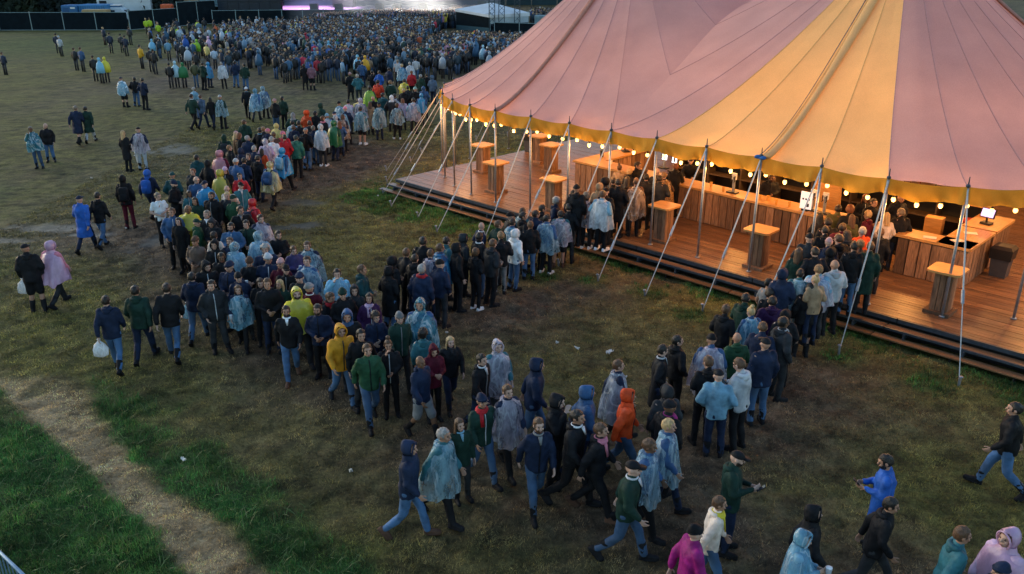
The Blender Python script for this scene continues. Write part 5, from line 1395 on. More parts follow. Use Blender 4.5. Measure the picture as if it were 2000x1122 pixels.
 (3.05, 24.98, 0.5, 20.0, 1.71, 's3', 'c.bk', 'bk', 's.dk', 'D', 'person in black long coat with short dark hair behind the tan jacket with hood up'),
 (3.14, 24.45, 0.5, 10.0, 1.83, 's3', 'c.bk', 'bk', 's.dk', 'D', 'person in black long coat with short dark hair beside the tan jacket with hood up'),
 (10.05, 23.26, 0.5, 175.0, 1.67, 'fr', 'j.bk', 'bk', 'l.rb', 'D f', 'person in black jacket with long reddish brown hair behind the cream long coat'),
 (3.67, 24.58, 0.5, 10.0, 1.8, 'st', 'p.cw/br', 'bk', 's.br', 'D', 'person in clear brownish poncho with short brown hair and black trousers'),
 (-10.11, 25.74, 0, 165.0, 1.61, 'f2', 'j.tl', 'bk', 'l.dk', 'f', 'person in teal jacket with long dark hair and black trousers'),
 (2.7, 24.69, 0.5, 60.0, 1.78, 's3', 'j.bk', 'bk', 'hood.bk', 'D', 'person in black jacket with hood up behind the tan jacket with hood up'),
 (-10.83, 25.1, 0, 150.0, 1.72, 'f2', 't.wb', 'bk', 's.gb', '', 'person in white and blue top with short greying brown hair, black trousers'),
 (3.49, 25.12, 0.5, 20.0, 1.71, 's3', 'c.dk', 'bk', 'l.dk', 'D f', 'person in charcoal long coat with long dark hair and black trousers'),
 (-8.9, 25.94, 0, 180.0, 1.74, 's3', 't.cr', 'bk', 'b', 'beard', 'person in cream top with bald head and beard, black trousers'),
 (4.55, 25.19, 0.5, 10.0, 1.72, 'f2', 'c.dk', 'bk', 's.dk', 'D', 'person in charcoal long coat with short dark hair and black trousers'),
 (10.82, 22.93, 0.5, 190.0, 1.79, 'f2', 'j.bk', 'bk', 'b', 'D', 'person in black jacket with bald head and black trousers behind the cream long coat'),
 (4.11, 25.32, 0.5, 15.0, 1.74, 's3', 'c.bk', 'bk', 's.bk', 'D', 'person in black long coat with short black hair beside the leopard print poncho'),
 (-8.7, 26.35, 0, 160.0, 1.73, 's3', 'j.tl', 'bk', 'c.bk', '', 'person in teal jacket with black cap and black trousers'),
 (-13.03, 24.59, 0, 10.0, 1.76, 'wr', 'c.bb', 'nv', 'c.nv', '', 'person in bright blue long coat with navy cap and navy trousers'),
 (-12.72, 24.93, 0, 15.0, 1.75, 'wl', 'j.bk', 'je', 's.bk', '', 'person in black jacket with short black hair and jeans beside the white and blue top'),
 (4.79, 25.73, 0.5, 0.0, 1.7, 's3', 'p.le/br', 'bk', 's.tn', 'D f', 'person in leopard print poncho with short light brown hair and black trousers'),
 (-9.86, 26.53, 0, 170.0, 1.74, 's2', 'p.bb/bl', 'bk', 'c.nv', '', 'person in bright blue poncho with navy cap and black trousers'),
 (3.71, 26.45, 0.5, 30.0, 1.63, 'f2', 'j.bk', 'bk', 'y.bl', 'D f', 'person in black jacket with curly blond hair and black trousers'),
 (4.15, 26.3, 0.5, 40.0, 1.69, 'le', 'j.bk', 'bk', 's.br', 'D', 'person in black jacket with short brown hair beside the black jacket with curly blond hair'),
 (4.59, 26.16, 0.5, 0.0, 1.72, 's3', 'c.dk', 'bk', 'b', 'D', 'person in charcoal long coat with bald head and black trousers'),
 (-10.86, 26.48, 0, 120.0, 1.75, 'f2', 'j.bk', 'bk', 'k.nv', 'beard', 'person in black jacket with navy beanie and beard, black trousers'),
 (7.99, 25.49, 0.5, 185.0, 1.74, 'f2', 'j.bk', 'bk', 's.db', 'D beard', 'person in black jacket with short dark brown hair and beard, black trousers'),
 (3.41, 26.79, 0.5, 20.0, 1.68, 'fr', 'j.tn', 'bk', 'u.br', 'D f', 'person in tan jacket with brown hair in a bun and black trousers'),
 (-9.16, 27.79, 0, 170.0, 1.68, 'le', 'j.rd', 'bk', 's.bk', '', 'person in red jacket with short black hair and black trousers beside the olive yellow poncho'),
 (-10.36, 27.08, 0, 175.0, 1.75, 's3', 'j.bl', 'nv', 'b', '', 'person in blue jacket with bald head and navy trousers'),
 (5.24, 26.68, 0.5, 30.0, 1.74, 'le', 'j.bk', 'bk', 's.rb', 'D', 'person in black jacket with short reddish brown hair and black trousers'),
 (4.02, 26.84, 0.5, 150.0, 1.77, 'f2', 'j.bk', 'bk', 's.bk', 'D', 'person in black jacket with short black hair behind the black jacket with curly blond hair'),
 (-9.77, 27.58, 0, 10.0, 1.82, 's2', 'p.yo/ol', 'bk', 'hood', '', 'person in olive yellow poncho with hood up and black trousers'),
 (-11.29, 27.42, 0, 20.0, 1.76, 's3', 'j.dt', 'bk', 'k.dt', '', 'person in dark teal jacket with dark teal beanie and black trousers'),
 (-9.8, 28.44, 0, 175.0, 1.72, 'ph', 'j.bk', 'bk', 'k.lp', 'f', 'person in black jacket with lilac beanie and black trousers'),
 (-12.66, 26.88, 0, 0.0, 1.81, 'st', 'j.bk', 'mr', 'hood.bk', 'bp.bk', 'person in black jacket with hood up and black backpack, maroon trousers'),
 (-10.88, 28.34, 0, 180.0, 1.71, 'st', 'j.dk', 'bk', 's.rb', '', 'person in charcoal jacket with short reddish brown hair and black trousers'),
 (-8.53, 29.3, 0, 10.0, 1.7, 'wl', 'p.yc/bl', 'bk', 'hood', 'bp.bl', 'person in pale yellow poncho with hood up and blue backpack, black trousers'),
 (6.1, 28.15, 0.5, 200.0, 1.63, 'le', 'j.bk', 'bk', 'c.bk', 'D', 'person in black jacket with black cap behind the black jacket with short reddish brown hair'),
 (-12.4, 28.17, 0, 5.0, 1.69, 'wl', 'j.nv', 'nv', 'hood.bb', 'bp.bb', 'person in navy jacket with bright blue hood up and bright blue backpack, navy trousers'),
 (-9.56, 29.72, 0, 0.0, 1.74, 's3', 'j.nv', 'bk', 's.bk', '', 'person in navy jacket with short black hair behind the blue jacket with light grey beanie'),
 (-9.82, 29.35, 0, 20.0, 1.78, 's3', 'j.bl', 'nv', 'k.lg', '', 'person in blue jacket with light grey beanie and navy trousers'),
 (-10.68, 29.05, 0, 10.0, 1.79, 's3', 'j.bk', 'bk', 'hood.bk', '', 'person in black jacket with hood up behind the charcoal jacket with short reddish brown hair'),
 (-9.28, 30.24, 0, 10.0, 1.72, 's3', 'j.bk', 'bk', 's.dk', '', 'person in black jacket with short dark hair behind the blue jacket with light grey beanie'),
 (-9.65, 30.51, 0, 170.0, 1.72, 'fr', 'j.bk', 'bk', 's.br', '', 'person in black jacket with short brown hair and black trousers beside the pink poncho'),
 (-11.52, 30.28, 0, 0.0, 1.71, 's2', 'h.dt', 'bk', 's.bk', '', 'person in dark teal hoodie with short black hair and black trousers'),
 (-9.54, 31.9, 0, 10.0, 1.6, 's2', 'j.or', 'bk', 'l.dk', 'f', 'person in orange jacket with long dark hair and black trousers'),
 (-8.67, 31.59, 0, 20.0, 1.69, 'wr', 'p.bb/bl', 'bk', 'hood', 'bp.lb', 'person in bright blue poncho with hood up and light blue backpack, black trousers'),
 (-10.69, 30.52, 0, 5.0, 1.83, 's2', 'p.pk/mr', 'bk', 'hood', '', 'person in pink poncho with hood up and black trousers'),
 (-10.11, 31.19, 0, 10.0, 1.77, 's3', 'j.nv', 'bk', 'hood.nv', '', 'person in navy jacket with hood up and black trousers behind the pink poncho'),
 (-9.79, 31.52, 0, 15.0, 1.79, 's3', 'j.nv', 'bk', 's.gy', '', 'person in navy jacket with short grey hair and black trousers behind the pink poncho'),
 (-10.82, 32.09, 0, 20.0, 1.71, 's2', 'j.bk', 'bk', 's.tn', '', 'person in black jacket with short light brown hair and black trousers'),
 (-9.63, 32.68, 0, 0.0, 1.82, 's3', 'p.lc/lp', 'bk', 'hood', '', 'person in clear lilac tinted poncho with hood up in front of the teal green jacket'),
 (-9.47, 33.24, 0, 10.0, 1.79, 's3', 'h.wh', 'bk', 's.gy', '', 'person in white hoodie with short grey hair and black trousers'),
 (-8.73, 33.83, 0, 5.0, 1.74, 'st', 'j.tg', 'bk', 's.dt', '', 'person in teal green jacket with short dark hair and black trousers'),
 (-9.14, 33.62, 0, 10.0, 1.79, 's3', 'j.rd', 'bk', 's.bk', '', 'person in red jacket with short black hair and black trousers beside the teal green jacket'),
 (-10.65, 33.85, 0, 20.0, 1.71, 's2', 'j.nv', 'bk', 's.gy', '', 'person in navy jacket with short grey hair beside the brown jacket with short brown hair'),
 (-9.42, 34.67, 0, 5.0, 1.71, 's2', 'j.rd', 'bk', 'k.pk', '', 'person in red jacket with pink beanie and black trousers'),
 (-9.8, 34.41, 0, 20.0, 1.76, 'st', 'j.br', 'bk', 's.br', '', 'person in brown jacket with short brown hair and black trousers'),
 (-11.63, 33.9, 0, 0.0, 1.74, 'st', 'j.dg', 'bk', 'hood.dg', 'bp.dk', 'person in dark green jacket with hood up and charcoal backpack, black trousers'),
 (-11.22, 34.46, 0, 60.0, 1.71, 'f2', 'j.bk', 'bk', 'l.rb', 'f', 'person in black jacket with long reddish brown hair beside the navy hoodie with pink beanie'),
 (-8.65, 35.14, 0, 10.0, 1.76, 's3', 'j.bk', 'je', 'c.gy', 'bp.bk', 'person in black jacket with grey cap and black backpack, jeans'),
 (-11.49, 34.85, 0, 60.0, 1.68, 'f2', 'j.br', 'bk', 'k.tp', 'f', 'person in brown jacket with dusty pink beanie and black trousers'),
 (-10.25, 35.15, 0, 0.0, 1.73, 's2', 'h.nv', 'bk', 'k.pk', '', 'person in navy hoodie with pink beanie and black trousers'),
 (-8.48, 36.12, 0, 5.0, 1.69, 'st', 'j.nv', 'je', 's.gb', '', 'person in navy jacket with short greying brown hair and jeans'),
 (-10.66, 35.36, 0, 30.0, 1.73, 's3', 'j.bk', 'bk', 's.dk', '', 'person in black jacket with short dark hair beside the navy hoodie with pink beanie'),
 (-10.59, 35.81, 0, 0.0, 1.69, 'st', 'j.dk', 'bk', 's.tn', '', 'person in charcoal jacket with short light brown hair and black trousers'),
 (-9.33, 36.09, 0, 5.0, 1.7, 'st', 'j.nv', 'bk', 's.br', '', 'person in navy jacket with short brown hair beside the yellow hoodie with hood up'),
 (-8.11, 35.84, 0, 20.0, 1.81, 'st', 'p.wt/lb', 'bk', 'hood', 'ws', 'person in white poncho with hood up and white shoes, black trousers'),
 (-7.7, 37.6, 0, 10.0, 1.62, 's3', 'c.bl', 'nv', 'l.rb', 'f', 'person in blue long coat with long reddish brown hair and navy trousers'),
 (-10.23, 36.52, 0, 10.0, 1.69, 's3', 'h.yl', 'bk', 'hood.yl', '', 'person in yellow hoodie with hood up and black trousers'),
 (-7.81, 36.82, 0, 5.0, 1.76, 's2', 'p.gn/gn', 'bk', 'hood', '', 'person in green poncho with hood up and black trousers'),
 (-8.78, 36.46, 0, 10.0, 1.83, 's3', 'j.dk', 'bk', 's.dk', '', 'person in charcoal jacket with short dark hair and black trousers beside the green poncho'),
 (-9.23, 36.54, 0, 10.0, 1.81, 's3', 'j.bk', 'bk', 's.bk', '', 'person in black jacket with short black hair beside the yellow hoodie with hood up'),
 (-16.08, 34.84, 0, 0.0, 1.72, 's2', 'c.bk', 'bk', 'l.bl', 'f', 'person in black long coat with long blond hair and black trousers'),
 (-9.62, 37.09, 0, 5.0, 1.73, 'st', 'p.cl/lb', 'bk', 's.bk', '', 'person in clear blue tinted poncho with short black hair beside the green poncho'),
 (-15.6, 35.12, 0, 10.0, 1.81, 's3', 'p.lc/nv', 'wh', 'c.bk', 'um.wh', 'person in clear lilac tinted poncho with black cap and white trousers'),
 (-11.84, 37.33, 0, 20.0, 1.71, 's2', 'j.dg', 'bk', 's.br', '', 'person in dark green jacket with short brown hair beside the yellow hoodie with hood up'),
 (-8.51, 38.08, 0, 20.0, 1.77, 's2', 'j.bk', 'bk', 's.br', 'sc.pk', 'person in black jacket with short brown hair and pink scarf beside the blue long coat'),
 (-7.97, 38.38, 0, 10.0, 1.73, 's3', 'p.wt/wh', 'bk', 'hood', '', 'person in white poncho with hood up and black trousers'),
 (-7.76, 38.79, 0, 15.0, 1.71, 's2', 'p.cw/nv', 'bk', 'l.br', 'f', 'person in clear brownish poncho with long brown hair and black trousers'),
 (-8.43, 38.53, 0, 20.0, 1.77, 'st', 'p.wt/lb', 'bk', 'k.lb', '', 'person in white poncho with light blue beanie and black trousers'),
 (-8.19, 38.92, 0, 20.0, 1.8, 'st', 'j.nv', 'bk', 'c.nv', '', 'person in navy jacket with navy cap and black trousers'),
 (-10.12, 38.97, 0, 10.0, 1.72, 's3', 'j.dg', 'bk', 'hood.gy', '', 'person in dark green jacket with grey hood up and black trousers'),
 (-9.06, 39.21, 0, 20.0, 1.77, 's2', 'j.bk', 'bk', 's.bk', '', 'person in black jacket with short black hair beside the navy jacket with navy cap'),
 (-9.52, 39.34, 0, 10.0, 1.78, 's2', 'j.or', 'bk', 'hood.or', '', 'person in orange jacket with hood up and black trousers'),
 (-8.05, 39.74, 0, 15.0, 1.8, 'st', 'p.cb/lb', 'bk', 'hood', '', 'person in light blue poncho with hood up behind the navy jacket with navy cap'),
 (-20.11, 35.36, 0, 175.0, 1.81, 'hf', 'p.tb/tl', 'je', 's.gb', '', 'person in teal blue poncho with short greying brown hair and jeans'),
 (-7.15, 40.22, 0, 5.0, 1.81, 'st', 'p.cl/tl', 'sh', 's.dk', 'ws', 'person in clear blue tinted poncho with short dark hair and white shoes, black shorts'),
 (-7.85, 40.33, 0, 5.0, 1.78, 's3', 'c.nv', 'bk', 'k.pk', '', 'person in navy long coat with pink beanie and black trousers'),
 (-20.27, 36.6, 0, 170.0, 1.69, 's2', 'j.bk', 'je', 'b', '', 'person in black jacket with bald head and jeans walking away over the trampled field'),
 (-5.66, 41.58, 0, 5.0, 1.76, 's2', 'p.cl/dk', 'bk', 's.br', 'ws', 'person in clear blue tinted poncho with short brown hair and white shoes, black trousers'),
 (-6.49, 41.31, 0, 0.0, 1.82, 'st', 'p.cl/tl', 'bk', 'c.bk', '', 'person in clear blue tinted poncho with black cap and black trousers'),
 (-9.21, 41.29, 0, 10.0, 1.79, 's2', 'j.dg', 'bk', 'hood.dg', '', 'person in dark green jacket with hood up and black trousers'),
 (-7.14, 42.69, 0, 5.0, 1.66, 's3', 'c.tn', 'sh', 'l.br', 'f', 'person in tan long coat with long brown hair and black shorts'),
 (-8.47, 41.78, 0, 10.0, 1.79, 'st', 'p.cl/lb', 'bk', 'k.bk', '', 'person in clear blue tinted poncho with black beanie and black trousers'),
 (-8.23, 42.81, 0, 10.0, 1.71, 'st', 'p.wt/lp', 'bk', 's.bk', '', 'person in white poncho with short black hair and black trousers beside the tan long coat'),
 (-5.64, 43.81, 0, 5.0, 1.63, 's3', 'p.lc/lp', 'bk', 'l.rb', 'f', 'person in clear lilac tinted poncho with long reddish brown hair and black trousers'),
 (-4.97, 42.81, 0, 5.0, 1.82, 's3', 'p.lc/lb', 'bk', 's.dk', '', 'person in clear lilac tinted poncho with short dark hair beside the charcoal hoodie'),
 (-7.84, 43.2, 0, 10.0, 1.73, 's3', 'h.yl', 'bk', 's.dk', '', 'person in yellow hoodie with short dark hair and black trousers'),
 (-7.59, 42.6, 0, 5.0, 1.83, 's3', 'p.lc/gy', 'bk', 'hood', '', 'person in clear lilac tinted poncho with hood up beside the tan long coat'),
 (-7.05, 43.36, 0, 5.0, 1.81, 'st', 'j.bk', 'bk', 'b', '', 'person in black jacket with bald head and black trousers behind the tan long coat'),
 (-6.17, 43.56, 0, 5.0, 1.81, 's3', 'h.dk', 'bk', 'hood.wh', '', 'person in charcoal hoodie with white hood up and black trousers'),
 (-12.03, 43.14, 0, 10.0, 1.72, 'st', 'j.bk', 'je', 'k.tp', '', 'person in black jacket with dusty pink beanie and jeans walking away over the trampled field'),
 (-6.07, 44.16, 0, 15.0, 1.81, 'st', 'p.wt/nv', 'bk', 's.bk', '', 'person in white poncho with short black hair and black trousers behind the charcoal hoodie'),
 (-4.82, 45.05, 0, 10.0, 1.69, 's3', 'p.bb/bl', 'bk', 'hood', '', 'person in bright blue poncho with hood up and black trousers'),
 (-11.82, 44.02, 0, 5.0, 1.71, 's2', 'j.dg', 'bk', 's.bk', '', 'person in dark green jacket with short black hair and black trousers'),
 (-20.43, 40.78, 0, -10.0, 1.72, 'wr', 'c.dg', 'wh', 's.bk', '', 'person in dark green long coat with short black hair and white trousers'),
 (-6.77, 44.65, 0, 20.0, 1.79, 's2', 'j.dt', 'bk', 's.dk', '', 'person in dark teal jacket with short dark hair and black trousers'),
 (-20.84, 40.43, 0, 0.0, 1.8, 'wl', 'c.nv', 'sh', 's.gb', '', 'person in navy long coat with short greying brown hair and black shorts'),
 (-15.57, 44.18, 0, 0.0, 1.63, 'wl', 'j.bk', 'bk', 'l.bk', 'f', 'person in black jacket with long black hair and black trousers'),
 (-15.06, 44.2, 0, 5.0, 1.74, 's3', 'p.cl/dg', 'bk', 'k.lg', '', 'person in clear blue tinted poncho with light grey beanie and black trousers'),
 (-5.9, 46.43, 0, 5.0, 1.74, 'st', 'j.bk', 'bk', 's.bl', '', 'person in black jacket with short blond hair and black trousers'),
 (-16.12, 44.27, 0, 10.0, 1.74, 'wr', 'j.sb', 'bk', 's.br', '', 'person in slate blue jacket with short brown hair and black trousers'),
 (-5.19, 46.32, 0, 10.0, 1.83, 's3', 'j.bk', 'bk', 'k.lt', '', 'person in black jacket with mint beanie and black trousers'),
 (-16.52, 44.01, 0, 20.0, 1.81, 'wl', 'j.dg', 'bk', 's.dk', '', 'person in dark green jacket with short dark hair beside the lime green poncho'),
 (-4.85, 47.35, 0, 10.0, 1.73, 's3', 'j.bl', 'bk', 'hood.bl', '', 'person in blue jacket with hood up behind the black jacket with mint beanie'),
 (-5.8, 47.51, 0, 10.0, 1.73, 'st', 'j.dk', 'bk', 's.bk', '', 'person in charcoal jacket with short black hair behind the black jacket with short blond hair'),
 (-7.85, 47.08, 0, 5.0, 1.79, 's2', 'p.lm/gn', 'bk', 's.dk', '', 'person in lime green poncho with short dark hair and black trousers'),
 (-13.96, 46.38, 0, 0.0, 1.73, 'wr', 'p.cb/bl', 'bk', 'hood', '', 'person in light blue poncho with hood up behind the black jacket with long black hair'),
 (-14.64, 47.09, 0, -10.0, 1.72, 'wl', 'j.bk', 'bk', 'k.wh', '', 'person in black jacket with white beanie and black trousers walking away over the trampled field'),
 (-13.65, 47.17, 0, 5.0, 1.75, 's2', 'p.cl/bl', 'bk', 'hood', '', 'person in clear blue tinted poncho with hood up beside the black jacket with white beanie'),
 (-6.91, 49.06, 0, 20.0, 1.82, 's2', 'j.dg', 'bk', 's.tn', '', 'person in dark green jacket with short light brown hair and black trousers'),
 (-17.47, 47.07, 0, 10.0, 1.73, 's2', 'j.lb', 'je', 's.gy', '', 'person in light blue jacket with short grey hair and jeans'),
 (-7.69, 49.25, 0, 10.0, 1.82, 's2', 'j.ro', 'bk', 's.bk', 'bp.ro', 'person in red orange jacket with short black hair and red orange backpack, black trousers'),
 (-6.28, 50.36, 0, 10.0, 1.73, 's3', 'p.ye/ye', 'bk', 's.dk', '', 'person in yellow poncho with short dark hair and black trousers'),
 (-4.77, 51.9, 0, 10.0, 1.72, 's2', 'j.sb', 'nv', 'hood.sb', '', 'person in slate blue jacket with hood up and navy trousers'),
 (-5.54, 52.19, 0, 5.0, 1.76, 'st', 'j.dg', 'bk', 's.gy', '', 'person in dark green jacket with short grey hair and black trousers'),
 (-5.25, 52.78, 0, 5.0, 1.74, 's3', 'j.bk', 'bk', 's.bk', '', 'person in black jacket with short black hair behind the slate blue jacket with hood up'),
 (-9.35, 52.44, 0, 5.0, 1.73, 's3', 'j.tl', 'bk', 's.gy', '', 'person in teal jacket with short grey hair and black trousers'),
 (-10.06, 53.45, 0, 0.0, 1.7, 's2', 'c.bk', 'bk', 'k.tp', '', 'person in black long coat with dusty pink beanie and black trousers'),
 (-6.34, 54.37, 0, 10.0, 1.7, 'st', 'j.rd', 'bk', 's.rb', '', 'person in red jacket with short reddish brown hair and black trousers'),
 (-8.27, 53.75, 0, 10.0, 1.77, 's3', 'j.bb', 'nv', 's.dk', '', 'person in bright blue jacket with short dark hair and navy trousers'),
 (-8.79, 54.22, 0, 10.0, 1.72, 'hf', 'j.bk', 'bk', 's.bk', '', 'person in black jacket with short black hair and black trousers behind the bright blue jacket'),
 (-21.45, 49.91, 0, 10.0, 1.82, 's3', 'j.nv', 'bk', 's.bk', '', 'person in navy jacket with short black hair beside the light blue poncho with navy cap'),
 (-22.48, 51.14, 0, 5.0, 1.72, 's3', 'j.bk', 'je', 's.bk', '', 'person in black jacket with short black hair beside the light blue poncho with navy cap'),
 (-7.96, 55.43, 0, 10.0, 1.76, 'st', 'j.nv', 'bk', 's.dk', '', 'person in navy jacket with short dark hair and black trousers behind the bright blue jacket'),
 (-23.0, 50.81, 0, 10.0, 1.78, 'st', 'p.cb/wh', 'sh', 'c.nv', '', 'person in light blue poncho with navy cap and black shorts'),
 (-7.28, 57.38, 0, 10.0, 1.75, 'st', 'p.cb/bl', 'nv', 's.bl', '', 'person in light blue poncho with short blond hair and navy trousers'),
 (-13.39, 57.74, 0, 5.0, 1.71, 'st', 'j.mv', 'sh', 's.dk', '', 'person in mauve jacket with short dark hair and black shorts'),
 (-6.89, 58.44, 0, 5.0, 1.76, 'st', 'p.wt/lg', 'bk', 's.gy', '', 'person in white poncho with short grey hair in front of the light grey top'),
 (-13.88, 57.8, 0, 0.0, 1.7, 's2', 'c.bk', 'bk', 's.bk', '', 'person in black long coat with short black hair and black trousers beside the mauve jacket'),
 (-10.23, 59.02, 0, 5.0, 1.73, 's3', 'j.bl', 'nv', 's.dk', '', 'person in blue jacket with short dark hair and navy trousers'),
 (-17.81, 57.51, 0, 0.0, 1.77, 'st', 'j.dg', 'je', 's.bk', '', 'person in dark green jacket with short black hair and jeans'),
 (-7.87, 59.43, 0, 10.0, 1.82, 'st', 't.lg', 'bk', 's.gb', '', 'person in light grey top with short greying brown hair and black trousers'),
 (-19.47, 58.26, 0, 0.0, 1.78, 'st', 'p.wt/wh', 'bk', 's.gy', '', 'person in white poncho with short grey hair and black trousers beside the mauve jacket'),
 (-20.64, 57.68, 0, 10.0, 1.82, 's3', 'j.dg', 'bk', 's.dk', '', 'person in dark green jacket with short dark hair and black trousers beside the mauve jacket'),
 (-20.65, 58.89, 0, 5.0, 1.69, 'st', 'p.bb/bl', 'nv', 'hood', '', 'person in bright blue poncho with hood up and navy trousers'),
 (-18.86, 58.83, 0, 5.0, 1.78, 's2', 'j.nv', 'je', 's.bk', '', 'person in navy jacket with short black hair and jeans loitering mid field before the crowd'),
]
FAR_PEOPLE = [
 (-13.4, 61.0, 'j.bk', 'bk', 's'),
 (-6.9, 62.3, 'j.lg', 'je', 's'),
 (-21.6, 58.9, 'j.ol', 'je', 'k'),
 (-22.4, 58.9, 'p.gn/dg', 'bk', 'hood'),
 (-23.2, 58.6, 'j.bk', 'bk', 'k'),
 (-22.9, 58.9, 'p.cl/wh', 'bk', 'k'),
 (-13.1, 62.0, 'j.nv', 'je', 's'),
 (-10.6, 62.7, 'h.yo', 'bk', 'hood'),
 (-10.4, 63.0, 't.tn', 'bk', 's'),
 (-11.2, 63.0, 'p.cb/lb', 'nv', 'k'),
 (-15.7, 63.3, 'j.bl', 'je', 's'),
 (-17.0, 64.0, 'j.dk', 'bk', 'l'),
 (-16.4, 64.4, 'j.nv', 'je', 's'),
 (-15.5, 64.7, 'j.dg', 'bk', 's'),
 (-10.1, 66.5, 'j.bk', 'bk', 'k'),
 (-29.0, 61.0, 'p.cb/bb', 'nv', 's'),
 (-28.8, 61.4, 'p.ye/ye', 'bk', 's'),
 (-5.5, 68.1, 'j.lp', 'bk', 's'),
 (-29.9, 62.0, 'j.bk', 'bk', 's'),
 (-4.8, 68.8, 'j.rp', 'nv', 's'),
 (-2.3, 69.2, 'p.cl/bl', 'bk', 'hood'),
 (-4.0, 69.2, 'j.lk', 'bk', 'k'),
 (-23.8, 65.4, 'j.bk', 'bk', 's'),
 (-21.7, 66.9, 'c.bk', 'bk', 's'),
 (-27.1, 65.8, 'j.bk', 'bk', 'k'),
 (-4.5, 71.3, 't.wh', 'bk', 's'),
 (-3.4, 71.7, 'j.bk', 'bk', 's'),
 (-3.8, 71.7, 'j.ro', 'bk', 's'),
 (-28.0, 67.3, 'j.bk', 'bk', 'k'),
 (-16.1, 71.3, 'j.rp', 'nv', 's'),
 (-21.4, 70.9, 'c.yo', 'sh', 'k'),
 (-14.3, 73.5, 'c.yo', 'bk', 's'),
 (-33.3, 67.3, 'j.bl', 'gy', 'k'),
 (-24.8, 70.9, 'h.yl', 'bk', 's'),
 (-29.5, 69.2, 'c.yo', 'bk', 's'),
 (-38.3, 65.4, 'j.nv', 'nv', 's'),
 (-15.6, 74.4, 'p.cb/lb', 'bk', 's'),
 (-34.2, 68.1, 'j.bk', 'sh', 's'),
 (-27.4, 75.3, 'v.hv', 'gy', 's'),
 (-29.5, 74.9, 't.lb', 'bk', 's'),
 (-27.3, 75.8, 'p.lm/gn', 'nv', 'hood'),
 (-26.6, 76.8, 'p.lp/wh', 'nv', 'hood'),
 (-31.4, 76.3, 'p.cb/lb', 'nv', 's'),
 (-29.2, 78.3, 'j.bb', 'nv', 'hood'),
 (-31.7, 78.3, 'c.bk', 'bk', 's'),
 (-34.6, 78.3, 'j.nv', 'bk', 's'),
 (-40.2, 77.8, 'j.lg', 'sh', 's'),
 (-36.9, 80.4, 'j.nv', 'nv', 's'),
 (-36.1, 80.9, 'j.dk', 'nv', 's'),
 (-41.8, 80.4, 'j.nv', 'nv', 's'),
 (-28.2, 87.3, 'v.hv', 'bk', 's'),
 (-33.5, 86.7, 'j.bk', 'bk', 's'),
 (-33.6, 88.6, 'v.hv', 'je', 's'),
 (-38.3, 88.0, 'j.dk', 'bk', 'k'),
 (-40.9, 88.0, 'j.nv', 'nv', 'k'),
 (-36.3, 93.4, 'j.nv', 'bk', 'hood'),
 (-37.8, 94.1, 'v.hv', 'bk', 'c'),
 (-34.9, 97.9, 'v.hv', 'nv', 's'),
 (-41.6, 100.3, 'v.hv', 'bk', 'c'),
 (-41.5, 101.1, 'v.hv', 'bk', 'c'),
]

# ------------------------------------------------------------------ people
CLR = dict(bk=(.011, .012, .015), nv=(.014, .024, .055), bl=(.03, .085, .20), bb=(.02, .12, .50), lb=(.20, .42, .58), tl=(.03, .15, .19), gn=(.025, .085, .045), dg=(.013, .038, .030), ol=(.075, .075, .03),
           gy=(.18, .19, .20), lg=(.42, .46, .50), wh=(.66, .70, .74), cr=(.68, .57, .48), ye=(.72, .58, .04), yl=(.72, .56, .20), yo=(.72, .38, .02), mu=(.50, .23, .015), rd=(.48, .015, .025), ro=(.78, .07, .03),
           rp=(.55, .02, .08), mr=(.11, .012, .028), pk=(.60, .20, .27), lp=(.50, .35, .50), lk=(.70, .50, .55), mg=(.30, .01, .18), pu=(.05, .018, .075), pn=(.045, .038, .12), br=(.09, .05, .035), tn=(.32, .22, .13),
           dk=(.026, .030, .036), sb=(.07, .12, .20), dt=(.012, .055, .065), tg=(.03, .16, .12), lt=(.28, .52, .48), fb=(.11, .075, .06), fl=(.03, .10, .22), wb=(.58, .65, .70), tp=(.45, .27, .27), mv=(.18, .09, .12), hv=(.42, .60, .02))
CLR['or'] = (.62, .065, .012)
for _k in ('mg', 'bb', 'rp', 'rd', 'ro', 'gn', 'tl', 'lb', 'mr', 'pu'): CLR[_k] = tuple(.80 * q for q in CLR[_k])
PCL = dict(cl=(.36, .60, .72), lc=(.62, .58, .70), cb=(.20, .50, .70), cw=(.50, .37, .28), wt=(.70, .76, .82), gp=(.36, .42, .52), bl=(.04, .24, .48), bb=(.02, .33, .66), tb=(.05, .27, .38), ye=(.66, .58, .05), yo=(.50, .44, .05),
           yc=(.70, .62, .28), pk=(.66, .27, .33), lp=(.66, .42, .62), gn=(.025, .19, .065), lm=(.28, .55, .04), rd=(.70, .02, .03), le=(.42, .24, .10))
CLEAR = {'cl': .62, 'lc': .66, 'cb': .72, 'cw': .66, 'wt': .85, 'gp': .75, 'yc': .78, 'tb': .85}
HAIR = dict(bl=(.48, .33, .16), br=(.085, .045, .025), bk=(.010, .009, .009), dk=(.022, .015, .012), gy=(.28, .27, .26), tn=(.22, .13, .06), rb=(.17, .06, .025), gb=(.17, .14, .11), db=(.04, .022, .014), lp=(.4, .3, .4), dt=(.02, .03, .03))
M_SKIN = [surf('skin', c_, 0.55, 0.12, 18) for c_ in ((.42, .245, .175), (.47, .295, .225), (.36, .20, .135), (.49, .32, .255))] + [surf('deep_skin', (.16, .085, .05), 0.5, 0.1, 18)]
M_EYE = surf('eye', (.02, .018, .016), 0.3)
M_LIP = surf('lip', (.30, .10, .09), 0.5)
_fab = {}
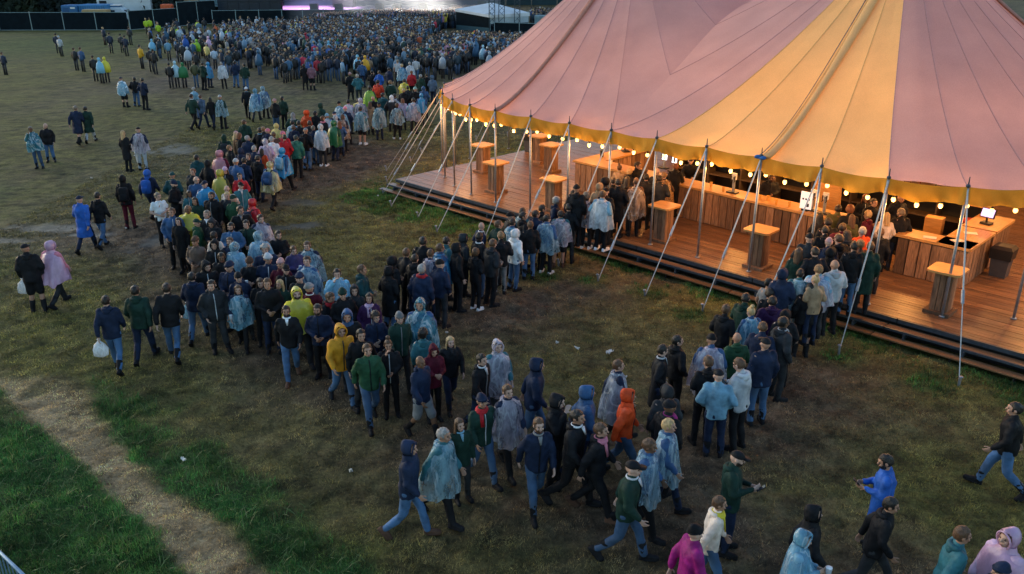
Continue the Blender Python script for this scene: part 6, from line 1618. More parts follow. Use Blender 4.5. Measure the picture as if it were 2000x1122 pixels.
def fabric(c):
    if c not in _fab:
        _fab[c] = surf('fabric_' + c, CLR.get(c) or PCL[c], 0.62, 0.42, 6, bump=0.6, bscale=11, rnd=0.14, spec=0.12 if sum((CLR.get(c) or PCL[c])) < .2 else .25)
    return _fab[c]
def denim():
    if 'je' not in _fab:
        _fab['je'] = surf('denim', (.045, .115, .24), 0.75, 0.45, 6, bump=0.5, bscale=12, rnd=0.35, dirt=((.035, .045, .06), 3, .6))
    return _fab['je']
def hairmat(c):
    k = 'hair_' + c
    if k not in _fab:
        _fab[k] = surf(k, HAIR.get(c, CLR.get(c, (.03, .02, .015))), 0.45, 0.45, 30, bump=0.6, bscale=60, stretch=(1, 1, .25))
    return _fab[k]
def poncho_mat(c):
    k = 'poncho_' + c
    if k in _fab: return _fab[k]
    m, nt, b = new_mat('poncho_film_' + c)
    N, L = nt.nodes, nt.links
    tc = N.new('ShaderNodeTexCoord'); oi = N.new('ShaderNodeObjectInfo')
    mp = N.new('ShaderNodeMapping'); mp.inputs['Scale'].default_value = (3.4, 3.4, 1.5)
    ad = N.new('ShaderNodeVectorMath'); ad.operation = 'ADD'
    cb = N.new('ShaderNodeCombineXYZ')
    for q in range(3): L.new(oi.outputs['Random'], cb.inputs[q])
    sc3 = N.new('ShaderNodeVectorMath'); sc3.operation = 'SCALE'; sc3.inputs['Scale'].default_value = 60
    L.new(cb.outputs[0], sc3.inputs[0]); L.new(tc.outputs['Object'], ad.inputs[0]); L.new(sc3.outputs[0], ad.inputs[1]); L.new(ad.outputs[0], mp.inputs['Vector'])
    nz = N.new('ShaderNodeTexNoise'); nz.inputs['Scale'].default_value = 1.7; nz.inputs['Detail'].default_value = 6; nz.inputs['Roughness'].default_value = 0.65
    L.new(mp.outputs[0], nz.inputs['Vector'])
    if c == 'le':
        vo = N.new('ShaderNodeTexVoronoi'); vo.inputs['Scale'].default_value = 22; L.new(tc.outputs['Object'], vo.inputs['Vector'])
        rp = N.new('ShaderNodeValToRGB'); rp.color_ramp.elements[0].position = .3; rp.color_ramp.elements[0].color = (.03, .018, .01, 1); rp.color_ramp.elements[1].position = .42; rp.color_ramp.elements[1].color = (*PCL['le'], 1)
        L.new(vo.outputs['Distance'], rp.inputs['Fac']); L.new(rp.outputs['Color'], b.inputs['Base Color'])
    else:
        mr = N.new('ShaderNodeMapRange'); mr.inputs['From Min'].default_value = .35; mr.inputs['From Max'].default_value = .68
        mr.inputs['To Min'].default_value = .72; mr.inputs['To Max'].default_value = 1.15
        L.new(nz.outputs['Fac'], mr.inputs['Value'])
        s = N.new('ShaderNodeVectorMath'); s.operation = 'SCALE'; s.inputs[0].default_value = PCL[c]; L.new(mr.outputs['Result'], s.inputs['Scale'])
        L.new(s.outputs[0], b.inputs['Base Color'])
    b.inputs['Roughness'].default_value = 0.27; b.inputs['Specular IOR Level'].default_value = 0.8
    bp = N.new('ShaderNodeBump'); bp.inputs['Strength'].default_value = 0.75; bp.inputs['Distance'].default_value = 0.04
    L.new(nz.outputs['Fac'], bp.inputs['Height']); L.new(bp.outputs['Normal'], b.inputs['Normal'])
    tr = N.new('ShaderNodeBsdfTranslucent'); tr.inputs['Color'].default_value = (*PCL[c], 1)
    m1 = N.new('ShaderNodeMixShader'); m1.inputs['Fac'].default_value = 0.25
    L.new(b.outputs[0], m1.inputs[1]); L.new(tr.outputs[0], m1.inputs[2])
    out = m1
    if c in CLEAR:
        # glints along film creases, painted in: thin ridged lines that go white and opaque
        n2 = N.new('ShaderNodeTexNoise'); n2.inputs['Scale'].default_value = 1.15; n2.inputs['Detail'].default_value = 3; n2.inputs['Distortion'].default_value = 0.6
        L.new(mp.outputs[0], n2.inputs['Vector'])
        s1 = N.new('ShaderNodeMath'); s1.operation = 'SUBTRACT'; s1.inputs[1].default_value = 0.5; L.new(n2.outputs['Fac'], s1.inputs[0])
        s2 = N.new('ShaderNodeMath'); s2.operation = 'ABSOLUTE'; L.new(s1.outputs[0], s2.inputs[0])
        rg = N.new('ShaderNodeMapRange'); rg.inputs['From Min'].default_value = 0.0; rg.inputs['From Max'].default_value = 0.040
        rg.inputs['To Min'].default_value = 0.62; rg.inputs['To Max'].default_value = 0.0
        L.new(s2.outputs[0], rg.inputs['Value'])
        wm = N.new('ShaderNodeMix'); wm.data_type = 'RGBA'
        L.new(rg.outputs['Result'], wm.inputs['Factor']); L.new(s.outputs[0], wm.inputs['A']); wm.inputs['B'].default_value = (.78, .84, .88, 1)
        L.new(wm.outputs['Result'], b.inputs['Base Color'])
        tp = N.new('ShaderNodeBsdfTransparent'); tp.inputs['Color'].default_value = (.9, .95, 1, 1)
        fr = N.new('ShaderNodeMapRange'); fr.inputs['From Min'].default_value = .38; fr.inputs['From Max'].default_value = .66
        fr.inputs['To Min'].default_value = CLEAR[c] - .34; fr.inputs['To Max'].default_value = CLEAR[c] + .04
        L.new(nz.outputs['Fac'], fr.inputs['Value'])
        sm_ = N.new('ShaderNodeMath'); sm_.operation = 'MULTIPLY_ADD'; sm_.use_clamp = True
        L.new(rg.outputs['Result'], sm_.inputs[0]); sm_.inputs[1].default_value = .38; L.new(fr.outputs['Result'], sm_.inputs[2])
        m2 = N.new('ShaderNodeMixShader'); L.new(sm_.outputs[0], m2.inputs['Fac'])
        L.new(tp.outputs[0], m2.inputs[1]); L.new(m1.outputs[0], m2.inputs[2]); out = m2
    L.new(out.outputs[0], N['Material Output'].inputs['Surface'])
    _fab[k] = m
    return m

NECK = Vector((0, 0, 1.50))
def skel(pose):
    J = dict(shL=(-.185, 0, 1.42), shR=(.185, 0, 1.42), elL=(-.245, -.03, 1.14), elR=(.245, -.03, 1.14), wrL=(-.25, .06, .90), wrR=(.25, .06, .90),
             hpL=(-.095, 0, .90), hpR=(.095, 0, .90), knL=(-.105, .02, .49), knR=(.105, .02, .49), anL=(-.12, -.03, .085), anR=(.115, -.03, .085))
    tilt, yaw, pitch, fl, fr_ = 0.02, 0.0, 0.0, (0, 0), (0, 0)            # foot pitch, toe-out
    if pose == 'fr':
        J.update(elL=(-.26, -.02, 1.15), wrL=(-.09, .20, 1.04), elR=(.26, -.02, 1.15), wrR=(.07, .22, 1.08)); pitch = 0.08; yaw = -.15
    if pose == 'ph':
        J.update(elL=(-.24, .02, 1.15), wrL=(-.08, .27, 1.16), elR=(.24, .02, 1.15), wrR=(.06, .29, 1.19)); pitch = 0.28
    if pose == 'hf':
        J.update(elR=(.24, .12, 1.22), wrR=(.075, .17, 1.49), elL=(-.25, 0, 1.15), wrL=(-.06, .20, 1.08)); pitch = 0.1
    if pose == 'le':
        J.update(elL=(-.25, .10, 1.17), wrL=(-.17, .33, 1.08), elR=(.25, .10, 1.17), wrR=(.13, .34, 1.08)); tilt = 0.22; yaw = .25
    if pose in ('wl', 'wr', 'wb'):
        k = 1.45 if pose == 'wb' else 1.0
        J.update(knL=(-.10, .17 * k, .50), anL=(-.10, .27 * k, .10), knR=(.10, -.06 * k, .48), anR=(.10, -.36 * k, .17),
                 elL=(-.24, -.13, 1.15), wrL=(-.24, -.17, .90), elR=(.24, .05, 1.14), wrR=(.22, .23, .95))
        tilt = 0.07; fl, fr_ = (-.12, 0), (.75, 0)
        if pose == 'wb': tilt = 0.16; pitch = .1
        if pose == 'wr':
            sw = {}
            for a, b in (('kn', 0), ('an', 0), ('el', 0), ('wr', 0)):
                l, r = J[a + 'L'], J[a + 'R']
                sw[a + 'L'] = (-r[0], r[1], r[2]); sw[a + 'R'] = (-l[0], l[1], l[2])
            J.update(sw); fl, fr_ = fr_, fl
    if pose == 'st':
        yaw = 0.12
    if pose == 's2':
        J.update(knL=(-.10, .05, .49), anL=(-.15, .04, .085), wrL=(-.23, .10, .92), elR=(.26, -.05, 1.15), wrR=(.20, .10, .93)); yaw = -.42
    if pose == 's3':
        J.update(elL=(-.29, -.07, 1.17), wrL=(-.185, .10, .97), elR=(.29, -.07, 1.17), wrR=(.185, .10, .97)); yaw = .38; pitch = .12
    if pose == 'f2':
        J.update(elL=(-.25, .0, 1.16), wrL=(-.05, .19, 1.12), elR=(.27, -.03, 1.15), wrR=(.10, .18, 1.06)); yaw = .35; pitch = .18
    def up(p):
        return Vector((p[0], p[1] + max(0, p[2] - .95) * tilt, p[2]))
    J = {k: (up(v) if k[:2] in ('sh', 'el', 'wr') else Vector(v)) for k, v in J.items()}
    nk = up(NECK)
    H = Matrix.Translation(nk) @ Matrix.Rotation(yaw, 4, 'Z') @ Matrix.Rotation(-pitch, 4, 'X') @ Matrix.Translation(-NECK)
    return J, up, H, fl, fr_

def ering(z, rx, ry, up, cy=0.0, n=18, p=2.4):
    out = []
    for t in np.linspace(0, 2 * math.pi, n, endpoint=False):
        c, s = math.cos(t), math.sin(t)
        q = up((rx * math.copysign(abs(c) ** (2 / p), c), ry * math.copysign(abs(s) ** (2 / p), s) + cy, z))
        out.append(tuple(q))
    return out

def xf(M, p): return M @ Vector(p)

def hand(mb, w, el, side, curl=0.5):
    d = (w - el).normalized()
    inward = Vector((-side, 0.15, 0))
    n = (inward - d * inward.dot(d)).normalized()           # palm faces the thigh
    s = d.cross(n).normalized() * (1 if side > 0 else -1)    # towards the thumb
    if s.y < 0: s = -s
    pc = w + d * 0.045
    for o in (-.022, 0, .022):
        mb.cap(w + s * o * .5, w + d * .082 + s * o, .016, .0145, 8)
    for k, (o, L_) in enumerate(((.034, .066), (.012, .075), (-.011, .070), (-.033, .055))):
        b = w + d * .085 + s * o
        m = b + (d * (1 - curl * .3) + n * curl * .5).normalized() * L_ * .55
        t = m + (d * (1 - curl) + n * curl).normalized() * L_ * .5
        mb.cap(b, m, .0105, .0095, 8); mb.cap(m, t, .0095, .008, 8)
    b = w + d * .025 + s * .03
    m = b + (d * .55 + s * .75 + n * .25).normalized() * .04
    t = m + (d * .85 + s * .3 + n * .3).normalized() * .032
    mb.cap(b, m, .0125, .011, 8); mb.cap(m, t, .011, .009, 8)

def body_mb(pose, thin):
    J, up, H, fl, fr_ = skel(pose)
    lg = .74 if thin else 1.0
    mb = MB()
    mb.loft([ering(z, rx, ry, up, cy) for z, rx, ry, cy in ((.84, .10, .08, 0), (.90, .145, .10, -.01), (.97, .15, .10, -.01), (1.08, .145, .10, 0), (1.22, .165, .112, .005), (1.34, .178, .112, 0), (1.42, .155, .088, -.005), (1.465, .07, .062, -.01))])
    mb.cap(up((0, -.012, 1.42)), xf(H, (0, .0, 1.55)), .062, .056, 12)
    # head
    def E(c, r, nu=16, nv=10):
        mb.ell(xf(H, c), r, nu, nv, H)
    E((0, -.004, 1.645), (.077, .098, .102))
    E((0, .030, 1.575), (.056, .062, .062))
    E((0, .045, 1.545), (.036, .042, .034))
    mb.cap(xf(H, (0, .092, 1.645)), xf(H, (0, .112, 1.606)), .010, .0155, 8)
    E((0, .083, 1.665), (.052, .018, .012))
    E((-.040, .072, 1.60), (.022, .022, .022)); E((.040, .072, 1.60), (.022, .022, .022))
    E((-.081, -.005, 1.625), (.013, .024, .034)); E((.081, -.005, 1.625), (.013, .024, .034))
    E((0, .090, 1.562), (.022, .012, .010))
    for sd, s in (('L', -1), ('R', 1)):
        sh, el, wr = J['sh' + sd], J['el' + sd], J['wr' + sd]
        mb.cap(sh + Vector((-s * .02, 0, -.01)), el, .056, .043, 12); mb.cap(el, wr, .042, .029, 12)
        hand(mb, wr, el, s, 0.55)
        hp, kn, an = J['hp' + sd], J['kn' + sd], J['an' + sd]
        mb.cap(hp, kn, .088 * lg, .056 * lg, 14); mb.cap(kn + (an - kn) * .25 + Vector((0, -.012 * lg, 0)), an, .056 * lg, .036 * lg, 12); mb.cap(kn, kn + (an - kn) * .3, .055 * lg, .056 * lg, 12)
        pt = fl[0] if sd == 'L' else fr_[0]
        c_, s_ = math.cos(pt), math.sin(pt)
        ft = lambda y_, z_: an + Vector((s * max(0, y_) * .15, y_ * c_ + z_ * s_, -y_ * s_ + z_ * c_))
        mb.cap(ft(-.025, -.03), ft(.13, -.042), .026, .024, 10)
    return mb

def jacket_mb(pose, kind):
    J, up, H, fl, fr_ = skel(pose)
    mb = MB()
    walk = pose[0] == 'w'
    if kind == 'coat':
        rows = [(.50, .205, .165), (.66, .20, .16), (.82, .19, .15)]
    elif kind == 'top':
        rows = [(.86, .172, .125), (.90, .172, .125)]
    else:
        rows = [(.80, .178, .135), (.835, .188, .143), (.88, .186, .14)]
    g = .0 if kind != 'top' else -.014
    rows += [(.97, .188 + g, .142 + g), (1.08, .182 + g, .135 + g), (1.22, .198 + g, .146 + g), (1.33, .205 + g, .142 + g), (1.40, .19 + g, .118 + g), (1.445, .135 + g, .092), (1.48, .075, .072)]
    if walk and kind == 'coat':
        rr = [(z, rx, ry * (1.25 if z < .8 else 1)) for z, rx, ry in rows]
    else: rr = rows
    mb.loft([ering(z, rx, ry, up, 0, 22) for z, rx, ry in rr])
    if kind != 'top':
        mb.cap(up((0, -.01, 1.45)), up((0, -.004, 1.505)), .078, .073, 14)
    for sd, s in (('L', -1), ('R', 1)):
        sh, el, wr = J['sh' + sd], J['el' + sd], J['wr' + sd]
        if kind == 'top':
            mb.cap(sh + Vector((-s * .02, 0, -.015)), sh.lerp(el, .62), .072, .062, 12)
        else:
            mb.cap(sh + Vector((-s * .022, 0, -.018)), el, .080, .068, 14)
            mb.cap(el, el.lerp(wr, .80), .066, .052, 12)
            mb.cap(el.lerp(wr, .80), el.lerp(wr, .93), .050, .047, 12)
    return mb

def trousers_mb(pose, short):
    J, up, H, fl, fr_ = skel(pose)
    mb = MB()
    mb.loft([ering(z, rx, ry, up, -.005) for z, rx, ry in ((.78, .13, .10), (.86, .175, .125), (.94, .178, .125), (1.03, .162, .112))])
    for sd in 'LR':
        hp, kn, an = J['hp' + sd], J['kn' + sd], J['an' + sd]
        if short:
            mb.cap(hp, hp.lerp(kn, .93), .103, .095, 14)
        else:
            mb.cap(hp, kn, .100, .070, 14); mb.cap(kn, kn.lerp(an, .55), .071, .066, 12); mb.cap(kn.lerp(an, .5), kn.lerp(an, .97), .064, .060, 12)
    return mb

def shoe_mb(pose, sd, boot):
    J, up, H, fl, fr_ = skel(pose)
    mb = MB()
    s = -1 if sd == 'L' else 1
    an, kn = J['an' + sd], J['kn' + sd]
    pt = fl[0] if sd == 'L' else fr_[0]
    c, sn = math.cos(pt), math.sin(pt)
    def T(x, y, z):
        return an + Vector((x + s * max(0, y) * .15, y * c + (z) * sn, -y * sn + z * c))
    mb.cap(T(0, -.035, -.035), T(0, .165, -.043), .046, .043, 12)
    mb.cap(T(0, -.01, -.02), T(0, .09, -.025), .047, .045, 12)
    rings = [[tuple(T(x * w, y, z)) for x, y, w in ((-.047, -.08, .8), (.047, -.08, .8), (.052, .03, 1), (.050, .15, 1), (.025, .205, 1), (-.025, .205, 1), (-.050, .15, 1), (-.052, .03, 1))] for z in (-.088, -.066)]
    mb.loft(rings)
    ax = (kn - an).normalized()
    if boot: mb.cap(an + ax * .0, an + ax * .22, .055, .066, 12)
    else: mb.cap(an - ax * .01, an + ax * .03, .047, .047, 12)
    return mb

def remesh_batch(jobs):
    """jobs: {key: (MB, voxel, decimate ratio, smooth steps)} -> {key: mesh}"""
    tmp = {}
    for k, (mb, vox, dec, sm_) in jobs.items():
        o = mb.build('work_mesh')
        m = o.modifiers.new('r', 'REMESH'); m.mode = 'VOXEL'; m.voxel_size = vox
        if sm_:
            m = o.modifiers.new('s', 'SMOOTH'); m.iterations = sm_; m.factor = 0.5
        m = o.modifiers.new('d', 'DECIMATE'); m.ratio = dec
        tmp[k] = o
    dg = bpy.context.evaluated_depsgraph_get()
    out = {}
    for k, o in tmp.items():
        me = bpy.data.meshes.new_from_object(o.evaluated_get(dg))
        out[k] = me
    for o in tmp.values():
        old = o.data; bpy.data.objects.remove(o); bpy.data.meshes.remove(old)
    return out

def get_np(me):
    v = np.empty(len(me.vertices) * 3); me.vertices.foreach_get('co', v); return v.reshape(-1, 3)

def put_np(me, v):
    me.vertices.foreach_set('co', v.ravel()); me.polygons.foreach_set('use_smooth', np.ones(len(me.polygons), dtype=bool)); me.update()

def folds(me, amp, seed, sx=6.0, sz=3.0):
    v = get_np(me)
    nrm = np.empty(len(me.vertices) * 3); me.vertices.foreach_get('normal', nrm); nrm = nrm.reshape(-1, 3)
    f = np.array([mnoise.noise(Vector((p[0] * sx + seed, p[1] * sx, p[2] * sz * 2.2 + p[0] * 5))) + .5 * mnoise.noise(Vector((p[0] * 14, p[1] * 14 + seed, p[2] * 22))) for p in v])
    put_np(me, v + nrm * (f * amp)[:, None])

poses = sorted({p[5] for p in PEOPLE} | {'st'})
jobs = {}
for ps in poses:
    for sh in {p[7][0] == 's' for p in PEOPLE if p[5] == ps}: jobs[('body', ps, sh)] = (body_mb(ps, not sh), .0085, .17, 2)
    kinds = {{'j': 'jacket', 'h': 'jacket', 'c': 'coat', 't': 'top', 'v': 'jacket', 'p': 'jacket'}[p[6][0]] for p in PEOPLE if p[5] == ps}
    for kd in kinds: jobs[(kd, ps)] = (jacket_mb(ps, kd), .017, .42, 3)
    for sh in {p[7][0] == 's' for p in PEOPLE if p[5] == ps}: jobs[('shorts' if sh else 'trousers', ps)] = (trousers_mb(ps, sh), .017, .42, 3)
    for bt in {not ('ws' in p[9] or 'ns' in p[9]) for p in PEOPLE if p[5] == ps}:
        for sd in 'LR': jobs[('boot' if bt else 'shoe', ps, sd)] = (shoe_mb(ps, sd, bt), .011, .40, 2)
MESH = remesh_batch(jobs)
for k, me in MESH.items():
    if k[0] in ('jacket', 'coat', 'top'): folds(me, .021, hash(k[1]) % 17 * 1.3)
    elif k[0] in ('trousers', 'shorts'): folds(me, .014, 4.2)
    else: put_np(me, get_np(me))

# eyes, brows and lips join each body as coloured faces of the same mesh
def with_face(me, pose):
    H = skel(pose)[2]
    mb = MB()
    v = get_np(me); fs = [tuple(p.vertices) for p in me.polygons]
    mats = [0] * len(fs)
    mb.add(v, fs)
    n0 = len(mb.f)
    for s in (-1, 1):
        mb.ell(xf(H, (s * .032, .083, 1.637)), (.014, .010, .009), 8, 5, H)
        mb.ell(xf(H, (s * .033, .088, 1.660)), (.022, .008, .005), 8, 4, H)
    n1 = len(mb.f)
    mb.ell(xf(H, (0, .099, 1.561)), (.022, .008, .008), 8, 5, H)
    out = mb.mesh('person_body', True)
    mi = np.zeros(len(out.polygons), dtype=np.int32); mi[n0:n1] = 1; mi[n1:] = 2
    for m_ in (M_SKIN[0], M_EYE, M_LIP): out.materials.append(m_)
    out.polygons.foreach_set('material_index', mi)
    return out
for k in [k for k in MESH if k[0] == 'body']: MESH[k] = with_face(MESH[k], k[1])
for k, me in MESH.items():
    if k[0] != 'body': me.materials.append(None)

# head wear in head space
def shell(c, r, cut, noise_amp=0.0, nu=26, nv=18, extra=None, thick=0.008, nsc=14):
    b = MB(); b.ell(c, r, nu, nv)
    v = np.concatenate(b.v)
    if noise_amp:
        for i, p in enumerate(v):
            d = Vector(p) - Vector(c); k = 1 + noise_amp * mnoise.noise(Vector(p) * nsc) / max(d.length, .01)
            v[i] = Vector(c) + d * k
    if extra: v = np.array([extra(*p) for p in v])
    fs = [f for f in b.f if not cut(*np.mean(v[list(f)], axis=0))]
    inner = v + (np.array(c) - v) / np.linalg.norm(np.array(c) - v + 1e-9, axis=1)[:, None] * thick
    n = len(v)
    edge = {}
    for f in fs:
        for i in range(len(f)):
            a, q = f[i], f[(i + 1) % len(f)]
            edge[(a, q)] = 1
    allf = list(fs) + [tuple(i + n for i in reversed(f)) for f in fs]
    for (a, q) in edge:
        if (q, a) not in edge: allf.append((q, a, a + n, q + n))
    out = MB(); out.add(np.concatenate([v, inner]), allf)
    return out
hc = (0, -.006, 1.648)
face_cut = lambda x, y, z: (y > .052 and z < 1.698) or z < 1.572 or (z < 1.615 and y > -.01)
HEADM = {}
def hm(name, mb): HEADM[name] = mb.mesh(name, True); HEADM[name].materials.append(None)
hm('short', shell(hc, (.088, .109, .111), face_cut, .013, nsc=24))
def long_mb(len_z):
    b = shell(hc, (.089, .109, .110), face_cut, .005)
    rings = []
    for z in np.linspace(1.70, len_z, 9):
        w = np.interp(z, [len_z, 1.5, 1.7], [.115, .108, .088]); dy = np.interp(z, [len_z, 1.5, 1.7], [.135, .118, .105])
        ring = []
        for a in np.linspace(R(20), R(-200), 15):
            wob = 1 + .05 * math.sin(a * 7 + z * 20)
            ring.append((w * wob * math.cos(a), dy * wob * math.sin(a) * (1 if math.sin(a) < 0 else .75) - .008, z))
        for a in np.linspace(R(-200), R(20), 15):
            ring.append((w * .82 * math.cos(a), dy * .80 * math.sin(a) * (1 if math.sin(a) < 0 else .75) - .008, z))
        rings.append(ring)
    b.loft(rings)
    return b
hm('long', long_mb(1.36))
hm('curly', shell((0, -.012, 1.655), (.112, .125, .125), lambda x, y, z: (y > .05 and z < 1.70) or z < 1.56 or (z < 1.61 and y > .0), .022, nsc=26))
b = shell(hc, (.087, .107, .108), face_cut, .006); b.ell((0, -.055, 1.765), (.05, .05, .045), 12, 8); hm('bun', b)
def bean(x, y, z): return (x, y - max(0, z - 1.70) * .25, z)
b = shell((0, -.004, 1.652), (.092, .112, .122), lambda x, y, z: z < 1.655 - y * .15 + .01, .004, extra=bean); b.torus((0, -.004, 1.672), .086, .106, .014, 26, 8, dz=.012); hm('beanie', b)
b = shell((0, -.004, 1.652), (.088, .109, .104), lambda x, y, z: z < 1.672, .002); b.loft([[(x, y, z) for x, y in ((-.07, .085), (.07, .085), (.066, .14), (.035, .178), (-.035, .178), (-.066, .14))] for z in (1.672, 1.684)]); hm('cap', b)
def hood_shape(x, y, z):
    f = max(0, z - 1.66); 
    y2 = y - f * .35 if y < 0 else y + f * .25
    return (x * (1 - f * .8), y2, z + f * .12)
def hood_mb():
    b = shell((0, -.012, 1.632), (.108, .128, .128), lambda x, y, z: (y > .055 and z < 1.735 and z > 1.50) or z < 1.50, .007, extra=hood_shape, thick=.012)
    rings = [[(rx * math.cos(t), ry * math.sin(t) + cy, z) for t in np.linspace(0, 2 * math.pi, 22, endpoint=False)] for z, rx, ry, cy in ((1.535, .088, .092, -.022), (1.50, .098, .098, -.016), (1.46, .118, .106, -.012), (1.42, .15, .11, -.01))]
    b.loft(rings, caps=False)
    # rolled rim of the opening
    pts = [(.10 * math.sin(t) * .95, .068 + .018 * math.cos(t), 1.618 + .112 * math.cos(t)) for t in np.linspace(-2.55, 2.55, 20)]
    b.tube(pts, .012, 7)
    return b
hm('hood', hood_mb())
b = MB(); b.torus((0, -.035, 1.47), .085, .075, .040, 20, 9, R(170), R(370)); b.ell((0, -.105, 1.425), (.085, .045, .075), 14, 9); hm('hood_down', b)
b = shell((0, .028, 1.575), (.066, .078, .072), lambda x, y, z: y < .015 or z > 1.60 or (z > 1.572 and abs(x) < .030) or (abs(x) < .02 and z > 1.558 and z < 1.567), .004, thick=.01); hm('beard', b)
b = MB(); b.torus((0, -.004, 1.475), .078, .078, .036, 22, 9); b.torus((.02, .01, 1.455), .082, .082, .030, 22, 9); b.loft([[(.03, .085, 1.45), (.095, .08, 1.45), (.095, .105, 1.45), (.03, .11, 1.45)], [(.04, .135, 1.22), (.10, .13, 1.22), (.10, .15, 1.22), (.04, .155, 1.22)]]); hm('scarf', b)
b = MB(); b.torus((0, -.002, 1.492), .070, .070, .018, 20, 7); b.loft([[(-.035, .085, 1.48), (.035, .085, 1.48), (.035, .105, 1.48), (-.035, .105, 1.48)], [(-.012, .135, 1.36), (.012, .135, 1.36), (.012, .147, 1.36), (-.012, .147, 1.36)]]); hm('collar', b)

PON = {}
def poncho_mesh(walk, var, front):
    k = (walk, var, front)
    if k in PON: return PON[k]
    up = skel('wl' if walk else 'st')[1]
    hem = (.66, .74, .56)[var]
    zs = np.concatenate([[1.50, 1.475, 1.445, 1.405], np.linspace(1.34, hem, 13)])
    n = 40; rings = []
    ph = var * 2.1 + (1 if walk else 0)
    for z in zs:
        rx = np.interp(z, [hem, .9, 1.12, 1.30, 1.405, 1.445, 1.475, 1.50], [.335, .325, .315, .275, .235, .165, .10, .082])
        ry = np.interp(z, [hem, .9, 1.12, 1.30, 1.405, 1.445, 1.475, 1.50], [.235, .215, .195, .170, .145, .115, .095, .08])
        fall = np.clip((1.42 - z) / .7, 0, 1)
        ring = []
        for t in np.linspace(0, 2 * math.pi, n, endpoint=False):
            wv = 1 + fall * (.10 * math.sin(7 * t + ph + z * 1.6) + .075 * math.sin(11 * t - ph * 2 + z * 3) + .03 * math.sin(17 * t + z * 5))
            x, y = rx * wv * math.cos(t), ry * wv * math.sin(t)
            zz = z
            if front and y > 0: y += .11 * math.exp(-((z - 1.08) / .13) ** 2) * max(0, math.sin(t)) ** 2
            if walk: y += (-.10 if math.sin(t) < 0 else .03) * fall ** 1.5
            if z < hem + .08: zz += .045 * math.sin(3 * t + ph) + .02 * math.sin(8 * t)
            zz += fall * .07 * abs(math.cos(t)) ** 3 * (1 if z < .95 else .3)
            ring.append(tuple(up((x, y, zz))))
        rings.append(ring)
    b = MB(); b.loft(rings, caps=False)
    me = b.mesh('poncho', True); me.materials.append(None)
    PON[k] = me
    return me

def put(name, me, parent, mat, M=None):
    o = bpy.data.objects.new(name, me); COL.objects.link(o); o.parent = parent
    if M is not None: o.matrix_local = M
    sl = o.material_slots[0]; sl.link = 'OBJECT'; sl.material = mat
    return o

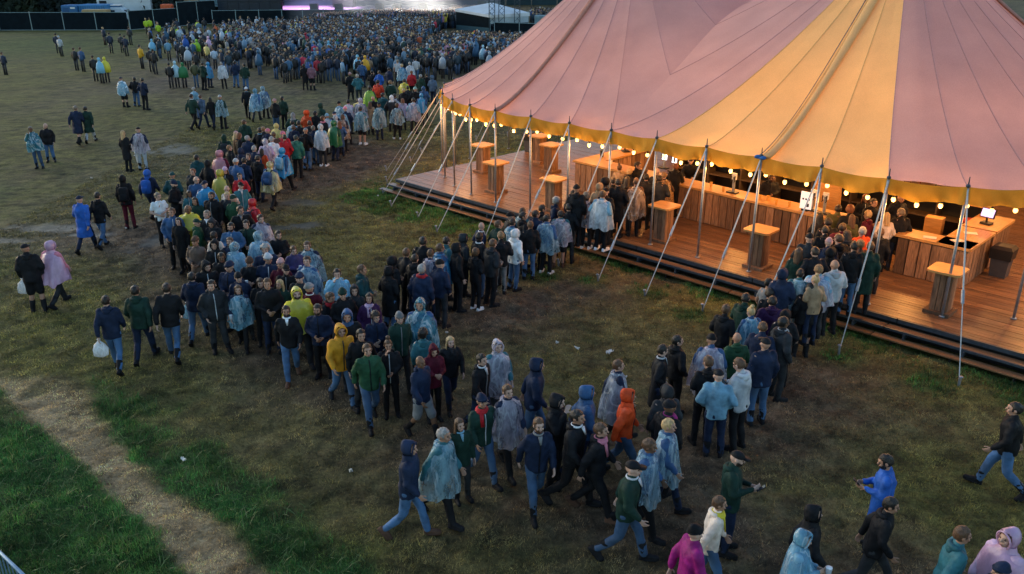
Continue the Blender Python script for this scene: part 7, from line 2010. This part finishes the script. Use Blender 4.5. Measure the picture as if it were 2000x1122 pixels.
ZIP = {}
for ps in poses:
    up_ = skel(ps)[1]
    b = MB(); b.loft([[tuple(up_(q)) for q in ((-.008, y, z), (.008, y, z), (.008, y + .014, z), (-.008, y + .014, z))] for z, y in ((1.46, .082), (1.40, .112), (1.33, .136), (1.22, .141), (1.08, .131), (.97, .137), (.84, .140))])
    ZIP[ps] = b.mesh('zip', True); ZIP[ps].materials.append(None)
HMAT = {ps: skel(ps)[2] for ps in poses}
I4 = Matrix.Identity(4)
packs = []
pr = random.Random(21)
for k, (x, y, z, face, h, pose, top, bot, head, opts, label) in enumerate(PEOPLE):
    opts = opts.split()
    fem = 'f' in opts
    s = h / 1.745
    wd = s * (0.91 if fem else 1.0) * pr.uniform(.93, 1.12)
    root = bpy.data.objects.new('person', MESH[('body', pose, bot[0] == 's')]); COL.objects.link(root)
    root.location = (x, y, z - (0.002 if z else 0.005)); jit = 7 if pose[0] == 'w' else 20; root.rotation_euler = (R(pr.uniform(-3, 2)), R(pr.uniform(-2, 2)), R(-face + pr.uniform(-jit, jit))); root.scale = (wd, wd, s)
    skin = M_SKIN[4] if pr.random() < .06 else M_SKIN[pr.randrange(4)]
    root.material_slots[0].link = 'OBJECT'; root.material_slots[0].material = skin
    tag(root, label, 'person', 'festival-goers on the field and at the bar')
    H = HMAT[pose]
    tk, tc = top.split('.')
    under = tc
    if tk == 'p':
        pc, under = tc.split('/')
    mk_ = {'j': 'jacket', 'h': 'jacket', 'c': 'coat', 't': 'top', 'v': 'jacket', 'p': 'jacket'}[tk]
    nm = {'j': 'jacket', 'h': 'hoodie', 'c': 'coat', 't': 'top', 'v': 'vest', 'p': 'jacket'}[tk]
    jk = put(nm, MESH[(mk_, pose)], root, fabric(under))
    topm = fabric(under)
    topobj = jk
    if tk == 'p':
        topm = poncho_mat(pc)
        topobj = put('poncho', poncho_mesh(pose[0] == 'w', pr.randrange(3), pose in ('fr', 'f2', 'ph', 'hf', 'le')), root, topm)
        if pose == 'le': pass
    bm_ = {'je': denim(), 'sh': fabric('bk'), 'sg': fabric('gy'), 'mr': fabric('mr'), 'wh': fabric('lg')}.get(bot) or fabric(bot)
    if bot == 'bk' and pr.random() < .35: bm_ = fabric(pr.choice(['dk', 'nv', 'dk']))
    put('shorts' if bot[0] == 's' else 'trousers', MESH[('shorts' if bot[0] == 's' else 'trousers', pose)], root, bm_)
    bt = 'boot' if not ('ws' in opts or 'ns' in opts) else 'shoe'
    fm = fabric('bk') if bt == 'boot' else fabric('wh' if 'ws' in opts else 'br')
    for sd in 'LR': put(bt, MESH[(bt, pose, sd)], root, fm)
    hk, _, hcx = head.partition('.')
    if hk == 's': put('hair', HEADM['short'], root, hairmat(hcx), H)
    elif hk == 'l': put('hair', HEADM['long'], root, hairmat(hcx), H)
    elif hk == 'y': put('hair', HEADM['curly'], root, hairmat(hcx), H)
    elif hk == 'u': put('hair', HEADM['bun'], root, hairmat(hcx), H)
    elif hk == 'c': put('cap', HEADM['cap'], root, fabric(hcx), H)
    elif hk == 'k': put('beanie', HEADM['beanie'], root, fabric(hcx), H)
    elif hk == 'hood':
        put('hood', HEADM['hood'], topobj, fabric(hcx) if hcx else topm, H)
        put('hair', HEADM['short'], root, hairmat(pr.choice(['bk', 'br', 'dk'])), H)
    if hk in ('c', 'k') and fem: put('hair', HEADM['long'], root, hairmat(pr.choice(['bl', 'br', 'dk'])), H)
    if (tk == 'h' or tk == 'p' or (tk == 'j' and pr.random() < .35)) and hk != 'hood':
        put('hood', HEADM['hood_down'], topobj, topm, Matrix.Translation(H @ NECK - NECK))
    for o_ in opts:
        if o_ == 'beard': put('beard', HEADM['beard'], root, hairmat('dk' if hk != 's' else hcx), H)
        elif o_.startswith('sc.'): put('scarf', HEADM['scarf'], root, fabric(o_[3:]), Matrix.Translation(H @ NECK - NECK))
        elif o_.startswith('col.'): put('collar', HEADM['collar'], root, fabric(o_[4:]), Matrix.Translation(H @ NECK - NECK))
        elif o_[:3] in ('bp.', 'bg.', 'um.') or o_ in ('phone', 'cup'): packs.append((root, pose, o_, label, s))
    if tk in 'jc' and 'D' not in opts and not any(q[:3] in ('sc.', 'col') for q in opts) and hk != 'hood' and pr.random() < .24: put('collar', HEADM['collar'], root, fabric(pr.choice(['lg', 'gy', 'wh', 'lb', 'dk'])), Matrix.Translation(H @ NECK - NECK))
    if tk in 'jh' and pose != 'le' and pr.random() < .5: put('zip', ZIP[pose], topobj, fabric(pr.choice(['gy', 'dk', 'lg', 'bk'])))
    if hk in ('s',) and not fem and 'beard' not in opts and pr.random() < .10: put('beard', HEADM['beard'], root, hairmat(hcx), H)

# things carried: each its own object, where it is held or worn
def carried(root, loc, name, cat, lab, rx=0.0):
    o = empty(name); 
    Rz = Matrix.Rotation(root.rotation_euler.z, 4, 'Z')
    sx = root.scale
    o.matrix_world = Matrix.Translation(root.location) @ Rz @ Matrix.Translation((loc[0] * sx[0], loc[1] * sx[1], loc[2] * sx[2])) @ Matrix.Rotation(rx, 4, 'X')
    return tag(o, lab, cat)
CN = dict(bk='black', nv='navy', bl='blue', bb='bright blue', lb='pale blue', dk='charcoal', ro='red orange', wh='white')
for root, pose, o_, label, s in packs:
    who = label.replace('person in ', '').split(',')[0]
    who = ' '.join(who.split()[:7])
    who = who[:-5] if who.endswith(' with') else (who[:-4] if who.endswith(' and') else who)
    J = skel(pose)[0]
    if o_.startswith('bp.'):
        under = PON and 'poncho' in label
        c = carried(root, (0, -.245 if not under else -.27, 1.20), 'backpack', 'backpack', CN[o_[3:]] + ' backpack on the ' + who)
        fm = fabric(o_[3:])
        def rb(w, d, h, z, y):
            return [[(a * w * q, b * d * q + y, z + h * t) for a, b in ((-1, -.8), (-.8, -1), (.8, -1), (1, -.8), (1, .8), (.8, 1), (-.8, 1), (-1, .8))] for t, q in ((-1, .8), (-.85, 1), (.6, 1), (.9, .85), (1, .55))]
        g = MB(); g.loft(rb(.145, .085, .23, 0, 0)); g.build('pack', fm, c, True)
        g = MB(); g.loft(rb(.11, .035, .10, -.08, -.10)); g.build('pocket', fm, c, True)
        for sx in (-1, 1):
            g = MB(); g.tube([(sx * .09, .08, .2), (sx * .10, .16, .26), (sx * .115, .30, .2), (sx * .125, .38, .05)], .02, 6); g.build('strap', fabric('bk'), c, True)
    elif o_.startswith('bg.'):
        w = J['wrL']
        c = carried(root, (w.x - .02, w.y + .02, w.z - .12), 'carrier_bag', 'bag', CN[o_[3:]] + ' plastic bag held by the ' + who)
        g = MB(); rings = []
        for z, q in ((-.34, .5), (-.30, .95), (-.15, 1.0), (-.06, .75), (.02, .25), (.05, .12)):
            rings.append([(.15 * q * math.cos(t) * (1 + .12 * math.sin(5 * t + z * 30)), .09 * q * math.sin(t) * (1 + .15 * math.sin(4 * t)), z) for t in np.linspace(0, 2 * math.pi, 18, endpoint=False)])
        g.loft(rings); g.build('sack', poncho_mat('wt' if o_[3:] != 'lb' else 'cb'), c, True)
        g = MB(); g.torus((0, 0, .07), .035, .02, .007, 14, 5); g.build('handle', fabric('wh'), c, True)
    elif o_.startswith('um.'):
        w = J['wrL']
        c = carried(root, (w.x - .05, w.y + .02, w.z - .1), 'umbrella', 'umbrella', 'furled white umbrella held by the ' + who)
        g = MB(); g.tube([(0, 0, .12), (0, 0, .05), (0, 0, -.1), (0, 0, -.55), (0, 0, -.66)], [.012, .03, .06, .025, .008], 10); g.build('cloth', fabric('wh'), c, True)
        g = MB(); g.tube([(0, 0, .10), (0, 0, .2), (.03, 0, .24), (.06, 0, .21)], .012, 7); g.build('handle', fabric('bk'), c, True)
    elif o_ == 'phone':
        w = (J['wrL'] + J['wrR']) / 2
        c = carried(root, (w.x, w.y + .10, w.z + .03), 'phone', 'phone', 'black phone held by the ' + who, R(-50))
        g = MB(); g.box((0, 0, 0), (.075, .01, .15)); g.build('case', M_BLACK, c)
        g = MB(); g.box((0, -.0065, 0), (.068, .002, .14)); g.build('glass', M_DARKGLASS, c)
    elif o_ == 'cup':
        w = J['wrR']
        c = carried(root, (w.x - .035, w.y + .09, w.z - .04), 'drink_cup', 'cup', 'plastic cup held by the ' + who)
        g = MB(); g.tube([(0, 0, 0), (0, 0, .004), (0, 0, .13)], [.028, .03, .042], 12); g.build('cup_wall', fabric('lg'), c, True)
        g = MB(); g.tube([(0, 0, .122), (0, 0, .132)], .0415, 12); g.build('rim', fabric('wh'), c, True)

# ------------------------------------------------------------------ the far crowd as one mass
def crowd_template(kind):
    b = MB(); cl = []
    def ring(z, rx, ry, n=8, cy=0): return [(rx * math.cos(t), ry * math.sin(t) + cy, z) for t in np.linspace(0, 2 * math.pi, n, endpoint=False)]
    def mark(c): cl.extend([c] * (b.n - len(cl)))
    for s in (-1, 1): b.loft([ring(0, .055, .08, 6, .02), ring(.45, .065, .07, 6), ring(.88, .09, .1, 6)]); b.v[-1][:, 0] += s * .095
    mark(1)
    if kind == 'poncho':
        b.loft([ring(.70, .33, .24), ring(1.1, .31, .2), ring(1.33, .25, .16), ring(1.45, .13, .1), ring(1.52, .07, .07)])
        b.ell((0, -.01, 1.64), (.105, .12, .13), 8, 6)
        mark(0)
        b.ell((0, .07, 1.61), (.055, .06, .07), 6, 4); mark(2)
    else:
        b.loft([ring(.80, .18, .14), ring(1.0, .185, .14), ring(1.25, .205, .145), ring(1.40, .19, .115), ring(1.48, .07, .07)])
        for s in (-1, 1):
            if kind == 'up': pts = [(s * .19, 0, 1.40), (s * .24, .12, 1.62), (s * .16, .16, 1.92)]
            else: pts = [(s * .19, 0, 1.40), (s * .25, 0, 1.13), (s * .22, .08, .90)]
            b.tube(pts, [.07, .058, .045], 6)
        mark(0)
        b.ell((0, .01, 1.62), (.08, .095, .12), 8, 6); mark(2)
        b.ell((0, -.02, 1.665), (.09, .105, .10), 8, 5); mark(3)
        if kind == 'up':
            for s in (-1, 1): b.ell((s * .155, .17, 1.97), (.04, .03, .06), 6, 4)
            mark(2)
    return np.concatenate(b.v), b.f, np.array(cl)
TMPL = {k: crowd_template(k) for k in ('jacket', 'poncho', 'up')}
cr = np.random.default_rng(99)
plist = []
for (x, y, top, bot, hd) in FAR_PEOPLE:
    tk, tc = top.split('.')
    colr = PCL[tc.split('/')[0]] if tk == 'p' else CLR[tc]
    plist.append((x, y, 'poncho' if tk == 'p' or hd == 'hood' else 'jacket', colr, (.02, .02, .025) if bot != 'je' else (.04, .1, .2), cr.uniform(-.5, .5)))
pal = [((.010, .012, .015), 42), ((.012, .020, .042), 28), ((.016, .04, .06), 14), ((.04, .12, .22), 5), ((.16, .27, .38), 2.4), ((.40, .48, .56), 2.2), ((.03, .07, .05), 4), ((.45, .02, .05), 2.0), ((.65, .5, .06), 1.3), ((.55, .25, .32), 1.6), ((.03, .30, .10), .6), ((.65, .12, .03), .8), ((.06, .14, .40), 3), ((.2, .2, .21), 4)]
pw_ = np.array([p[1] for p in pal]); pw_ = pw_ / pw_.sum()
def crowd_ok(x, y):
    if math.hypot(x + 2.2, y - 105.5) < 6.0: return False
    if x > -8.5 and 84 < y < 104: return False
    if -40 < x < -8 and y > 113.5: return False
    return True
tries = 0
while len(plist) < 4300 and tries < 90000:
    tries += 1
    y = 60 + (122 - 60) * cr.uniform() ** 0.8
    xl = np.interp(y, [60, 66, 72, 80, 88, 100, 111, 122], [-9, -15, -20, -25, -29, -27, -19.5, -9])
    xr = np.interp(y, [60, 64, 72, 85, 95, 100, 122], [2, 1.5, 2, 4, 1, -6.5, -3.5])
    x = xl - 11 + (xr - xl + 11) * cr.uniform()
    dens = np.interp(y, [60, 66, 72, 79, 92, 122], [.08, .18, .45, .8, 1, 1]) * (0.18 + 1.25 * float(sstep(.33, .58, fbm(np.array([x * .33]), np.array([y * .22]), 5))[0]))
    edge = min(x - xl, xr - x)
    if edge < 0: dens = .16 * math.exp(edge / 5.0) if y < 104 else 0
    elif edge < 3 and y < 90: dens *= .35 + .2 * edge
    if cr.uniform() > dens or not crowd_ok(x, y): continue
    kind = 'up' if (y > 104 and cr.uniform() < .6) else ('poncho' if cr.uniform() < .13 else 'jacket')
    c_ = np.array(pal[cr.choice(len(pal), p=pw_)][0])
    if kind == 'poncho' and c_.sum() < .12: c_ = np.array(pal[cr.choice([3, 4, 5, 2])][0])
    plist.append((x, y, kind, c_ * cr.uniform(.75, 1.25), (.016, .018, .026) if cr.uniform() < .7 else (.04, .09, .18), math.atan2(-(-18 - x), 128 - y) + cr.normal(0, .5)))
for k in range(160):                                            # second group on the rise beyond the control tent
    plist.append((cr.uniform(2.5, 10), cr.uniform(109, 124), 'jacket', np.array(pal[cr.choice(len(pal), p=pw_)][0]), (.02, .02, .025), cr.uniform(-1, 1)))
VV, FF, CC, off = [], [], [], 0
groups = {}
for p in plist: groups.setdefault(p[2], []).append(p)
loop_v, loop_n = [], []
for kd, lst in groups.items():
    v0, f0, c0 = TMPL[kd]
    n = len(lst)
    P_ = np.array([(p[0], p[1]) for p in lst]); A_n = np.array([p[5] for p in lst]); S_ = cr.uniform(.93, 1.06, n)
    ca, sa = np.cos(A_n), np.sin(A_n)
    vx = v0[None, :, 0] * ca[:, None] - v0[None, :, 1] * sa[:, None]; vy = v0[None, :, 0] * sa[:, None] + v0[None, :, 1] * ca[:, None]
    vs = np.stack([vx + P_[:, 0:1], vy + P_[:, 1:2], v0[None, :, 2] * S_[:, None]], -1)
    skin_ = np.array([.50, .31, .23])
    hairs = np.array([HAIR[cr.choice(['bk', 'br', 'dk', 'bl', 'tn', 'gy'], p=[.3, .25, .2, .1, .1, .05])] if cr.uniform() < .80 else CLR[cr.choice(['gy', 'lg', 'bk', 'nv', 'bk', 'dk'])] for _ in range(n)])
    tab = np.stack([np.array([p[3] for p in lst]), np.array([p[4] for p in lst]), np.repeat(skin_[None], n, 0), hairs], 1)
    cc = tab[:, c0, :]
    VV.append(vs.reshape(-1, 3)); CC.append(cc.reshape(-1, 3))
    fl_ = np.concatenate([np.array(f) for f in f0]); ln_ = np.array([len(f) for f in f0])
    loop_v.append((fl_[None, :] + (np.arange(n) * len(v0))[:, None] + off).ravel()); loop_n.append(np.tile(ln_, n))
    off += n * len(v0)
VV, CC, loop_v, loop_n = np.concatenate(VV), np.concatenate(CC), np.concatenate(loop_v), np.concatenate(loop_n)
me = bpy.data.meshes.new('crowd')
me.vertices.add(len(VV)); me.vertices.foreach_set('co', VV.ravel())
me.loops.add(len(loop_v)); me.loops.foreach_set('vertex_index', loop_v)
me.polygons.add(len(loop_n)); me.polygons.foreach_set('loop_start', np.concatenate([[0], np.cumsum(loop_n)[:-1]]))
me.polygons.foreach_set('use_smooth', np.ones(len(loop_n), dtype=bool))
a_ = me.attributes.new('gcol', 'FLOAT_COLOR', 'POINT'); a_.data.foreach_set('color', np.concatenate([CC, np.ones((len(CC), 1))], 1).ravel())
me.update(calc_edges=True)
m, nt, b = new_mat('crowd_clothes')
a = nt.nodes.new('ShaderNodeAttribute'); a.attribute_name = 'gcol'; nt.links.new(a.outputs['Color'], b.inputs['Base Color']); b.inputs['Roughness'].default_value = .6
crowd = link('crowd', me, None, m)
tag(crowd, 'dense far crowd in rain ponchos and dark jackets facing the stage', 'crowd', kind='stuff')

# ------------------------------------------------------------------ small things on the grass
def litter(x, y, w, d, seed, lab, group=None):
    r_ = random.Random(seed); n = 6
    vs = [((i / (n - 1) - .5) * w + r_.uniform(-.02, .02), (j / (n - 1) - .5) * d + r_.uniform(-.02, .02), .05 + r_.uniform(-.01, .05)) for j in range(n) for i in range(n)]
    fs = [(j * n + i, j * n + i + 1, (j + 1) * n + i + 1, (j + 1) * n + i) for j in range(n - 1) for i in range(n - 1)]
    k = len(vs); vs += [(a, b, c - .008) for a, b, c in vs]; fs += [tuple(k + q for q in reversed(f)) for f in fs]
    g = MB(); g.add(vs, fs); o = g.build('litter', M_PAPER); o.location = (x, y, 0); o.rotation_euler = (0, 0, seed)
    return tag(o, lab, 'litter', group)
litter(2.22, 17.4, .20, .10, 1.0, 'crumpled white paper on the open grass between the queues')
litter(1.5, 17.6, .13, .045, 2.2, 'small white scrap beside the crumpled paper')
litter(1.05, 17.9, .06, .045, 3.1, 'tiny pale scrap farthest from the crumpled paper')
litter(-5.9, 13.0, .05, .10, 4.0, 'small white scrap on the bare mud right of the straw track')
litter(-17.0, 37.8, .5, .16, 5.0, 'long pale sheet lying on wet mud near the umbrella')
for k in range(26):
    r_ = random.Random(k + 50)
    y_ = r_.uniform(11, 34); x_ = r_.uniform(-.55, .2) * y_
    litter(x_, y_, r_.uniform(.04, .09), r_.uniform(.03, .06), k + .3, 'tiny pale scrap of litter trodden into the field', 'litter scraps on the field')

# steel crowd barrier at the near left corner
o = empty('crowd_barrier', (-6.55, 8.95, 0), math.atan2(8.73 - 9.17, -6.27 + 6.82)); tag(o, 'blue grey steel crowd barrier at the near left corner', 'barrier')
M_BAR = surf('blue_grey_steel', (0.16, 0.26, 0.38), 0.4, 0.2, 8, metal=.4)
g = MB(); g.tube([(-1.0, 0, 0), (-1.0, 0, 1.0), (-.92, 0, 1.1), (.92, 0, 1.1), (1.0, 0, 1.0), (1.0, 0, 0)], .024, 8); g.tube([(-1, 0, .18), (1, 0, .18)], .018, 8); g.build('frame', M_BAR, o, True)
for k in range(13): MB().tube([(-.86 + k * .143, 0, .18), (-.86 + k * .143, 0, 1.09)], .010, 6).build('upright', M_BAR, o)
for x in (-.8, .8): MB().box((x, 0, .02), (.07, .7, .035)).build('foot', M_BAR, o)
